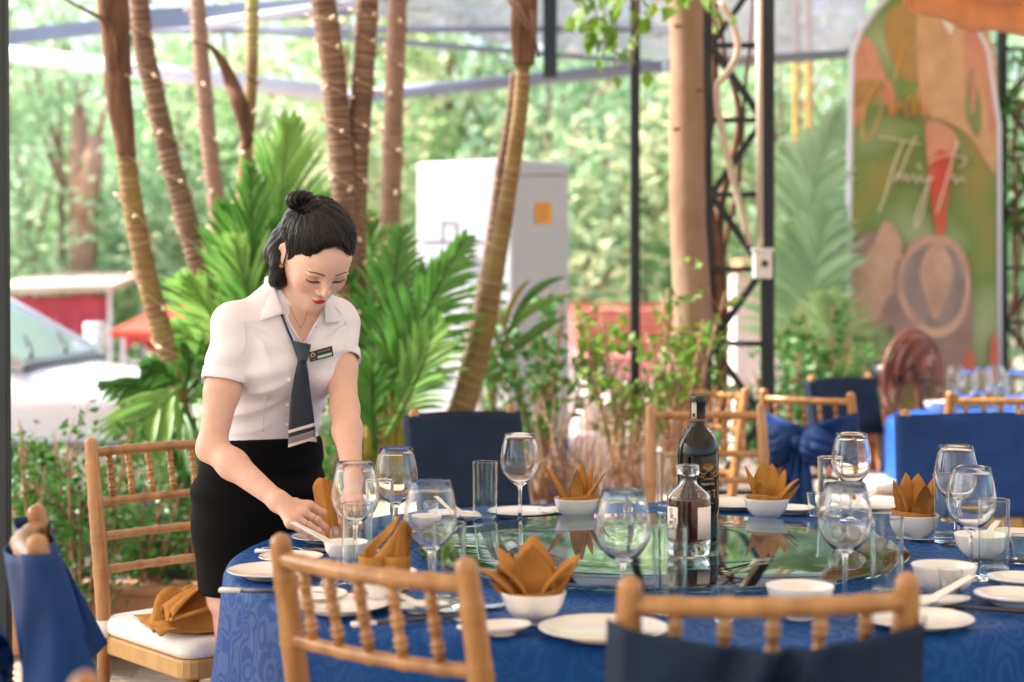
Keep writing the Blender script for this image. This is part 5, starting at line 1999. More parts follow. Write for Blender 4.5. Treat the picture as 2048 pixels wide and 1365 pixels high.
def proto_shot():
    t = empty('shot_glass')
    out = [(.0, .0), (.0115, .0), (.0138, .0), (.0146, .0006), (.0150, .002), (.0152, .004), (.0155, .006), (.0178, .03), (.0217, .054), (.0219, .0552)]
    inn = [(.0218, .0558), (.0214, .056), (.0211, .0557), (.0210, .0550), (.0207, .0535), (.0168, .03), (.0148, .0145), (.0145, .0128), (.0136, .0116), (.0122, .0112), (.010, .011), (.0, .011)]
    q = MB(); q.lathe(out + inn, 28); q.build('glass_body', 'glass_thick', t)
    return t


def proto_bowl():
    t = empty('rice_bowl')
    q = MB()
    q.lathe([(.0, .0025), (.019, .0025), (.0195, .0), (.0225, .0), (.023, .0025), (.0225, .006), (.030, .0095), (.041, .0195), (.0485, .033), (.0515, .046), (.0532, .0515), (.0530, .0528),
             (.0518, .0525), (.0500, .046), (.0470, .034), (.039, .0215), (.028, .013), (.012, .0095), (.0, .009)], 48)
    q.build('bowl_body', 'porcelain', t)
    return t


def proto_plate(r):
    t = empty('dinner_plate')
    q = MB()
    q.lathe([(.0, .003), (r * .56, .003), (r * .57, .0), (r * .60, .0), (r * .62, .004), (r * .80, .0085), (r * .97, .0125), (r, .0142), (r * .995, .0156), (r * .97, .0152), (r * .80, .0112), (r * .66, .0075),
             (r * .6, .0062), (.0, .0060)], 56)
    q.build('plate_body', 'porcelain', t)
    return t


def proto_saucer():
    t = empty('spoon_plate')
    q = MB()

    def fn(u, v):
        a = 2 * PI * u
        r_ = v
        x = .054 * math.cos(a) * (1 + .22 * math.cos(a))
        y = .030 * math.sin(a) * (1 + .05 * math.cos(a))
        z = .003 + .011 * r_ ** 3
        return Vector((x * r_, y * r_, z))
    q.grid(fn, 40, 10, wrap=True)
    q.build('plate_body', 'porcelain', t, solid=.003)
    q = MB(); q.lathe([(0, .0), (.02, 0), (.021, .003), (0, .0032)], 24); q.build('foot', 'porcelain', t)
    return t


def proto_spoon():
    """Chinese soup spoon: flat-bottomed bowl, handle rising back"""
    t = empty('soup_spoon')
    q = MB()

    def fn(u, v):
        # v along the length, u across
        x = -.055 + .135 * v
        if x < .0:
            w = .0215 * math.sqrt(max(0.02, 1 - ((x + .02) / .036) ** 2)) if x < -.0 else .012
        else:
            w = .0125 - .004 * min(1, x / .08)
        if x > -.005:
            w = max(w, .0085)
        c = (u - .5) * 2
        dep = .014 * math.exp(-((x + .022) / .026) ** 2)
        z = .014 - dep * (1 - c * c) + max(0, x) * .42
        return Vector((x, c * w, z))
    q.grid(fn, 11, 34)
    q.build('spoon_body', 'porcelain', t, solid=.0028)
    return t


def proto_chop():
    t = empty('chopstick_pair')
    for s in (-1, 1):
        q = MB(); q.tube([(-.115, s * .0045, .007), (.0, s * .0045, .0075), (.075, s * .0045, .008)], [.0018, .0028, .0035], 8); st = q.build('chopstick', 'chopstick', t)
        q = MB(); q.tube([(.075, s * .0045, .008), (.114, s * .0045, .0082), (.1145, s * .0045, .0082)], [.0038, .0040, .003], 8); q.build('handle_cap', 'porcelain', st)
    q = MB(); q.box((-.07, 0, .0025), (.014, .036, .005)); q.build('rest', 'porcelain', t, smooth=False, bevel=.0015)
    return t


def proto_fork():
    t = empty('steel_spoon')
    q = MB()

    def fn(u, v):
        x = -.03 + .14 * v
        w = .0155 * math.sqrt(max(.03, 1 - (x / .031) ** 2)) if x < .028 else .0034 + .004 * max(0, (x - .06) / .05)
        w = max(w, .0034)
        c = (u - .5) * 2
        z = .0045 - .0035 * math.exp(-(x / .02) ** 2) * (1 - c * c) + .004 * math.sin(PI * min(1, max(0, (x - .02) / .09)))
        return Vector((x, c * w, z))
    q.grid(fn, 7, 30)
    q.build('spoon_body', 'silver', t, solid=.0015)
    return t


protos = {'wine': proto_wine, 'high': proto_high, 'shot': proto_shot, 'bowl': proto_bowl, 'plate': lambda: proto_plate(.088), 'bigplate': lambda: proto_plate(.102), 'small': lambda: proto_plate(.058),
          'saucer': proto_saucer, 'spoon': proto_spoon, 'chop': proto_chop, 'steel': proto_fork}
made = {}
CATS = {'wine': ('wine glass', 'stemmed wine glasses'), 'high': ('tumbler', 'highball glasses'), 'shot': ('shot glass', 'shot glasses'), 'bowl': ('bowl', 'white rice bowls'), 'plate': ('plate', 'white dinner plates'),
        'bigplate': ('plate', 'white dinner plates'), 'small': ('saucer', 'small white saucers'), 'saucer': ('spoon rest', 'teardrop spoon plates'), 'spoon': ('spoon', 'white porcelain spoons'),
        'chop': ('chopsticks', 'black chopstick pairs'), 'steel': ('steel spoon', 'steel spoons')}


def put(kind, px, d, label, rz=0.0, z=TZ + .0015, s=1.0):
    if kind not in made:
        made[kind] = protos[kind](); c = made[kind]
    else:
        c = copy_tree(made[kind])
    c.location = ((px - CX) / FPX * d, d, z)
    c.rotation_euler = (0, 0, R(rz))
    c.scale = (s, s, s)
    tag(c, label, *CATS[kind])
    return c


def putg(kind, px, py, label, rz=0.0, z=TZ + .0015, s=1.0):
    d = (EYE - z) * FPX / (py - HZ)
    return put(kind, px, d, label, rz, z, s)


# wine glasses
for px, d, lab in ((792, 3.48, 'wine glass left of the navy covered chair, upright in front of the palm'), (710, 3.18, 'wine glass in front of her straight arm'),
                   (861, 2.86, 'wine glass left of the rust lotus napkin, near the front chair post'), (1040, 3.83, 'tall wine glass standing alone right of the navy cover'),
                   (1399, 3.98, 'wine glass half hidden behind the wine bottle'), (1246, 2.73, 'wine glass left of the spirit bottle, over the turntable edge'),
                   (1703, 3.84, 'wine glass in front of the blue second table'), (1690, 2.83, 'wine glass in the middle front, over the right edge of the turntable'),
                   (1912, 3.53, 'wine glass against the blue chair cover, farther of the two'), (1942, 3.10, 'wine glass against the blue chair cover, nearer of the two')):
    put('wine', px, d, lab)
for px, d, lab in ((970, 3.82, 'tumbler left of the lone tall wine glass'), (715, 3.06, 'tumbler in front of the wine glass by her straight arm'), (898, 2.80, 'tumbler half behind the post of the front left chair'),
                   (1337, 4.02, 'tumbler left of the wine bottle'), (1340, 2.76, 'tumbler in front of the spirit bottle'), (1660, 3.93, 'tumbler left of the wine glass by the second table'),
                   (1773, 2.88, 'tumbler right of the middle front wine glass'), (1893, 3.56, 'tumbler beside the farther wine glass at the blue cover'), (1988, 3.12, 'tumbler at the right, with a thick clear base')):
    put('high', px, d, lab)
put('high', 760, 3.45, 'tumbler between the two wine glasses by her straight arm')
put('shot', 2042, 3.28, 'shot glass at the right edge beside the empty bowl')
for px, d, lab in ((658, 2.98, 'shot glass behind the front left chair rail'), (680, 3.38, 'shot glass by her fingers'), (1258, 4.05, 'shot glass left of the far tumbler by the bottle'),
                   (1901, 2.87, 'shot glass in front of the empty white bowl on the right'), (1447, 2.70, 'shot glass just above the sash chair rail'), (1631, 3.98, 'shot glass right of the lotus napkin by the bow chair'),
                   (862, 3.80, 'shot glass behind the navy chair bowl')):
    put('shot', px, d, lab)
BOWLS = {}
for key, px, d, s, lab in (('a', 1067, 2.68, 1.0, 'white bowl holding the rust lotus napkin in front'), ('b', 770, 2.86, 1.05, 'white bowl holding the wrapped pocket napkin'),
                           ('c', 1153, 3.90, 1.0, 'white bowl holding the spiky napkin at the back'), ('d', 1533, 3.90, 1.0, 'white bowl holding the lotus napkin by the bow chair'),
                           ('e', 1828, 3.61, 1.0, 'white bowl holding the lotus napkin by the blue cover'), ('f', 1600, 2.72, 1.05, 'empty white bowl above the sash chair rail'),
                           ('g', 1888, 2.92, 1.07, 'empty white bowl beside the shot glass on the right'), ('h', 848, 3.62, .85, 'empty white bowl behind the front left wine glass'),
                           ('i', 695, 3.26, .88, 'empty white bowl by her fingers'), ('j', 1965, 3.30, 1.05, 'empty white bowl behind the thick-based tumbler')):
    BOWLS[key] = put('bowl', px, d, lab, s=s)
for kind, px, py, s, lab in (('bigplate', 1207, 1272, 1, 'large white plate between the two front chairs'), ('plate', 683, 1222, .95, 'white plate behind the front left chair spindles'), ('plate', 548, 1154, 1, 'white plate at the left rim of the table'),
                             ('small', 582, 1128, 1.1, 'flat white saucer beyond the left rim plate'), ('small', 628, 1203, 1.0, 'white saucer touching the spindle plate'), ('plate', 1045, 1033, .95, 'white plate behind the lone tall wine glass'),
                             ('small', 1118, 1030, .9, 'white saucer left of the spiky napkin bowl'), ('bigplate', 1465, 1016, 1, 'white plate right of the wine bottle'), ('small', 1582, 1027, 1.0, 'white saucer right of the bow chair lotus bowl'),
                             ('bigplate', 1832, 1250, .9, 'white plate right of the sash chair'), ('small', 2030, 1208, 1.2, 'white saucer at the right table edge, nearer one'), ('small', 2045, 1172, 1.1, 'white saucer at the right table edge, farther one'),
                             ('plate', 652, 1083, .85, 'white plate under her hand'), ('plate', 1745, 1020, .95, 'white plate behind the right lotus napkin'), ('plate', 2035, 1078, .9, 'white plate at the right edge beyond the tumbler'),
                             ('small', 905, 1042, 1.1, 'white saucer under the far spoon by the navy cover')):
    putg(kind, px, py, lab, s=s)
putg('saucer', 1004, 1268, 'teardrop white spoon plate in front of the rust lotus', 200, s=1.12)
putg('saucer', 838, 1225, 'teardrop white spoon plate seen through the front left spindles', 20)
putg('saucer', 1862, 1216, 'teardrop white spoon plate beside the shot glass on the right', 15, s=1.1)
putg('saucer', 1690, 1030, 'teardrop white spoon plate behind the far right tumbler', 30)
for px, py, rz, lab, dz in ((655, 1095, 160, 'white porcelain spoon below her fingers', .018), (925, 1040, 140, 'white porcelain spoon left of the far tumbler', .012), (832, 1222, 170, 'white porcelain spoon seen through the spindles', .010),
                            (1865, 1214, 20, 'white porcelain spoon beside the right shot glass', .010), (1705, 1026, 35, 'white porcelain spoon behind the far right tumbler', .010), (1955, 1095, 40, 'white porcelain spoon resting by the empty bowl at the right', .012)):
    putg('spoon', px, py, lab, rz, z=TZ + dz)
for px, py, rz, lab in ((566, 1192, 174, 'black chopsticks with white caps pointing at the left rim'), (622, 1111, 178, 'black chopsticks below her skirt'), (838, 1248, 205, 'black chopsticks seen through the spindles, white caps nearer'),
                        (1985, 1228, -25, 'black chopsticks at the right front rim'), (2020, 1130, -8, 'black chopsticks behind the right tumbler')):
    putg('chop', px, py, lab, rz)
for px, py, rz, lab in ((975, 1218, 25, 'steel spoon right of the front left chair post'), (625, 1180, 15, 'steel spoon behind the front left chair rail'), (628, 1103, 170, 'steel spoon below the bowl by her fingers'), (1850, 1082, 10, 'steel spoon beside the right lotus bowl')):
    putg('steel', px, py, lab, rz)


# ================================================================== NAPKINS
def petal(q, base, az, lean, h, w, curl=.3, fold=.35, roll=0.0):
    """pointed leaf of folded cloth; az direction it leans to"""
    out = Vector((math.cos(az), math.sin(az), 0))
    side = Vector((-math.sin(az), math.cos(az), 0))

    def fn(u, v):
        c = (u - .5) * 2
        ww = w * (math.sin(PI * (.25 + .75 * v)) ** .85 if v < 1 else 0) * (1.0 if v < .97 else .2)
        a = lean + curl * v * v
        r_ = h * v
        p = Vector(base) + out * (math.sin(a) * r_) + Vector((0, 0, math.cos(a) * r_))
        nrm = out * math.cos(a) - Vector((0, 0, math.sin(a)))
        return p + side * (c * ww) + side * roll * v * v * h - nrm * (fold * ww * (1 - c * c) * (1 + .12 * math.sin(v * 9 + az * 3))) + nrm * .1 * w * (1 - v)
    q.grid(fn, 9, 12)


def lotus(bowl, label, petals, band_h=.034, band_r=.042, tail=None, name='lotus_napkin', seed=0):
    loc = bowl.location
    s = bowl.scale[0]
    t = thing(name, label, 'folded napkin', (loc.x, loc.y, loc.z + .012), group='folded rust brown napkins')
    q = MB()

    def band(u, v):
        a = 2 * PI * u
        r_ = band_r * (.55 + .45 * v ** .6) * (1 + .05 * math.sin(3 * a + seed)) + .004 * math.sin(a * 2 + v * 3 + seed)
        return Vector((math.cos(a) * r_, math.sin(a) * r_, .0 + (band_h + .012) * v + .006 * math.sin(a + seed) * v))
    q.grid(band, 48, 9, wrap=True)
    q.build('wrap_band', 'napkin', t, solid=.0035)
    # second, spiralling fold on the band
    q = MB()
    q.grid(lambda u, v: (lambda a, r_: Vector((math.cos(a) * r_, math.sin(a) * r_, .022 + .013 * u + .016 * v + .004 * math.sin(2 * a))))(-PI * 1.05 + 1.25 * PI * u + seed, band_r * 1.03 + .003 * v), 30, 5)
    q.build('fold', 'napkin', t, solid=.003)
    q = MB()
    q.lathe([(0, .03), (band_r * .6, .034), (band_r * .9, .028)], 24)
    q.build('core', 'napkin', t)
    for az, lean, h, w, curl, roll in petals:
        q = MB()
        b = Vector((math.cos(R(az)) * band_r * .45, math.sin(R(az)) * band_r * .45, .022))
        petal(q, b, R(az), lean, h * .97, w * 1.25, curl, .42, roll)
        pe_ = q.build('petal', 'napkin', t, solid=.0028)
        edge = [q.v[j * 9] for j in range(12)] + [q.v[j * 9 + 8] for j in range(11, -1, -1)]
        q = MB(); q.tube(edge, .0013, 4); q.build('hem', 'napkin_hem', pe_)
    if tail:
        q = MB()
        a0, L, rise = R(tail[0]), tail[1], tail[2]
        sd = Vector((-math.sin(a0), math.cos(a0), 0))
        o_ = Vector((math.cos(a0), math.sin(a0), 0))

        def tl(u, v):
            c = (u - .5)
            ww = .030 * (1 - v ** 1.6) + .001
            return o_ * (band_r * .3 + L * v) + Vector((0, 0, .022 + rise * v * v + c * ww * 1.2 + .006)) + sd * (-band_r * .9 * (1 - v) + .012 * math.sin(PI * v))
        q.grid(tl, 8, 16)
        q.build('tail', 'napkin', t, solid=.003)
    return t


# image right = +x (az 0), towards the camera = az 270
lotus(BOWLS['a'], 'rust lotus napkin with broad open petals, front centre', [(190, .75, .095, .026, .15, 0), (150, .42, .10, .025, .1, 0), (90, .12, .108, .030, .05, 0), (265, .05, .098, .030, .0, 0), (25, .62, .10, .024, .12, 0),
                                                                            (330, .55, .09, .024, .1, 0), (210, .55, .085, .024, .1, 0)], tail=(182, .06, .03), seed=1)
lotus(BOWLS['c'], 'spiky rust lotus napkin with thin sharp petals at the back', [(165, .52, .115, .015, .05, 0), (60, .02, .105, .013, .05, 0), (40, .30, .098, .012, .05, 0), (350, .52, .098, .016, .05, 0), (270, .05, .09, .012, 0, 0)], tail=(5, .075, .02), seed=2)
lotus(BOWLS['d'], 'rust lotus napkin with fanned upright petals, near the bow chair', [(170, .32, .10, .022, .0, 0), (100, .06, .105, .022, .0, 0), (60, .18, .10, .022, 0, 0), (20, .36, .092, .02, .0, 0), (350, .62, .088, .018, .1, 0), (230, .2, .06, .016, 0, 0)], tail=(355, .065, .045), seed=4)
lotus(BOWLS['e'], 'rust lotus napkin with stacked upright petals, against the blue cover', [(185, .28, .10, .026, .0, 0), (120, .06, .11, .024, .0, 0), (60, .12, .108, .024, 0, 0), (10, .25, .10, .022, .0, 0), (300, .18, .09, .024, 0, 0)], seed=5)


def pocket(bowl, label):
    loc = bowl.location
    t = thing('pocket_napkin', label, 'folded napkin', (loc.x, loc.y, loc.z + .012), group='folded rust brown napkins')
    for s in (-1, 1):
        q = MB()
        q.grid(lambda u, v: (lambda a: Vector((s * .020 + math.cos(a) * (.021 + .003 * v), -.012 + math.sin(a) * (.024 + .003 * v), .01 + .062 * v)))(2 * PI * u), 28, 8, wrap=True)
        q.build('roll', 'napkin', t, solid=.003)
    q = MB()

    def hood(u, v):
        c = (u - .5) * 2
        ang = c * 1.25
        r_ = .030 * (1 - .35 * v)
        return Vector((.008 + math.sin(ang) * r_ * (1.15 - .5 * v) + .026 * v, .012 - math.cos(ang) * r_ * .8, .058 + (.075 - .02 * abs(c)) * v))
    q.grid(hood, 18, 12); q.build('hood', 'napkin', t, solid=.003)
    q = MB()

    def flap(u, v):
        c = (u - .5) * 2
        return Vector((-.038 + .062 * v + c * .006, -.030 + .008 * math.sin(PI * v), .066 + .065 * v + c * (.020 * (1 - .3 * v))))
    q.grid(flap, 7, 14); q.build('flap', 'napkin', t, solid=.004)
    q = MB()
    q.grid(lambda u, v: Vector((.016 + .022 * math.sin(PI * u) * (1 - v * .6) + .012 * v, -.026 + .02 * u, .06 + .07 * v)), 8, 10); q.build('flap', 'napkin', t, solid=.003)
    return t


pocket(BOWLS['b'], 'rust napkin rolled into two pockets with a hood, behind the front left chair')
# napkin she is arranging: upright folded cloth
nc = P(655, 1085, 3.56)
t = thing('held_napkin', 'rust napkin held upright between her hands', 'folded napkin', (nc.x, nc.y, TZ + .012), group='folded rust brown napkins')
prof = [((634, 1000), (650, 1085)), ((632, 958), (672, 1088)), ((645, 955), (688, 1090)), ((662, 985), (694, 1082))]
top = [P(x, y, 3.58) for x, y in ((626, 975), (632, 962), (641, 955), (651, 962), (665, 990), (680, 1030))]
bot = [P(x, y, 3.50) for x, y in ((640, 1072), (650, 1086), (662, 1090), (674, 1090), (686, 1085), (694, 1075))]
o = Vector((nc.x, nc.y, TZ + .012))
ts, bs = spline(top, 24), spline(bot, 24)
q = MB()
q.grid(lambda u, v: ts[min(int(u * 23), 23)].lerp(bs[min(int(u * 23), 23)], v) - o + Vector((0, -.03 * math.sin(PI * u) * (.4 + .6 * v) + .004 * math.sin(v * 5), 0)), 24, 14)
q.build('front_fold', 'napkin', t, solid=.003)
q = MB()
q.grid(lambda u, v: ts[min(int(u * 23), 23)].lerp(bs[min(int(u * 23), 23)], v) - o + Vector((.006, .022 * math.sin(PI * u) + .012, -.004)), 24, 14)
q.build('back_fold', 'napkin', t, solid=.003)

# ================================================================== BOTTLES
wb_ = P(1396, 0, 3.44)
t = thing('wine_bottle', 'black wine bottle with gold printed label on the turntable', 'bottle', (wb_.x, 3.44, GZ + .0015), R(-8))
q = MB()
q.lathe([(0, .006), (.03, .002), (.038, 0), (.0412, .004), (.0425, .012), (.0428, .10), (.0428, .175), (.0420, .192), (.038, .207), (.029, .220), (.0195, .231), (.0158, .240), (.0150, .252), (.0146, .272), (.0146, .296), (0, .297)], 48)
q.build('bottle_body', 'wine_black', t)
q = MB(); q.lathe([(.0156, .246), (.0158, .262), (.0156, .282), (.0166, .2835), (.0168, .2975), (.0155, .2998), (0, .3003)], 32); q.build('capsule', 'capsule', t)
for z in (.2485, .2515):
    q = MB(); q.lathe([(.0162, z), (.0166, z + .0006), (.0162, z + .0012)], 32); q.build('capsule_ring', 'print_gold', t)


def on_cyl(me, r, z, a0, off=.0006):
    for v in me.vertices:
        a = a0 + v.co.x / r
        rr_ = r + off + v.co.z
        v.co = Vector((rr_ * math.sin(a), -rr_ * math.cos(a), z + v.co.y))
    me.update()
    return me


q = MB()
q.grid(lambda u, v: Vector((.0163 * math.sin(-.9 + .75 * u), -.0163 * math.cos(-.9 + .75 * u), .2985 - .045 * v)), 8, 6); q.build('tax_strip', 'tax_strip', t, solid=.0006)
q = MB(); q.box((0, 0, 0), (.006, .0004, .007)); c_ = q.build('strip_print', 'ink', t, smooth=False); c_.location = (.0168 * math.sin(-.52), -.0168 * math.cos(-.52), .261); c_.rotation_euler = (0, 0, -.52)
A0 = .55
for s, size, z, m_, sh in (('PRIMITIVO', .0066, .121, 'print_pale', 0), ('T&T', .0235, .100, 'print_gold', 0)):
    me = text_mesh(s, size, .0001, shear=sh)
    link('label_lettering', on_cyl(me, .0429, z, A0), m_, t)
# crown ornament and swags
orn = [[(-.013 + i * .0022, .132 + .0022 * math.sin(i * 2.1)) for i in range(13)]] + [[(x0 + i * .003, zz + .0012 * (-1) ** i) for i in range(nn)] for x0, zz, nn in ((-.012, .0815, 9), (-.008, .0745, 6), (-.007, .066, 5))]
for k in range(9):
    a = (k - 4) * .38
    orn.append([(math.sin(a) * .002, .147), (math.sin(a) * .008, .153 + .004 * math.cos(a)), (math.sin(a) * .014, .155 + .010 * math.cos(a))])
for s in (-1, 1):
    orn += [[(s * .003, .146), (s * .012, .142), (s * .02, .147), (s * .026, .141), (s * .032, .146), (s * .037, .138)], [(s * .008, .139), (s * .016, .136), (s * .024, .140), (s * .03, .134), (s * .035, .126)],
            [(s * .038, .14), (s * .040, .12), (s * .037, .1)], [(s * .036, .095), (s * .039, .08), (s * .034, .07), (s * .03, .055), (s * .024, .045)], [(s * .034, .065), (s * .027, .06), (s * .022, .05)], [(s * .03, .05), (s * .024, .038)]]
for pth in orn:
    s = spline([(x, y, 0) for x, y in pth], len(pth) * 5)
    q = MB()
    q.tube([(.0432 * math.sin(A0 + p.x / .043), -.0432 * math.cos(A0 + p.x / .043), p.y) for p in s], [.0013 * math.sin(PI * (i + 1) / (len(s) + 1)) + .0005 for i in range(len(s))], 5, flat=.5)
    q.build('label_ornament', 'print_gold', t)

db = P(1377, 0, 3.256)
t = thing('spirit_bottle', 'squat clear bottle of amber spirit with a glass stopper', 'bottle', (db.x, 3.256, GZ + .0015), R(10))
outp = [(0, .012), (.026, .003), (.036, 0), (.0405, .003), (.0428, .010), (.0432, .02), (.0432, .108), (.0425, .115), (.038, .122), (.028, .130), (.019, .1375), (.0165, .144), (.0165, .155)]
inp = [(.0125, .155), (.0125, .144), (.015, .137), (.026, .127), (.037, .118), (.0395, .112), (.0398, .108), (.0398, .030), (.037, .026), (.02, .034), (0, .04)]
q = MB(); q.lathe(outp + inp, 48); q.build('bottle_body', 'glass', t)
q = MB(); q.lathe([(0, .0405), (.0205, .0345), (.037, .0265), (.0393, .0305), (.0393, .1075), (0, .1075)], 48); q.build('spirit', 'liquor', t)
q = MB(); q.lathe([(0, .150), (.0115, .150), (.012, .157), (.0205, .158), (.0215, .160), (.0215, .174), (.020, .176), (0, .176)], 32); q.build('stopper', 'glass', t)
for a0, wdt, nm in ((-1.12, .70, 'side_label'), (.62, .95, 'front_label')):
    q = MB(); q.grid(lambda u, v: Vector((.0437 * math.sin(a0 - wdt / 2 + wdt * u), -.0437 * math.cos(a0 - wdt / 2 + wdt * u), .035 + .062 * v)), 12, 3); q.build(nm, 'label_paper', t, solid=.0006)
for k, (x, y, r_) in enumerate(((-.004, .089, .005), (-.002, .0785, .004), (.006, .072, .0035), (-.004, .066, .004), (.003, .056, .0035))):
    q = MB()
    q.tube([(.0446 * math.sin(-1.05 + (x + r_ * math.cos(a) * (.6 + .4 * (k % 2))) / .0443), -.0446 * math.cos(-1.05 + (x + r_ * math.cos(a) * (.6 + .4 * (k % 2))) / .0443), y + r_ * math.sin(a * (1 + k % 2))) for a in [i * .5 for i in range(13)]], .0005, 4)
    q.build('label_mark', 'ink', t)

# ================================================================== SECOND TABLE (right, behind)
t2x, t2y = 2.47, 7.05
st = P(1770, 900, 5.2)
t = thing('side_table', 'second round table hidden under its lighter blue cloth', 'table', (t2x, t2y, 0))
q = MB(); q.lathe([(0, .70), (.83, .70), (.83, .738), (0, .738)], 48); q.build('tabletop', 'chair_wood', t)
for k in range(4):
    a = PI / 4 + k * PI / 2
    q = MB(); q.tube([(math.cos(a) * .5, math.sin(a) * .5, .695), (math.cos(a) * .6, math.sin(a) * .6, 0)], .02, 8); q.build('leg', 'dark_steel', t)
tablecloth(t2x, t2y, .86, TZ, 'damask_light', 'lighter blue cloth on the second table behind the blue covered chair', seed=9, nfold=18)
for k, (px, d, lab) in enumerate(((1932, 6.9, 'wine glass on the second table, leftmost there'), (1965, 7.2, 'wine glass on the second table, middle one'), (2032, 6.5, 'large wine glass on the second table at the right edge'))):
    put('wine', px, d, lab, s=1.0 if k < 2 else 1.1)
put('wine', 1912, 7.45, 'wine glass on the second table, behind the leftmost one')
put('wine', 1990, 7.5, 'wine glass on the second table, rear right one')
put('high', 1905, 6.9, 'tumbler on the second table, left of the glasses there')
put('high', 2004, 6.9, 'tumbler on the second table, between the wine glasses')
put('shot', 1880, 7.2, 'shot glass on the second table near the bare chair')
put('bowl', 1872, 7.4, 'white bowl on the second table')
put('plate', 1960, 6.7, 'white plate on the second table')
# orange-red plastic stool seen left of the second table
sp = P(1730, 900, 7.9)
t = thing('plastic_stool', 'orange red plastic stool below the fan', 'stool', (sp.x, 7.9, 0), R(20))
q = MB(); q.box((0, 0, .62), (.26, .26, .03)); q.build('seat', 'plastic_red', t, smooth=False, bevel=.01)
for x in (-1, 1):
    for y in (-1, 1):
        q = MB(); q.bar((x * .11, y * .11, .605), (x * .145, y * .145, 0), .035); q.build('leg', 'plastic_red', t, smooth=False, bevel=.005)
for y in (-1, 1):
    q = MB(); q.bar((-.125, y * .125, .3), (.125, y * .125, .3), .02, .05); q.build('rung', 'plastic_red', t, smooth=False)

# ================================================================== THE WAITRESS
def v3(*a):
    return np.array(a, float)


def npv(v):
    return np.array([v[0], v[1], v[2]], float)


def smin(a, b, k):
    if k <= 0:
        return np.minimum(a, b)
    h = np.clip(.5 + .5 * (b - a) / k, 0, 1)
    return b + (a - b) * h - k * h * (1 - h)


def smax(a, b, k):
    return -smin(-a, -b, k)


class Field:
    def __init__(s):
        s.ops = []

    def cap(s, a, b, ra, rb, k=.01, op='u'):
        a, b = npv(a), npv(b)
        ba = b - a
        L2 = ba @ ba + 1e-12

        def f(p):
            h = np.clip((p - a) @ ba / L2, 0, 1)
            return np.linalg.norm(p - a - h[:, None] * ba, axis=1) - (ra + (rb - ra) * h)
        s.ops.append((f, (a + b) / 2, math.sqrt(L2) / 2 + max(ra, rb), k, op))
        return s

    def ell(s, c, r, M=None, k=.01, op='u'):
        c, r = npv(c), npv(r)

        def f(p):
            q = p - c
            if M is not None:
                q = q @ M
            k0 = np.linalg.norm(q / r, axis=1)
            k1 = np.linalg.norm(q / (r * r), axis=1) + 1e-9
            return k0 * (k0 - 1) / k1
        s.ops.append((f, c, max(r), k, op))
        return s

    def fn(s, f, c, r, k=.01, op='u'):
        s.ops.append((f, npv(c), r, k, op))
        return s

    def ev(s, p, sel=None):
        d = np.full(len(p), 1e3)
        for i, (f, c, r, k, op) in enumerate(s.ops):
            if sel is not None and i not in sel:
                continue
            x = f(p)
            if op == 'u':
                d = smin(d, x, k)
            elif op == 's':
                d = smax(d, -x, k)
            elif op == 'i':
                d = smax(d, x, k)
            elif op == 'o':
                d = d + x
        return d


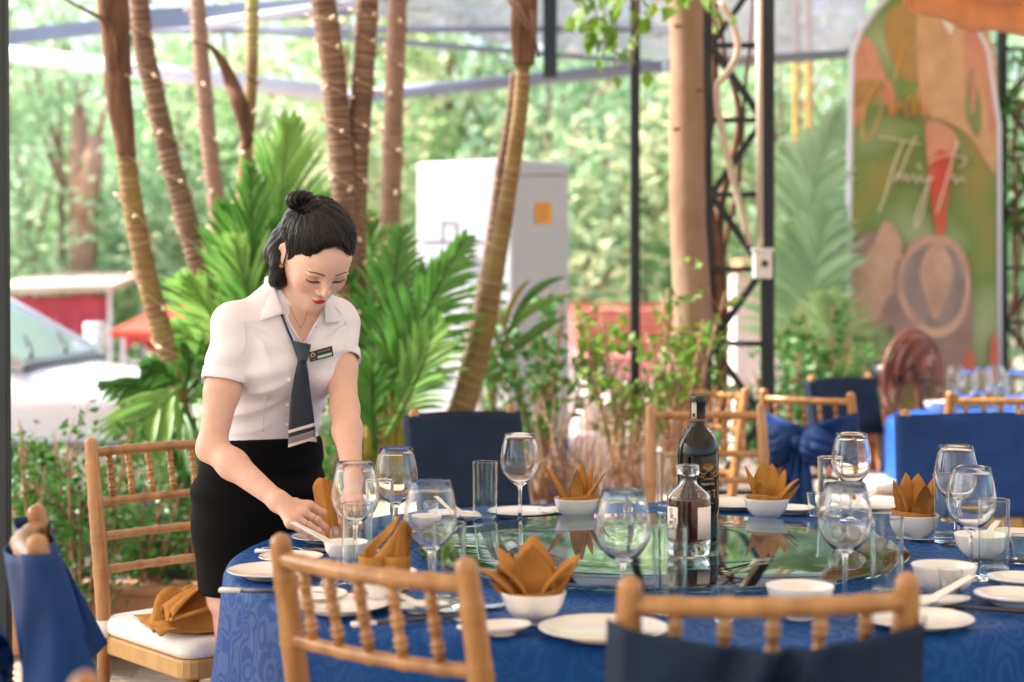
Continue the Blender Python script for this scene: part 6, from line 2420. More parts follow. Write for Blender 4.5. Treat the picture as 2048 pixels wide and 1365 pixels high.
def polygonize(F, lo, hi, h, B=16):
    lo, hi = npv(lo), npv(hi)
    bs = h * B
    i0 = np.floor(lo / bs).astype(int)
    i1 = np.ceil(hi / bs).astype(int)
    g = np.stack(np.meshgrid(*[np.arange(a, b) for a, b in zip(i0, i1)], indexing='ij'), -1).reshape(-1, 3)
    cen = (g + .5) * bs
    hd_ = bs * .5 * math.sqrt(3)
    dc = F.ev(cen)
    act = np.abs(dc) < hd_ * 1.7 + .006
    g, cen = g[act], cen[act]
    n1 = B + 1
    loc = np.stack(np.meshgrid(*[np.arange(n1)] * 3, indexing='ij'), -1).reshape(-1, 3)
    BIG = 1 << 20
    keys, poss, quads = [], [], []

    def key(c):
        c = c + (BIG >> 1)
        return (c[:, 0].astype(np.int64) * BIG + c[:, 1]) * BIG + c[:, 2]
    for gi, c in zip(g, cen):
        sel = {i for i, (f, cc, r, k, op) in enumerate(F.ops) if op in 'io' or np.linalg.norm(cc - c) - r < hd_ + .05 + k}
        if not any(F.ops[i][4] == 'u' for i in sel):
            continue
        org = gi * B
        pts = (org + loc) * h
        V = F.ev(pts, sel).reshape(n1, n1, n1)
        S = V < 0
        if S.all() or not S.any():
            continue
        cnt = np.zeros((B, B, B))
        acc = np.zeros((B, B, B, 3))
        for ax in range(3):
            for o1 in (0, 1):
                for o2 in (0, 1):
                    off = [0, 0, 0]
                    t1, t2 = [q for q in range(3) if q != ax]
                    off[t1], off[t2] = o1, o2
                    sl0 = tuple(slice(o_, o_ + B) for o_ in off)
                    off2 = list(off); off2[ax] += 1
                    sl1 = tuple(slice(o_, o_ + B) for o_ in off2)
                    a, b = V[sl0], V[sl1]
                    m = (a < 0) != (b < 0)
                    t = np.where(m, a / (a - b + (~m) * 1.0), 0)
                    cnt += m
                    acc[..., ax] += np.where(m, t, 0)
                    acc[..., t1] += m * o1
                    acc[..., t2] += m * o2
        ci = np.argwhere(cnt > 0)
        if not len(ci):
            continue
        cc = cnt[cnt > 0][:, None]
        pos = (org + ci + acc[cnt > 0] / cc) * h
        keys.append(key(org + ci))
        poss.append(pos)
        for ax in range(3):
            sl0 = (slice(0, B),) * 3
            off = [0, 0, 0]; off[ax] = 1
            sl1 = tuple(slice(o_, o_ + B) for o_ in off)
            a, b = S[sl0], S[sl1]
            e = np.argwhere(a != b)
            if not len(e):
                continue
            ins = a[tuple(e.T)]
            t1, t2 = [(1, 2), (2, 0), (0, 1)][ax]
            q4 = []
            for d1, d2 in ((-1, -1), (0, -1), (0, 0), (-1, 0)):
                c4 = e + org
                c4 = c4.copy()
                c4[:, t1] += d1
                c4[:, t2] += d2
                q4.append(key(c4))
            Q = np.stack(q4, 1)
            Q[~ins] = Q[~ins][:, ::-1]
            quads.append(Q)
    K = np.concatenate(keys); X = np.concatenate(poss); Q = np.concatenate(quads)
    o = np.argsort(K)
    K, X = K[o], X[o]
    idx = np.searchsorted(K, Q)
    idx = np.clip(idx, 0, len(K) - 1)
    ok = (K[idx] == Q).all(1)
    return X, idx[ok]


def relax(X, Q, it=2, w=.5):
    for _ in range(it):
        A = np.zeros_like(X); n = np.zeros(len(X))
        for a, b in ((0, 1), (1, 2), (2, 3), (3, 0)):
            np.add.at(A, Q[:, a], X[Q[:, b]]); np.add.at(n, Q[:, a], 1)
            np.add.at(A, Q[:, b], X[Q[:, a]]); np.add.at(n, Q[:, b], 1)
        X = X * (1 - w) + w * A / np.maximum(n, 1)[:, None]
    return X


# ---- frames
ya = R(33)
FW = v3(math.sin(ya), -math.cos(ya), 0)
RT = v3(-math.cos(ya), -math.sin(ya), 0)
UP = v3(0, 0, 1)
MB_ = np.stack([RT, FW, UP], 1)            # body frame: columns
yh, ph_ = R(31), R(43)
HY = v3(math.sin(yh) * math.cos(ph_), -math.cos(yh) * math.cos(ph_), -math.sin(ph_))
HZ_ = v3(math.sin(yh) * math.sin(ph_), -math.cos(yh) * math.sin(ph_), math.cos(ph_))
HX = np.cross(HY, HZ_)
rl = R(-1)
HX, HZ_ = HX * math.cos(rl) + HZ_ * math.sin(rl), HZ_ * math.cos(rl) - HX * math.sin(rl)
MH = np.stack([HX, HY, HZ_], 1)
HO = npv(P(631, 511, 3.66))


def H2W(p):
    return HO + np.asarray(p, float) @ MH.T


def W2H(p):
    return (p - HO) @ MH


# torso loft
TZs = np.array([.56, .66, .76, .82, .90, .955, 1.036, 1.10, 1.163, 1.22, 1.265, 1.31])
TCX = np.array([-.585, -.587, -.588, -.588, -.578, -.566, -.548, -.528, -.513, -.503, -.496, -.488])
TCY = np.array([3.86, 3.862, 3.862, 3.86, 3.855, 3.845, 3.82, 3.79, 3.77, 3.755, 3.748, 3.735])
TA = np.array([.132, .146, .155, .156, .134, .110, .116, .132, .146, .150, .098, .05])
TB = np.array([.100, .108, .116, .120, .104, .090, .093, .100, .098, .082, .062, .045])


def torso(off=0.0, zlo=-9, zhi=9):
    def f(p):
        z = p[:, 2]
        cx, cy = np.interp(z, TZs, TCX), np.interp(z, TZs, TCY)
        a, b = np.interp(z, TZs, TA) + off, np.interp(z, TZs, TB) + off
        q = np.stack([p[:, 0] - cx, p[:, 1] - cy, z * 0], 1)
        u, v = q @ RT, q @ FW
        k0 = np.sqrt((u / a) ** 2 + (v / b) ** 2)
        k1 = np.sqrt((u / a ** 2) ** 2 + (v / b ** 2) ** 2) + 1e-6
        d = k0 * (k0 - 1) / k1
        lo, hi = max(zlo, TZs[0]), min(zhi, TZs[-1])
        return np.maximum(np.maximum(d, z - hi), lo - z)
    return f


SHR, SHL = npv(P(470, 648, 3.675)), npv(P(668, 642, 3.825))
ELR, ELL = npv(P(423, 895, 3.61)), npv(P(690, 818, 3.70))
WRR, WRL = npv(P(558, 1004, 3.50)), npv(P(706, 960, 3.555))
NB = v3(-.492, 3.742, 1.24)
NT = H2W((0, -.03, -.05))
CB = np.array([np.interp(1.118, TZs, TCX), np.interp(1.118, TZs, TCY), 1.118])
BUST = [CB + FW * .068 + RT * .066 - UP * .004, CB + FW * .066 - RT * .060 - UP * .002]

# ---- head, neck, upper chest
HF = Field()


def hell(c, r, k=.012, op='u', rx=0.0, rz=0.0):
    M = MH
    if rx or rz:
        Rm = np.array((Matrix.Rotation(rz, 3, 'Z') @ Matrix.Rotation(rx, 3, 'X')))
        M = MH @ Rm
    HF.ell(H2W(c), r, M, k, op)


def hcap(a, b, ra, rb, k=.01, op='u'):
    HF.cap(H2W(a), H2W(b), ra, rb, k, op)


hell((0, -.018, .026), (.0715, .090, .080))
hell((0, .022, -.022), (.0570, .062, .074), .03)
hell((0, .038, .028), (.056, .046, .046), .03)
for s in (-1, 1):
    hcap((s * .046, -.004, -.040), (s * .011, .056, -.094), .015, .0125, .022)
    hell((s * .037, .050, -.026), (.023, .022, .023), .022)
hell((0, .061, -.094), (.0145, .0150, .0125), .016)
hell((0, .060, -.062), (.026, .022, .026), .018)
# eye sockets, lids
for s in (-1, 1):
    hell((s * .0305, .0885, .0015), (.0175, .0125, .0085), .012, 's')
    hell((s * .0305, .0655, -.001), (.0165, .0142, .0125), .005)
    hell((s * .031, .0775, .0165), (.017, .0065, .0045), .010)
# nose
hcap((0, .0795, .010), (0, .0945, -.022), .0058, .0068, .010)
hell((0, .0965, -.0285), (.0078, .0080, .0068), .006)
for s in (-1, 1):
    hell((s * .0115, .0865, -.0315), (.0058, .0085, .0058), .005)
    hell((s * .0058, .0925, -.0372), (.0028, .0038, .0028), .003, 's')
# mouth
for s in (-1, 1):
    hell((s * .0075, .0838, -.0545), (.0105, .0060, .0036), .004, rz=s * -.28)
hell((0, .0832, -.0625), (.0135, .0062, .0046), .004)
hell((0, .0905, -.0582), (.0165, .0045, .0008), .0028, 's')
hell((0, .0865, -.0455), (.0032, .004, .0065), .006, 's')
# ears
for s in (-1, 1):
    M = MH @ np.array(Matrix.Rotation(s * .35, 3, 'Z') @ Matrix.Rotation(-.2, 3, 'X'))
    HF.ell(H2W((s * .0735, -.012, -.002)), (.0065, .0165, .0285), M, .006)
    HF.ell(H2W((s * .0800, -.008, .002)), (.0055, .0095, .0170), M, .004, 's')
    HF.ell(H2W((s * .0700, -.002, -.022)), (.0055, .0070, .0085), M, .005)
HF.cap(NT, NB, .044, .048, .022)
HF.cap(H2W((0, .012, -.062)), npv(NB) + FW * .018, .026, .03, .035)
HF.fn(torso(-.001, 1.09, 1.31), (-.50, 3.76, 1.18), .2, .03)
for b in BUST:
    HF.ell(b, (.056, .054, .058), MB_, .03)
HF.cap(NB, SHR, .045, .045, .03).cap(NB, SHL, .045, .045, .03)
hx_, hq_ = polygonize(HF, HO - .30, HO + .22, .0019)
hx_ = relax(hx_, hq_, 1, .4)

# ---- arms and hands
AF = Field()
for sh, el, wr in ((SHR, ELR, WRR), (SHL, ELL, WRL)):
    AF.cap(sh, sh * .45 + el * .55, .040, .0375, .02)
    AF.cap(sh * .45 + el * .55, el, .0375, .0300, .018)
    AF.cap(el, el * .68 + wr * .32, .0300, .0315, .018)
    AF.cap(el * .68 + wr * .32, wr, .0315, .0195, .018)
    AF.ell(el + (el - (sh + wr) / 2) / np.linalg.norm(el - (sh + wr) / 2) * .016, (.017, .017, .017), None, .014)
    AF.ell(wr, (.022, .022, .022), None, .015)


def hand(F, wr, mcp, fingers, thumb, rp=.0125):
    wr = npv(wr)
    mc = [npv(m) for m in mcp]
    for i, m in enumerate(mc):
        F.cap(wr, m, .0150 if i in (1, 2) else .0135, .0098, .011)
    for a, b in zip(mc[:-1], mc[1:]):
        F.cap(a * .93 + wr * .07, b * .93 + wr * .07, .0092, .0092, .009)
    for chain, r0, r1 in fingers:
        ch = [npv(c) for c in chain]
        n_ = len(ch) - 1
        for j, (a, b) in enumerate(zip(ch[:-1], ch[1:])):
            ra = r0 + (r1 - r0) * j / n_
            rb = r0 + (r1 - r0) * (j + 1) / n_
            F.cap(a, b, ra, rb, .0022 if j else .004)
            if j < n_ - 1:
                F.ell(b, (rb * 1.06,) * 3, None, .002)
    ch = [npv(c) for c in thumb]
    for j, (a, b) in enumerate(zip(ch[:-1], ch[1:])):
        F.cap(a, b, .0118 - .0012 * j, .0105 - .0012 * j, .008 if j == 0 else .004)


RH_m = [P(621, 1012, 3.515), P(609, 1027, 3.488), P(595, 1040, 3.465), P(581, 1049, 3.447)]
hand(AF, WRR, RH_m, [
    ([P(621, 1012, 3.515), P(646, 1026, 3.522), P(660, 1040, 3.528), P(667, 1054, 3.53)], .0094, .0070),
    ([P(609, 1027, 3.488), P(635, 1041, 3.490), P(650, 1055, 3.494), P(656, 1067, 3.497)], .0094, .0071),
    ([P(595, 1040, 3.465), P(619, 1052, 3.464), P(638, 1064, 3.466), P(646, 1075, 3.47)], .0090, .0069),
    ([P(581, 1049, 3.447), P(601, 1059, 3.444), P(616, 1068, 3.444), P(624, 1077, 3.448)], .0080, .0060)],
    [P(590, 1006, 3.525), P(622, 1022, 3.545), P(646, 1050, 3.55), P(660, 1066, 3.55)])
LH_m = [P(689, 1004, 3.525), P(699, 1010, 3.512), P(711, 1012, 3.508), P(722, 1008, 3.512)]
hand(AF, WRL, LH_m, [
    ([P(689, 1004, 3.525), P(682, 1028, 3.512), P(683, 1046, 3.512), P(688, 1058, 3.516)], .0090, .0068),
    ([P(699, 1010, 3.512), P(695, 1036, 3.498), P(697, 1054, 3.498), P(701, 1066, 3.502)], .0092, .0069),
    ([P(711, 1012, 3.508), P(711, 1038, 3.492), P(713, 1055, 3.492), P(715, 1067, 3.496)], .0088, .0067),
    ([P(722, 1008, 3.512), P(727, 1032, 3.498), P(728, 1046, 3.498), P(728, 1056, 3.50)], .0080, .0060)],
    [P(694, 985, 3.545), P(682, 1008, 3.56), P(674, 1034, 3.565), P(672, 1050, 3.565)])
ax_, aq_ = polygonize(AF, np.minimum(ELR, WRR) - .3, np.maximum(SHL, SHR) + .25, .0024)
ax_ = relax(ax_, aq_, 1, .4)

# ---- legs and hidden trunk
LF = Field()
LF.fn(torso(-.006, .56, 1.12), (-.57, 3.83, .85), .35, .02)
hipR, hipL = npv(P(0, 0, 1)) * 0 + v3(-.588, 3.86, .78) + RT * .062, v3(-.588, 3.86, .78) - RT * .062
for hp_, s in ((hipR, 1), (hipL, -1)):
    kn = hp_ * 1 + v3(0, 0, -.33) + FW * .02
    an = kn + v3(0, 0, -.33) - FW * .03
    an[2] = .12
    LF.cap(hp_, kn, .072, .050, .02)
    LF.cap(kn, kn * .6 + an * .4, .052, .052, .02)
    LF.cap(kn * .6 + an * .4, an, .052, .031, .02)
    LF.cap(an, an - v3(0, 0, .06) + FW * .11, .03, .022, .02)
lx_, lq_ = polygonize(LF, v3(-.95, 3.5, .0), v3(-.25, 4.2, 1.2), .009)

X = np.concatenate([hx_, ax_, lx_])
Q = np.concatenate([hq_, aq_ + len(hx_), lq_ + len(hx_) + len(ax_)])
bme = mesh_np('person', X, [Q])
# skin colours: lips, blush, nails are the colours of the skin itself; lids, nostril hollows coloured darker
base_c = np.array(hexc('#e0b09b'))
face_c = np.array(hexc('#e6beac'))
colr = np.tile(base_c, (len(X), 1))
L = W2H(X)
inh = (np.arange(len(X)) < len(hx_))
fw = np.clip((L[:, 2] + .125) / .03, 0, 1) * np.clip((L[:, 1] + .02) / .04, 0, 1) * inh
colr += (face_c - base_c) * fw[:, None]


def blob(c, r, col_, amt, pw=2):
    global colr
    d = np.sqrt((((L - np.array(c)) / np.array(r)) ** 2).sum(1))
    w = np.exp(-d ** pw) * amt * inh
    colr = colr * (1 - w[:, None]) + np.array(hexc(col_)) * w[:, None]


for s in (-1, 1):
    blob((s * .046, .058, -.022), (.019, .03, .014), '#e09a88', .6)
    blob((s * .031, .078, .004), (.019, .02, .0075), '#cf8f78', .6)
    blob((s * .0058, .092, -.037), (.003, .005, .002), '#8a4a3a', .6)
# lips
lx, lz, ly = L[:, 0], L[:, 2], L[:, 1]
up_ = -.0505 - .0016 * np.exp(-(lx / .004) ** 2) - .0065 * np.clip(np.abs(lx) / .0185, 0, 1) ** 1.6
lo_ = -.0685 + .0095 * np.clip(np.abs(lx) / .0185, 0, 1) ** 2
lw = np.clip((up_ - lz) / .0012, 0, 1) * np.clip((lz - lo_) / .0012, 0, 1) * np.clip((.0185 - np.abs(lx)) / .001, 0, 1) * (ly > .06) * inh
colr = colr * (1 - lw[:, None]) + np.array(hexc('#c23327')) * lw[:, None]
ca = bme.color_attributes.new('Col', 'FLOAT_COLOR', 'POINT')
ca.data.foreach_set('color', np.concatenate([colr, np.ones((len(X), 1))], 1).astype(np.float32).ravel())
person = tag(link('person', bme, 'skin'), 'waitress in a white shirt, navy tie and black skirt folding a napkin', 'person')


def march(F, px, py, d0=3.2, d1=4.1):
    ds = np.linspace(d0, d1, 451)
    pts = np.array([npv(P(px, py, d)) for d in ds])
    v = F.ev(pts)
    i = np.argmax(v < 0)
    if not (v < 0).any():
        return None
    f = v[i - 1] / (v[i - 1] - v[i] + 1e-9)
    return ds[i - 1] + f * (ds[1] - ds[0])


def face_y(x, z, off=.0):
    ys = np.linspace(.12, .0, 240)
    v = HF.ev(np.array([H2W((x, y, z)) for y in ys]))
    i = np.argmax(v < off)
    return ys[i]


# ---- brows and lashes
for s in (-1, 1):
    q = MB()
    zs = [.0188, .0208, .0226, .0230, .0214, .0182]
    xs = [.0125, .019, .028, .036, .044, .0505]
    ws = [.0027, .0036, .0035, .0030, .0022, .0008]
    pts = [H2W((s * x, face_y(s * x, z) + .0002, z)) for x, z in zip(xs, zs)]
    sp_ = spline(pts, 26)
    wsp = np.interp(np.linspace(0, 5, 26), range(6), ws)
    q.tube(sp_, list(wsp), 6, flat=.5)
    q.build('eyebrow', mat('brow' if s < 0 else 'brow_b', hexc('#7a5c4c'), .9), person)
    q = MB()
    lid = []
    for u in np.linspace(-1, 1, 17):
        x = s * (.0305 + .0150 * u)
        z = -.0068 + .0042 * max(0, u) ** 1.5 + .0020 * max(0, -u) ** 2
        lid.append(H2W((x, face_y(x, z) + .0004, z)))
    q.tube(lid, [.0005 + .0014 * math.sin(PI * min(1, (i + 2) / 18)) ** .6 for i in range(17)], 6)
    for i, p in enumerate(lid):
        u = -1 + i / 8
        dr = HY * .8 - HZ_ * .55 + HX * s * (u * .7)
        dr = dr / np.linalg.norm(dr)
        Ls = .0062 + .0025 * max(0, u)
        q.tube([p, p + dr * Ls * .55 - HZ_ * .0005, p + dr * Ls + HZ_ * .0008], [.00042, .0003, .0001], 4)
    q.build('eyelashes', 'lash', person)
    q = MB()
    cr_ = []
    for u in np.linspace(-.9, .95, 12):
        x = s * (.0305 + .0155 * u)
        z = .0048 - .0035 * u * u
        cr_.append(H2W((x, face_y(x, z) - .0002, z)))
    q.tube(cr_, .00045, 5)
    q.build('lid_crease', mat('crease' + ('a' if s < 0 else 'b'), hexc('#a8705a'), .7), person)

# ---- hair
hair = empty('hair'); hair.parent = person
KF = Field()


def kell(c, r, k=.012, op='u', rx=0.0):
    M = MH @ np.array(Matrix.Rotation(rx, 3, 'X')) if rx else MH
    KF.ell(H2W(c), r, M, k, op)


kell((0, -.022, .034), (.0795, .098, .089), .01)
kell((0, .008, .064), (.066, .068, .060), .02)
# face opening
kell((0, .096, -.008), (.060, .068, .101), .012, 's')
kell((0, .085, -.045), (.074, .092, .072), .014, 's')
for s in (-1, 1):
    kell((s * .086, -.012, -.008), (.026, .024, .040), .005, 's')
# hair falling behind the ear to the nape
for s in (-1, 1):
    a, b, c = H2W((s * .060, -.050, .0)), H2W((s * .060, -.072, -.060)), None
    KF.cap(a, b, .030, .026, .02)
pb0, pb1 = npv(P(561, 500, 3.66)), npv(P(553, 562, 3.655))
KF.cap(H2W((.064, -.045, -.005)), pb0, .024, .024, .015)
KF.cap(pb0, pb1, .024, .0175, .012)
KF.cap(H2W((0, -.07, -.03)), npv(P(575, 560, 3.73)), .045, .035, .02)
KF.cap(npv(P(570, 540, 3.70)), npv(P(560, 566, 3.67)), .024, .014, .015)


def strands_disp(p):
    l = W2H(p)
    BL = np.array([.03, -.055, .125])
    d = l - BL
    ang = np.arctan2(d[:, 0], d[:, 1] + 1e-6)
    return -.0006 * np.sin(ang * 27 + 3 * np.sin(l[:, 2] * 40)) - .0003 * np.sin(ang * 71 + l[:, 1] * 60)


KF.fn(strands_disp, (0, 0, 0), 9, 0, 'o')
kx, kq = polygonize(KF, HO - .2, HO + .2, .0021)
kx = relax(kx, kq, 1, .35)
link('hair_cap', mesh_np('hair_cap', kx, [kq]), 'hair', hair)
# bun
BC = npv(P(601, 401, 3.60))
BF = Field()
Mb = MH
for i in range(14):
    a0, a1 = 2 * PI * i / 14, 2 * PI * (i + 1) / 14
    BF.cap(BC + MH @ v3(.019 * math.cos(a0), .012 * math.sin(a0) * .6, .016 * math.sin(a0)), BC + MH @ v3(.019 * math.cos(a1), .012 * math.sin(a1) * .6, .016 * math.sin(a1)), .0125, .0125, .006)
BF.ell(BC + MH @ v3(.004, 0, .004), (.022, .018, .018), MH, .008)
BF.cap(BC, H2W((.028, -.035, .108)), .014, .024, .012)
BF.fn(lambda p: -.0009 * np.sin(np.arctan2((W2H(p) - W2H(BC[None]))[:, 2], (W2H(p) - W2H(BC[None]))[:, 0]) * 9 + (W2H(p) - W2H(BC[None]))[:, 1] * 500), (0, 0, 0), 9, 0, 'o')
bx, bq = polygonize(BF, BC - .08, BC + .08, .002)
link('hair_bun', mesh_np('hair_bun', bx, [bq]), 'hair', hair)
# combed strands from the hairline to the bun, and flyaways
q = MB()
rs = random.Random(3)
CEN = np.array([0, -.012, .036])
RAD = np.array([.0815, .1, .092])
bd = W2H(BC[None])[0] - CEN
bd /= np.linalg.norm(bd / RAD)


def on_hair(dirv):
    """surface of the hair cap along a direction from its centre"""
    ts = np.linspace(.04, .14, 70)
    pts = H2W(CEN[None] + np.outer(ts, dirv))
    v = KF.ev(pts)
    inside = np.where(v < 0)[0]
    return (H2W(CEN + dirv * (ts[inside[-1]] + .0009)) if len(inside) else None)


bdn = (W2H(BC[None])[0] - CEN); bdn /= np.linalg.norm(bdn)
for i in range(330):
    az = R(rs.uniform(-125, 125))
    el = R(rs.uniform(18, 46)) if abs(az) < 1.2 else R(rs.uniform(-5, 30))
    st_ = np.array([math.sin(az) * math.cos(el), math.cos(az) * math.cos(el), math.sin(el)])
    pts = []
    for j in range(14):
        f = j / 13 * .93
        dv = st_ * (1 - f) + bdn * f
        dv /= np.linalg.norm(dv)
        p = on_hair(dv)
        if p is None:
            continue
        pts.append(p)
    if len(pts) > 4:
        n_ = len(pts)
        q.tube([Vector(p) for p in pts], [.0007 * math.sin(PI * (k + .6) / (n_ + .2)) + .0002 for k in range(n_)], 4)
for i in range(26):
    a = BC + MH @ v3(rs.gauss(0, .018), rs.gauss(0, .010), rs.gauss(.008, .012))
    dr = MH @ v3(rs.gauss(.3, 1), rs.gauss(0, .4), rs.gauss(.5, .6))
    dr /= np.linalg.norm(dr)
    b = a + dr * rs.uniform(.014, .03)
    q.tube([Vector(a), Vector((a + b) / 2 + v3(0, 0, .003)), Vector(b)], [.0008, .0006, .0002], 4)
UF = lambda p: np.minimum(KF.ev(p), HF.ev(p))


def on_union(dirv, off=.0006):
    ts = np.linspace(.04, .15, 110)
    v = UF(H2W(CEN[None] + np.outer(ts, dirv)))
    ins = np.where(v < 0)[0]
    return H2W(CEN + dirv * (ts[ins[-1]] + off))


def adir(az, el):
    return np.array([math.sin(az) * math.cos(el), math.cos(az) * math.cos(el), math.sin(el)])


for i in range(230):
    az = R(-88 + 176 * (i + rs.random()) / 230)
    els = np.linspace(-.3, 1.3, 60)
    hl_ = .5
    for e_ in els:
        dv = adir(az, e_)
        p = on_union(dv)
        if KF.ev(p[None])[0] < HF.ev(p[None])[0]:
            hl_ = e_
            break
    st_ = adir(az + rs.gauss(0, .03), hl_ - rs.uniform(-.01, .05))
    pts = []
    for j in range(9):
        f = j / 8 * rs.uniform(.35, .5)
        dv = st_ * (1 - f) + bdn * f
        dv /= np.linalg.norm(dv)
        pts.append(on_union(dv, .0004 + .0012 * math.sin(PI * j / 8)))
    q.tube([Vector(p) for p in pts], [.0002 + .0007 * math.sin(PI * min(1, j / 8 + .05)) for j in range(9)], 4)
for i in range(44):
    az = R(rs.uniform(-100, 100)); el = R(rs.uniform(25, 75))
    st_ = adir(az, el)
    pts = []
    for j in range(8):
        f = j / 7 * .6
        dv = st_ * (1 - f) + bdn * f + np.array([rs.gauss(0, .012), 0, 0])
        dv /= np.linalg.norm(dv)
        pts.append(on_union(dv, .001 + .006 * math.sin(PI * j / 7)))
    q.tube([Vector(p) for p in pts], [.00022 + .00018 * math.sin(PI * j / 7) for j in range(8)], 3)
for i in range(60):
    x = 545 + rs.uniform(-8, 22)
    a, b, c = P(x + 8, 500, 3.652 + rs.uniform(-.02, .02)), P(x, 540, 3.645), P(x + rs.gauss(0, 2.5), 566 + rs.uniform(-4, 8), 3.648)
    da = march(KF, x + 8, 500); db_ = march(KF, x, 535)
    if da and db_:
        q.tube([P(x + 8, 500, da - .001), P(x, 535, db_ - .001), c], [.0008, .0009, .0003], 4)
q.build('hair_strands', 'hair_strand', hair)
# earring: small square clover with a dark centre
er = empty('earring'); er.parent = person
ed = P(563, 531, 3.60)
dd_ = march(HF, 566, 528) or 3.6
ec = P(563, 532, dd_ - .006)
q = MB()
for sx, sz in ((-1, 0), (1, 0), (0, 1), (0, -1)):
    q.tube([ec + Vector((sx * .0022 + .0021 * math.cos(a), -.001, sz * .0022 + .0021 * math.sin(a))) for a in [k * PI / 4 for k in range(9)]], .0007, 5)
q.build('clover', 'gold', er)
q = MB(); q.box(ec + Vector((0, .0004, 0)), (.0042, .001, .0042)); q.build('onyx', 'ink', er, smooth=False)

# ---- shirt
SF = Field()
SF.fn(torso(.009, .90, 1.31), (-.53, 3.8, 1.12), .3, .02)
for b in BUST:
    SF.ell(b, (.066, .064, .066), MB_, .045)
SF.cap(NB + v3(0, 0, -.012), SHR, .052, .047, .03).cap(NB + v3(0, 0, -.012), SHL, .052, .047, .03)
SLE = []


def sleeve(p, sh, e, ax):
    L_ = np.linalg.norm(e - sh)
    h = np.clip((p - sh) @ ax, 0, L_ + .03)
    rad = np.linalg.norm(p - sh - h[:, None] * ax, axis=1)
    hol = np.where(h > L_ - .02, .0425 - rad, -1.0)
    return np.maximum(np.maximum(rad - (.0480 - .0005 * h / L_), (p - e) @ ax), hol)


for sh, el, ff in ((SHR, ELR, .47), (SHL, ELL, .47)):
    e = sh + (el - sh) * ff
    ax = (el - sh) / np.linalg.norm(el - sh)
    SLE.append((sh, e, ax))
    SF.fn((lambda sh=sh, e=e, ax=ax: (lambda p: sleeve(p, sh, e, ax)))(), (sh + e) / 2, .16, .026)


def wrink(p):
    q_ = p - CB
    u, v, w = q_ @ RT, q_ @ FW, q_[:, 2]
    m = np.clip((1.12 - p[:, 2]) / .09, 0, 1) * np.clip((p[:, 2] - .955) / .02, 0, 1)
    d = -.007 * m * (1 - 1.6 * np.abs(np.sin(w * 62 + u * 20 + 1.6 * np.sin(u * 17)))) * (.45 + .55 * np.sin(u * 22 + w * 11))
    for sh, sg in ((SHR, 1), (SHL, -1)):
        r_ = p - sh
        rad = np.linalg.norm(r_, axis=1)
        ang = np.arctan2(r_[:, 2], -sg * (r_ @ RT))
        d += -.0055 * (1 - 1.6 * np.abs(np.sin(ang * 5 + rad * 18))) * np.exp(-((rad - .10) / .04) ** 2) * np.exp(-((ang + .7) / .7) ** 2)
    d += -.0026 * np.sin(u * 30 + w * 42 + 3 * np.sin(w * 20)) * np.clip((p[:, 2] - 1.05) / .05, 0, 1)
    return d


SF.fn(wrink, (0, 0, 0), 9, 0, 'o')
# waist cut with slight blouse, sleeve cuts, hollows and the open neck
SF.fn(lambda p: .925 - p[:, 2], (-.53, 3.8, .94), .4, .004, 'i')
SF.cap(NB + v3(0, 0, .0), NT + (NT - NB) * 1.2, .057, .064, .012, 's')
VA, VB_, VC = npv(P(563, 612, 3.56)), npv(P(648, 612, 3.60)), npv(P(606, 692, 3.58))
nV = np.cross(VB_ - VA, VC - VA); nV /= np.linalg.norm(nV)


def vneck(p):
    # wedge: inside the triangle VA VB VC extruded along the view
    d = np.full(len(p), -1e3)
    eye = v3(0, 0, EYE)
    for a, b, c in ((VA, VB_, VC), (VB_, VC, VA), (VC, VA, VB_)):
        n_ = np.cross(a - eye, b - eye); n_ /= np.linalg.norm(n_)
        if (c - eye) @ n_ > 0:
            n_ = -n_
        d = np.maximum(d, (p - eye) @ n_)
    return np.maximum(d, np.abs((p - VA) @ FW) - .09)


SF.fn(vneck, (VA + VB_ + VC) / 3, .25, .004, 's')
sx, sq = polygonize(SF, v3(-.85, 3.45, .9), v3(-.2, 4.05, 1.40), .0034)
sx = relax(sx, sq, 1, .4)
shirt = link('shirt', mesh_np('shirt', sx, [sq]), 'shirt', person)
# sleeve cuffs
for sh, e, ax in SLE:
    q = MB()
    x1 = np.cross(ax, v3(0, 1, 0)); x1 /= np.linalg.norm(x1)
    y1 = np.cross(ax, x1)
    for r_, off, w in ((.0538, -.0165, .0035), (.0540, -.0018, .0024)):
        pass
    rows = []

    def cuff(u, v):
        a = 2 * PI * u
        prof_ = [(.0476, -.026), (.0500, -.025), (.0502, -.003), (.0497, .0008), (.0480, .0008), (.0455, -.004)]
        r_, o_ = prof_[min(int(round(v * 5)), 5)]
        r_ += .0012 * math.sin(a * 3 + e[0] * 40)
        return Vector(e + ax * o_ + (x1 * math.cos(a) + y1 * math.sin(a)) * r_)
    q.grid(cuff, 48, 6, wrap=True)
    q.build('sleeve_cuff', 'shirt', shirt)


def shirt_pt(px, py, off=.002, F=None, fallback=3.62):
    d = march(F or SF, px, py)
    if d is None:
        d = fallback
    return P(px, py, d - off)


# collar leaves, modelled over neck and shirt
def leafpatch(pts_top, pts_bot, name, offs_t, offs_b, n=10, th=.003):
    q = MB()
    tp, bt = spline(pts_top, n), spline(pts_bot, n)
    q.grid(lambda u, v: tp[int(round(u * (n - 1)))].lerp(bt[int(round(u * (n - 1)))], v) + Vector((0, -.006 * math.sin(PI * v), .002 * math.sin(PI * v))), n, 7)
    return q.build(name, 'shirt', shirt, solid=th)


def S(px, py, off=.004, fb=3.64):
    return shirt_pt(px, py, off, None, fb)


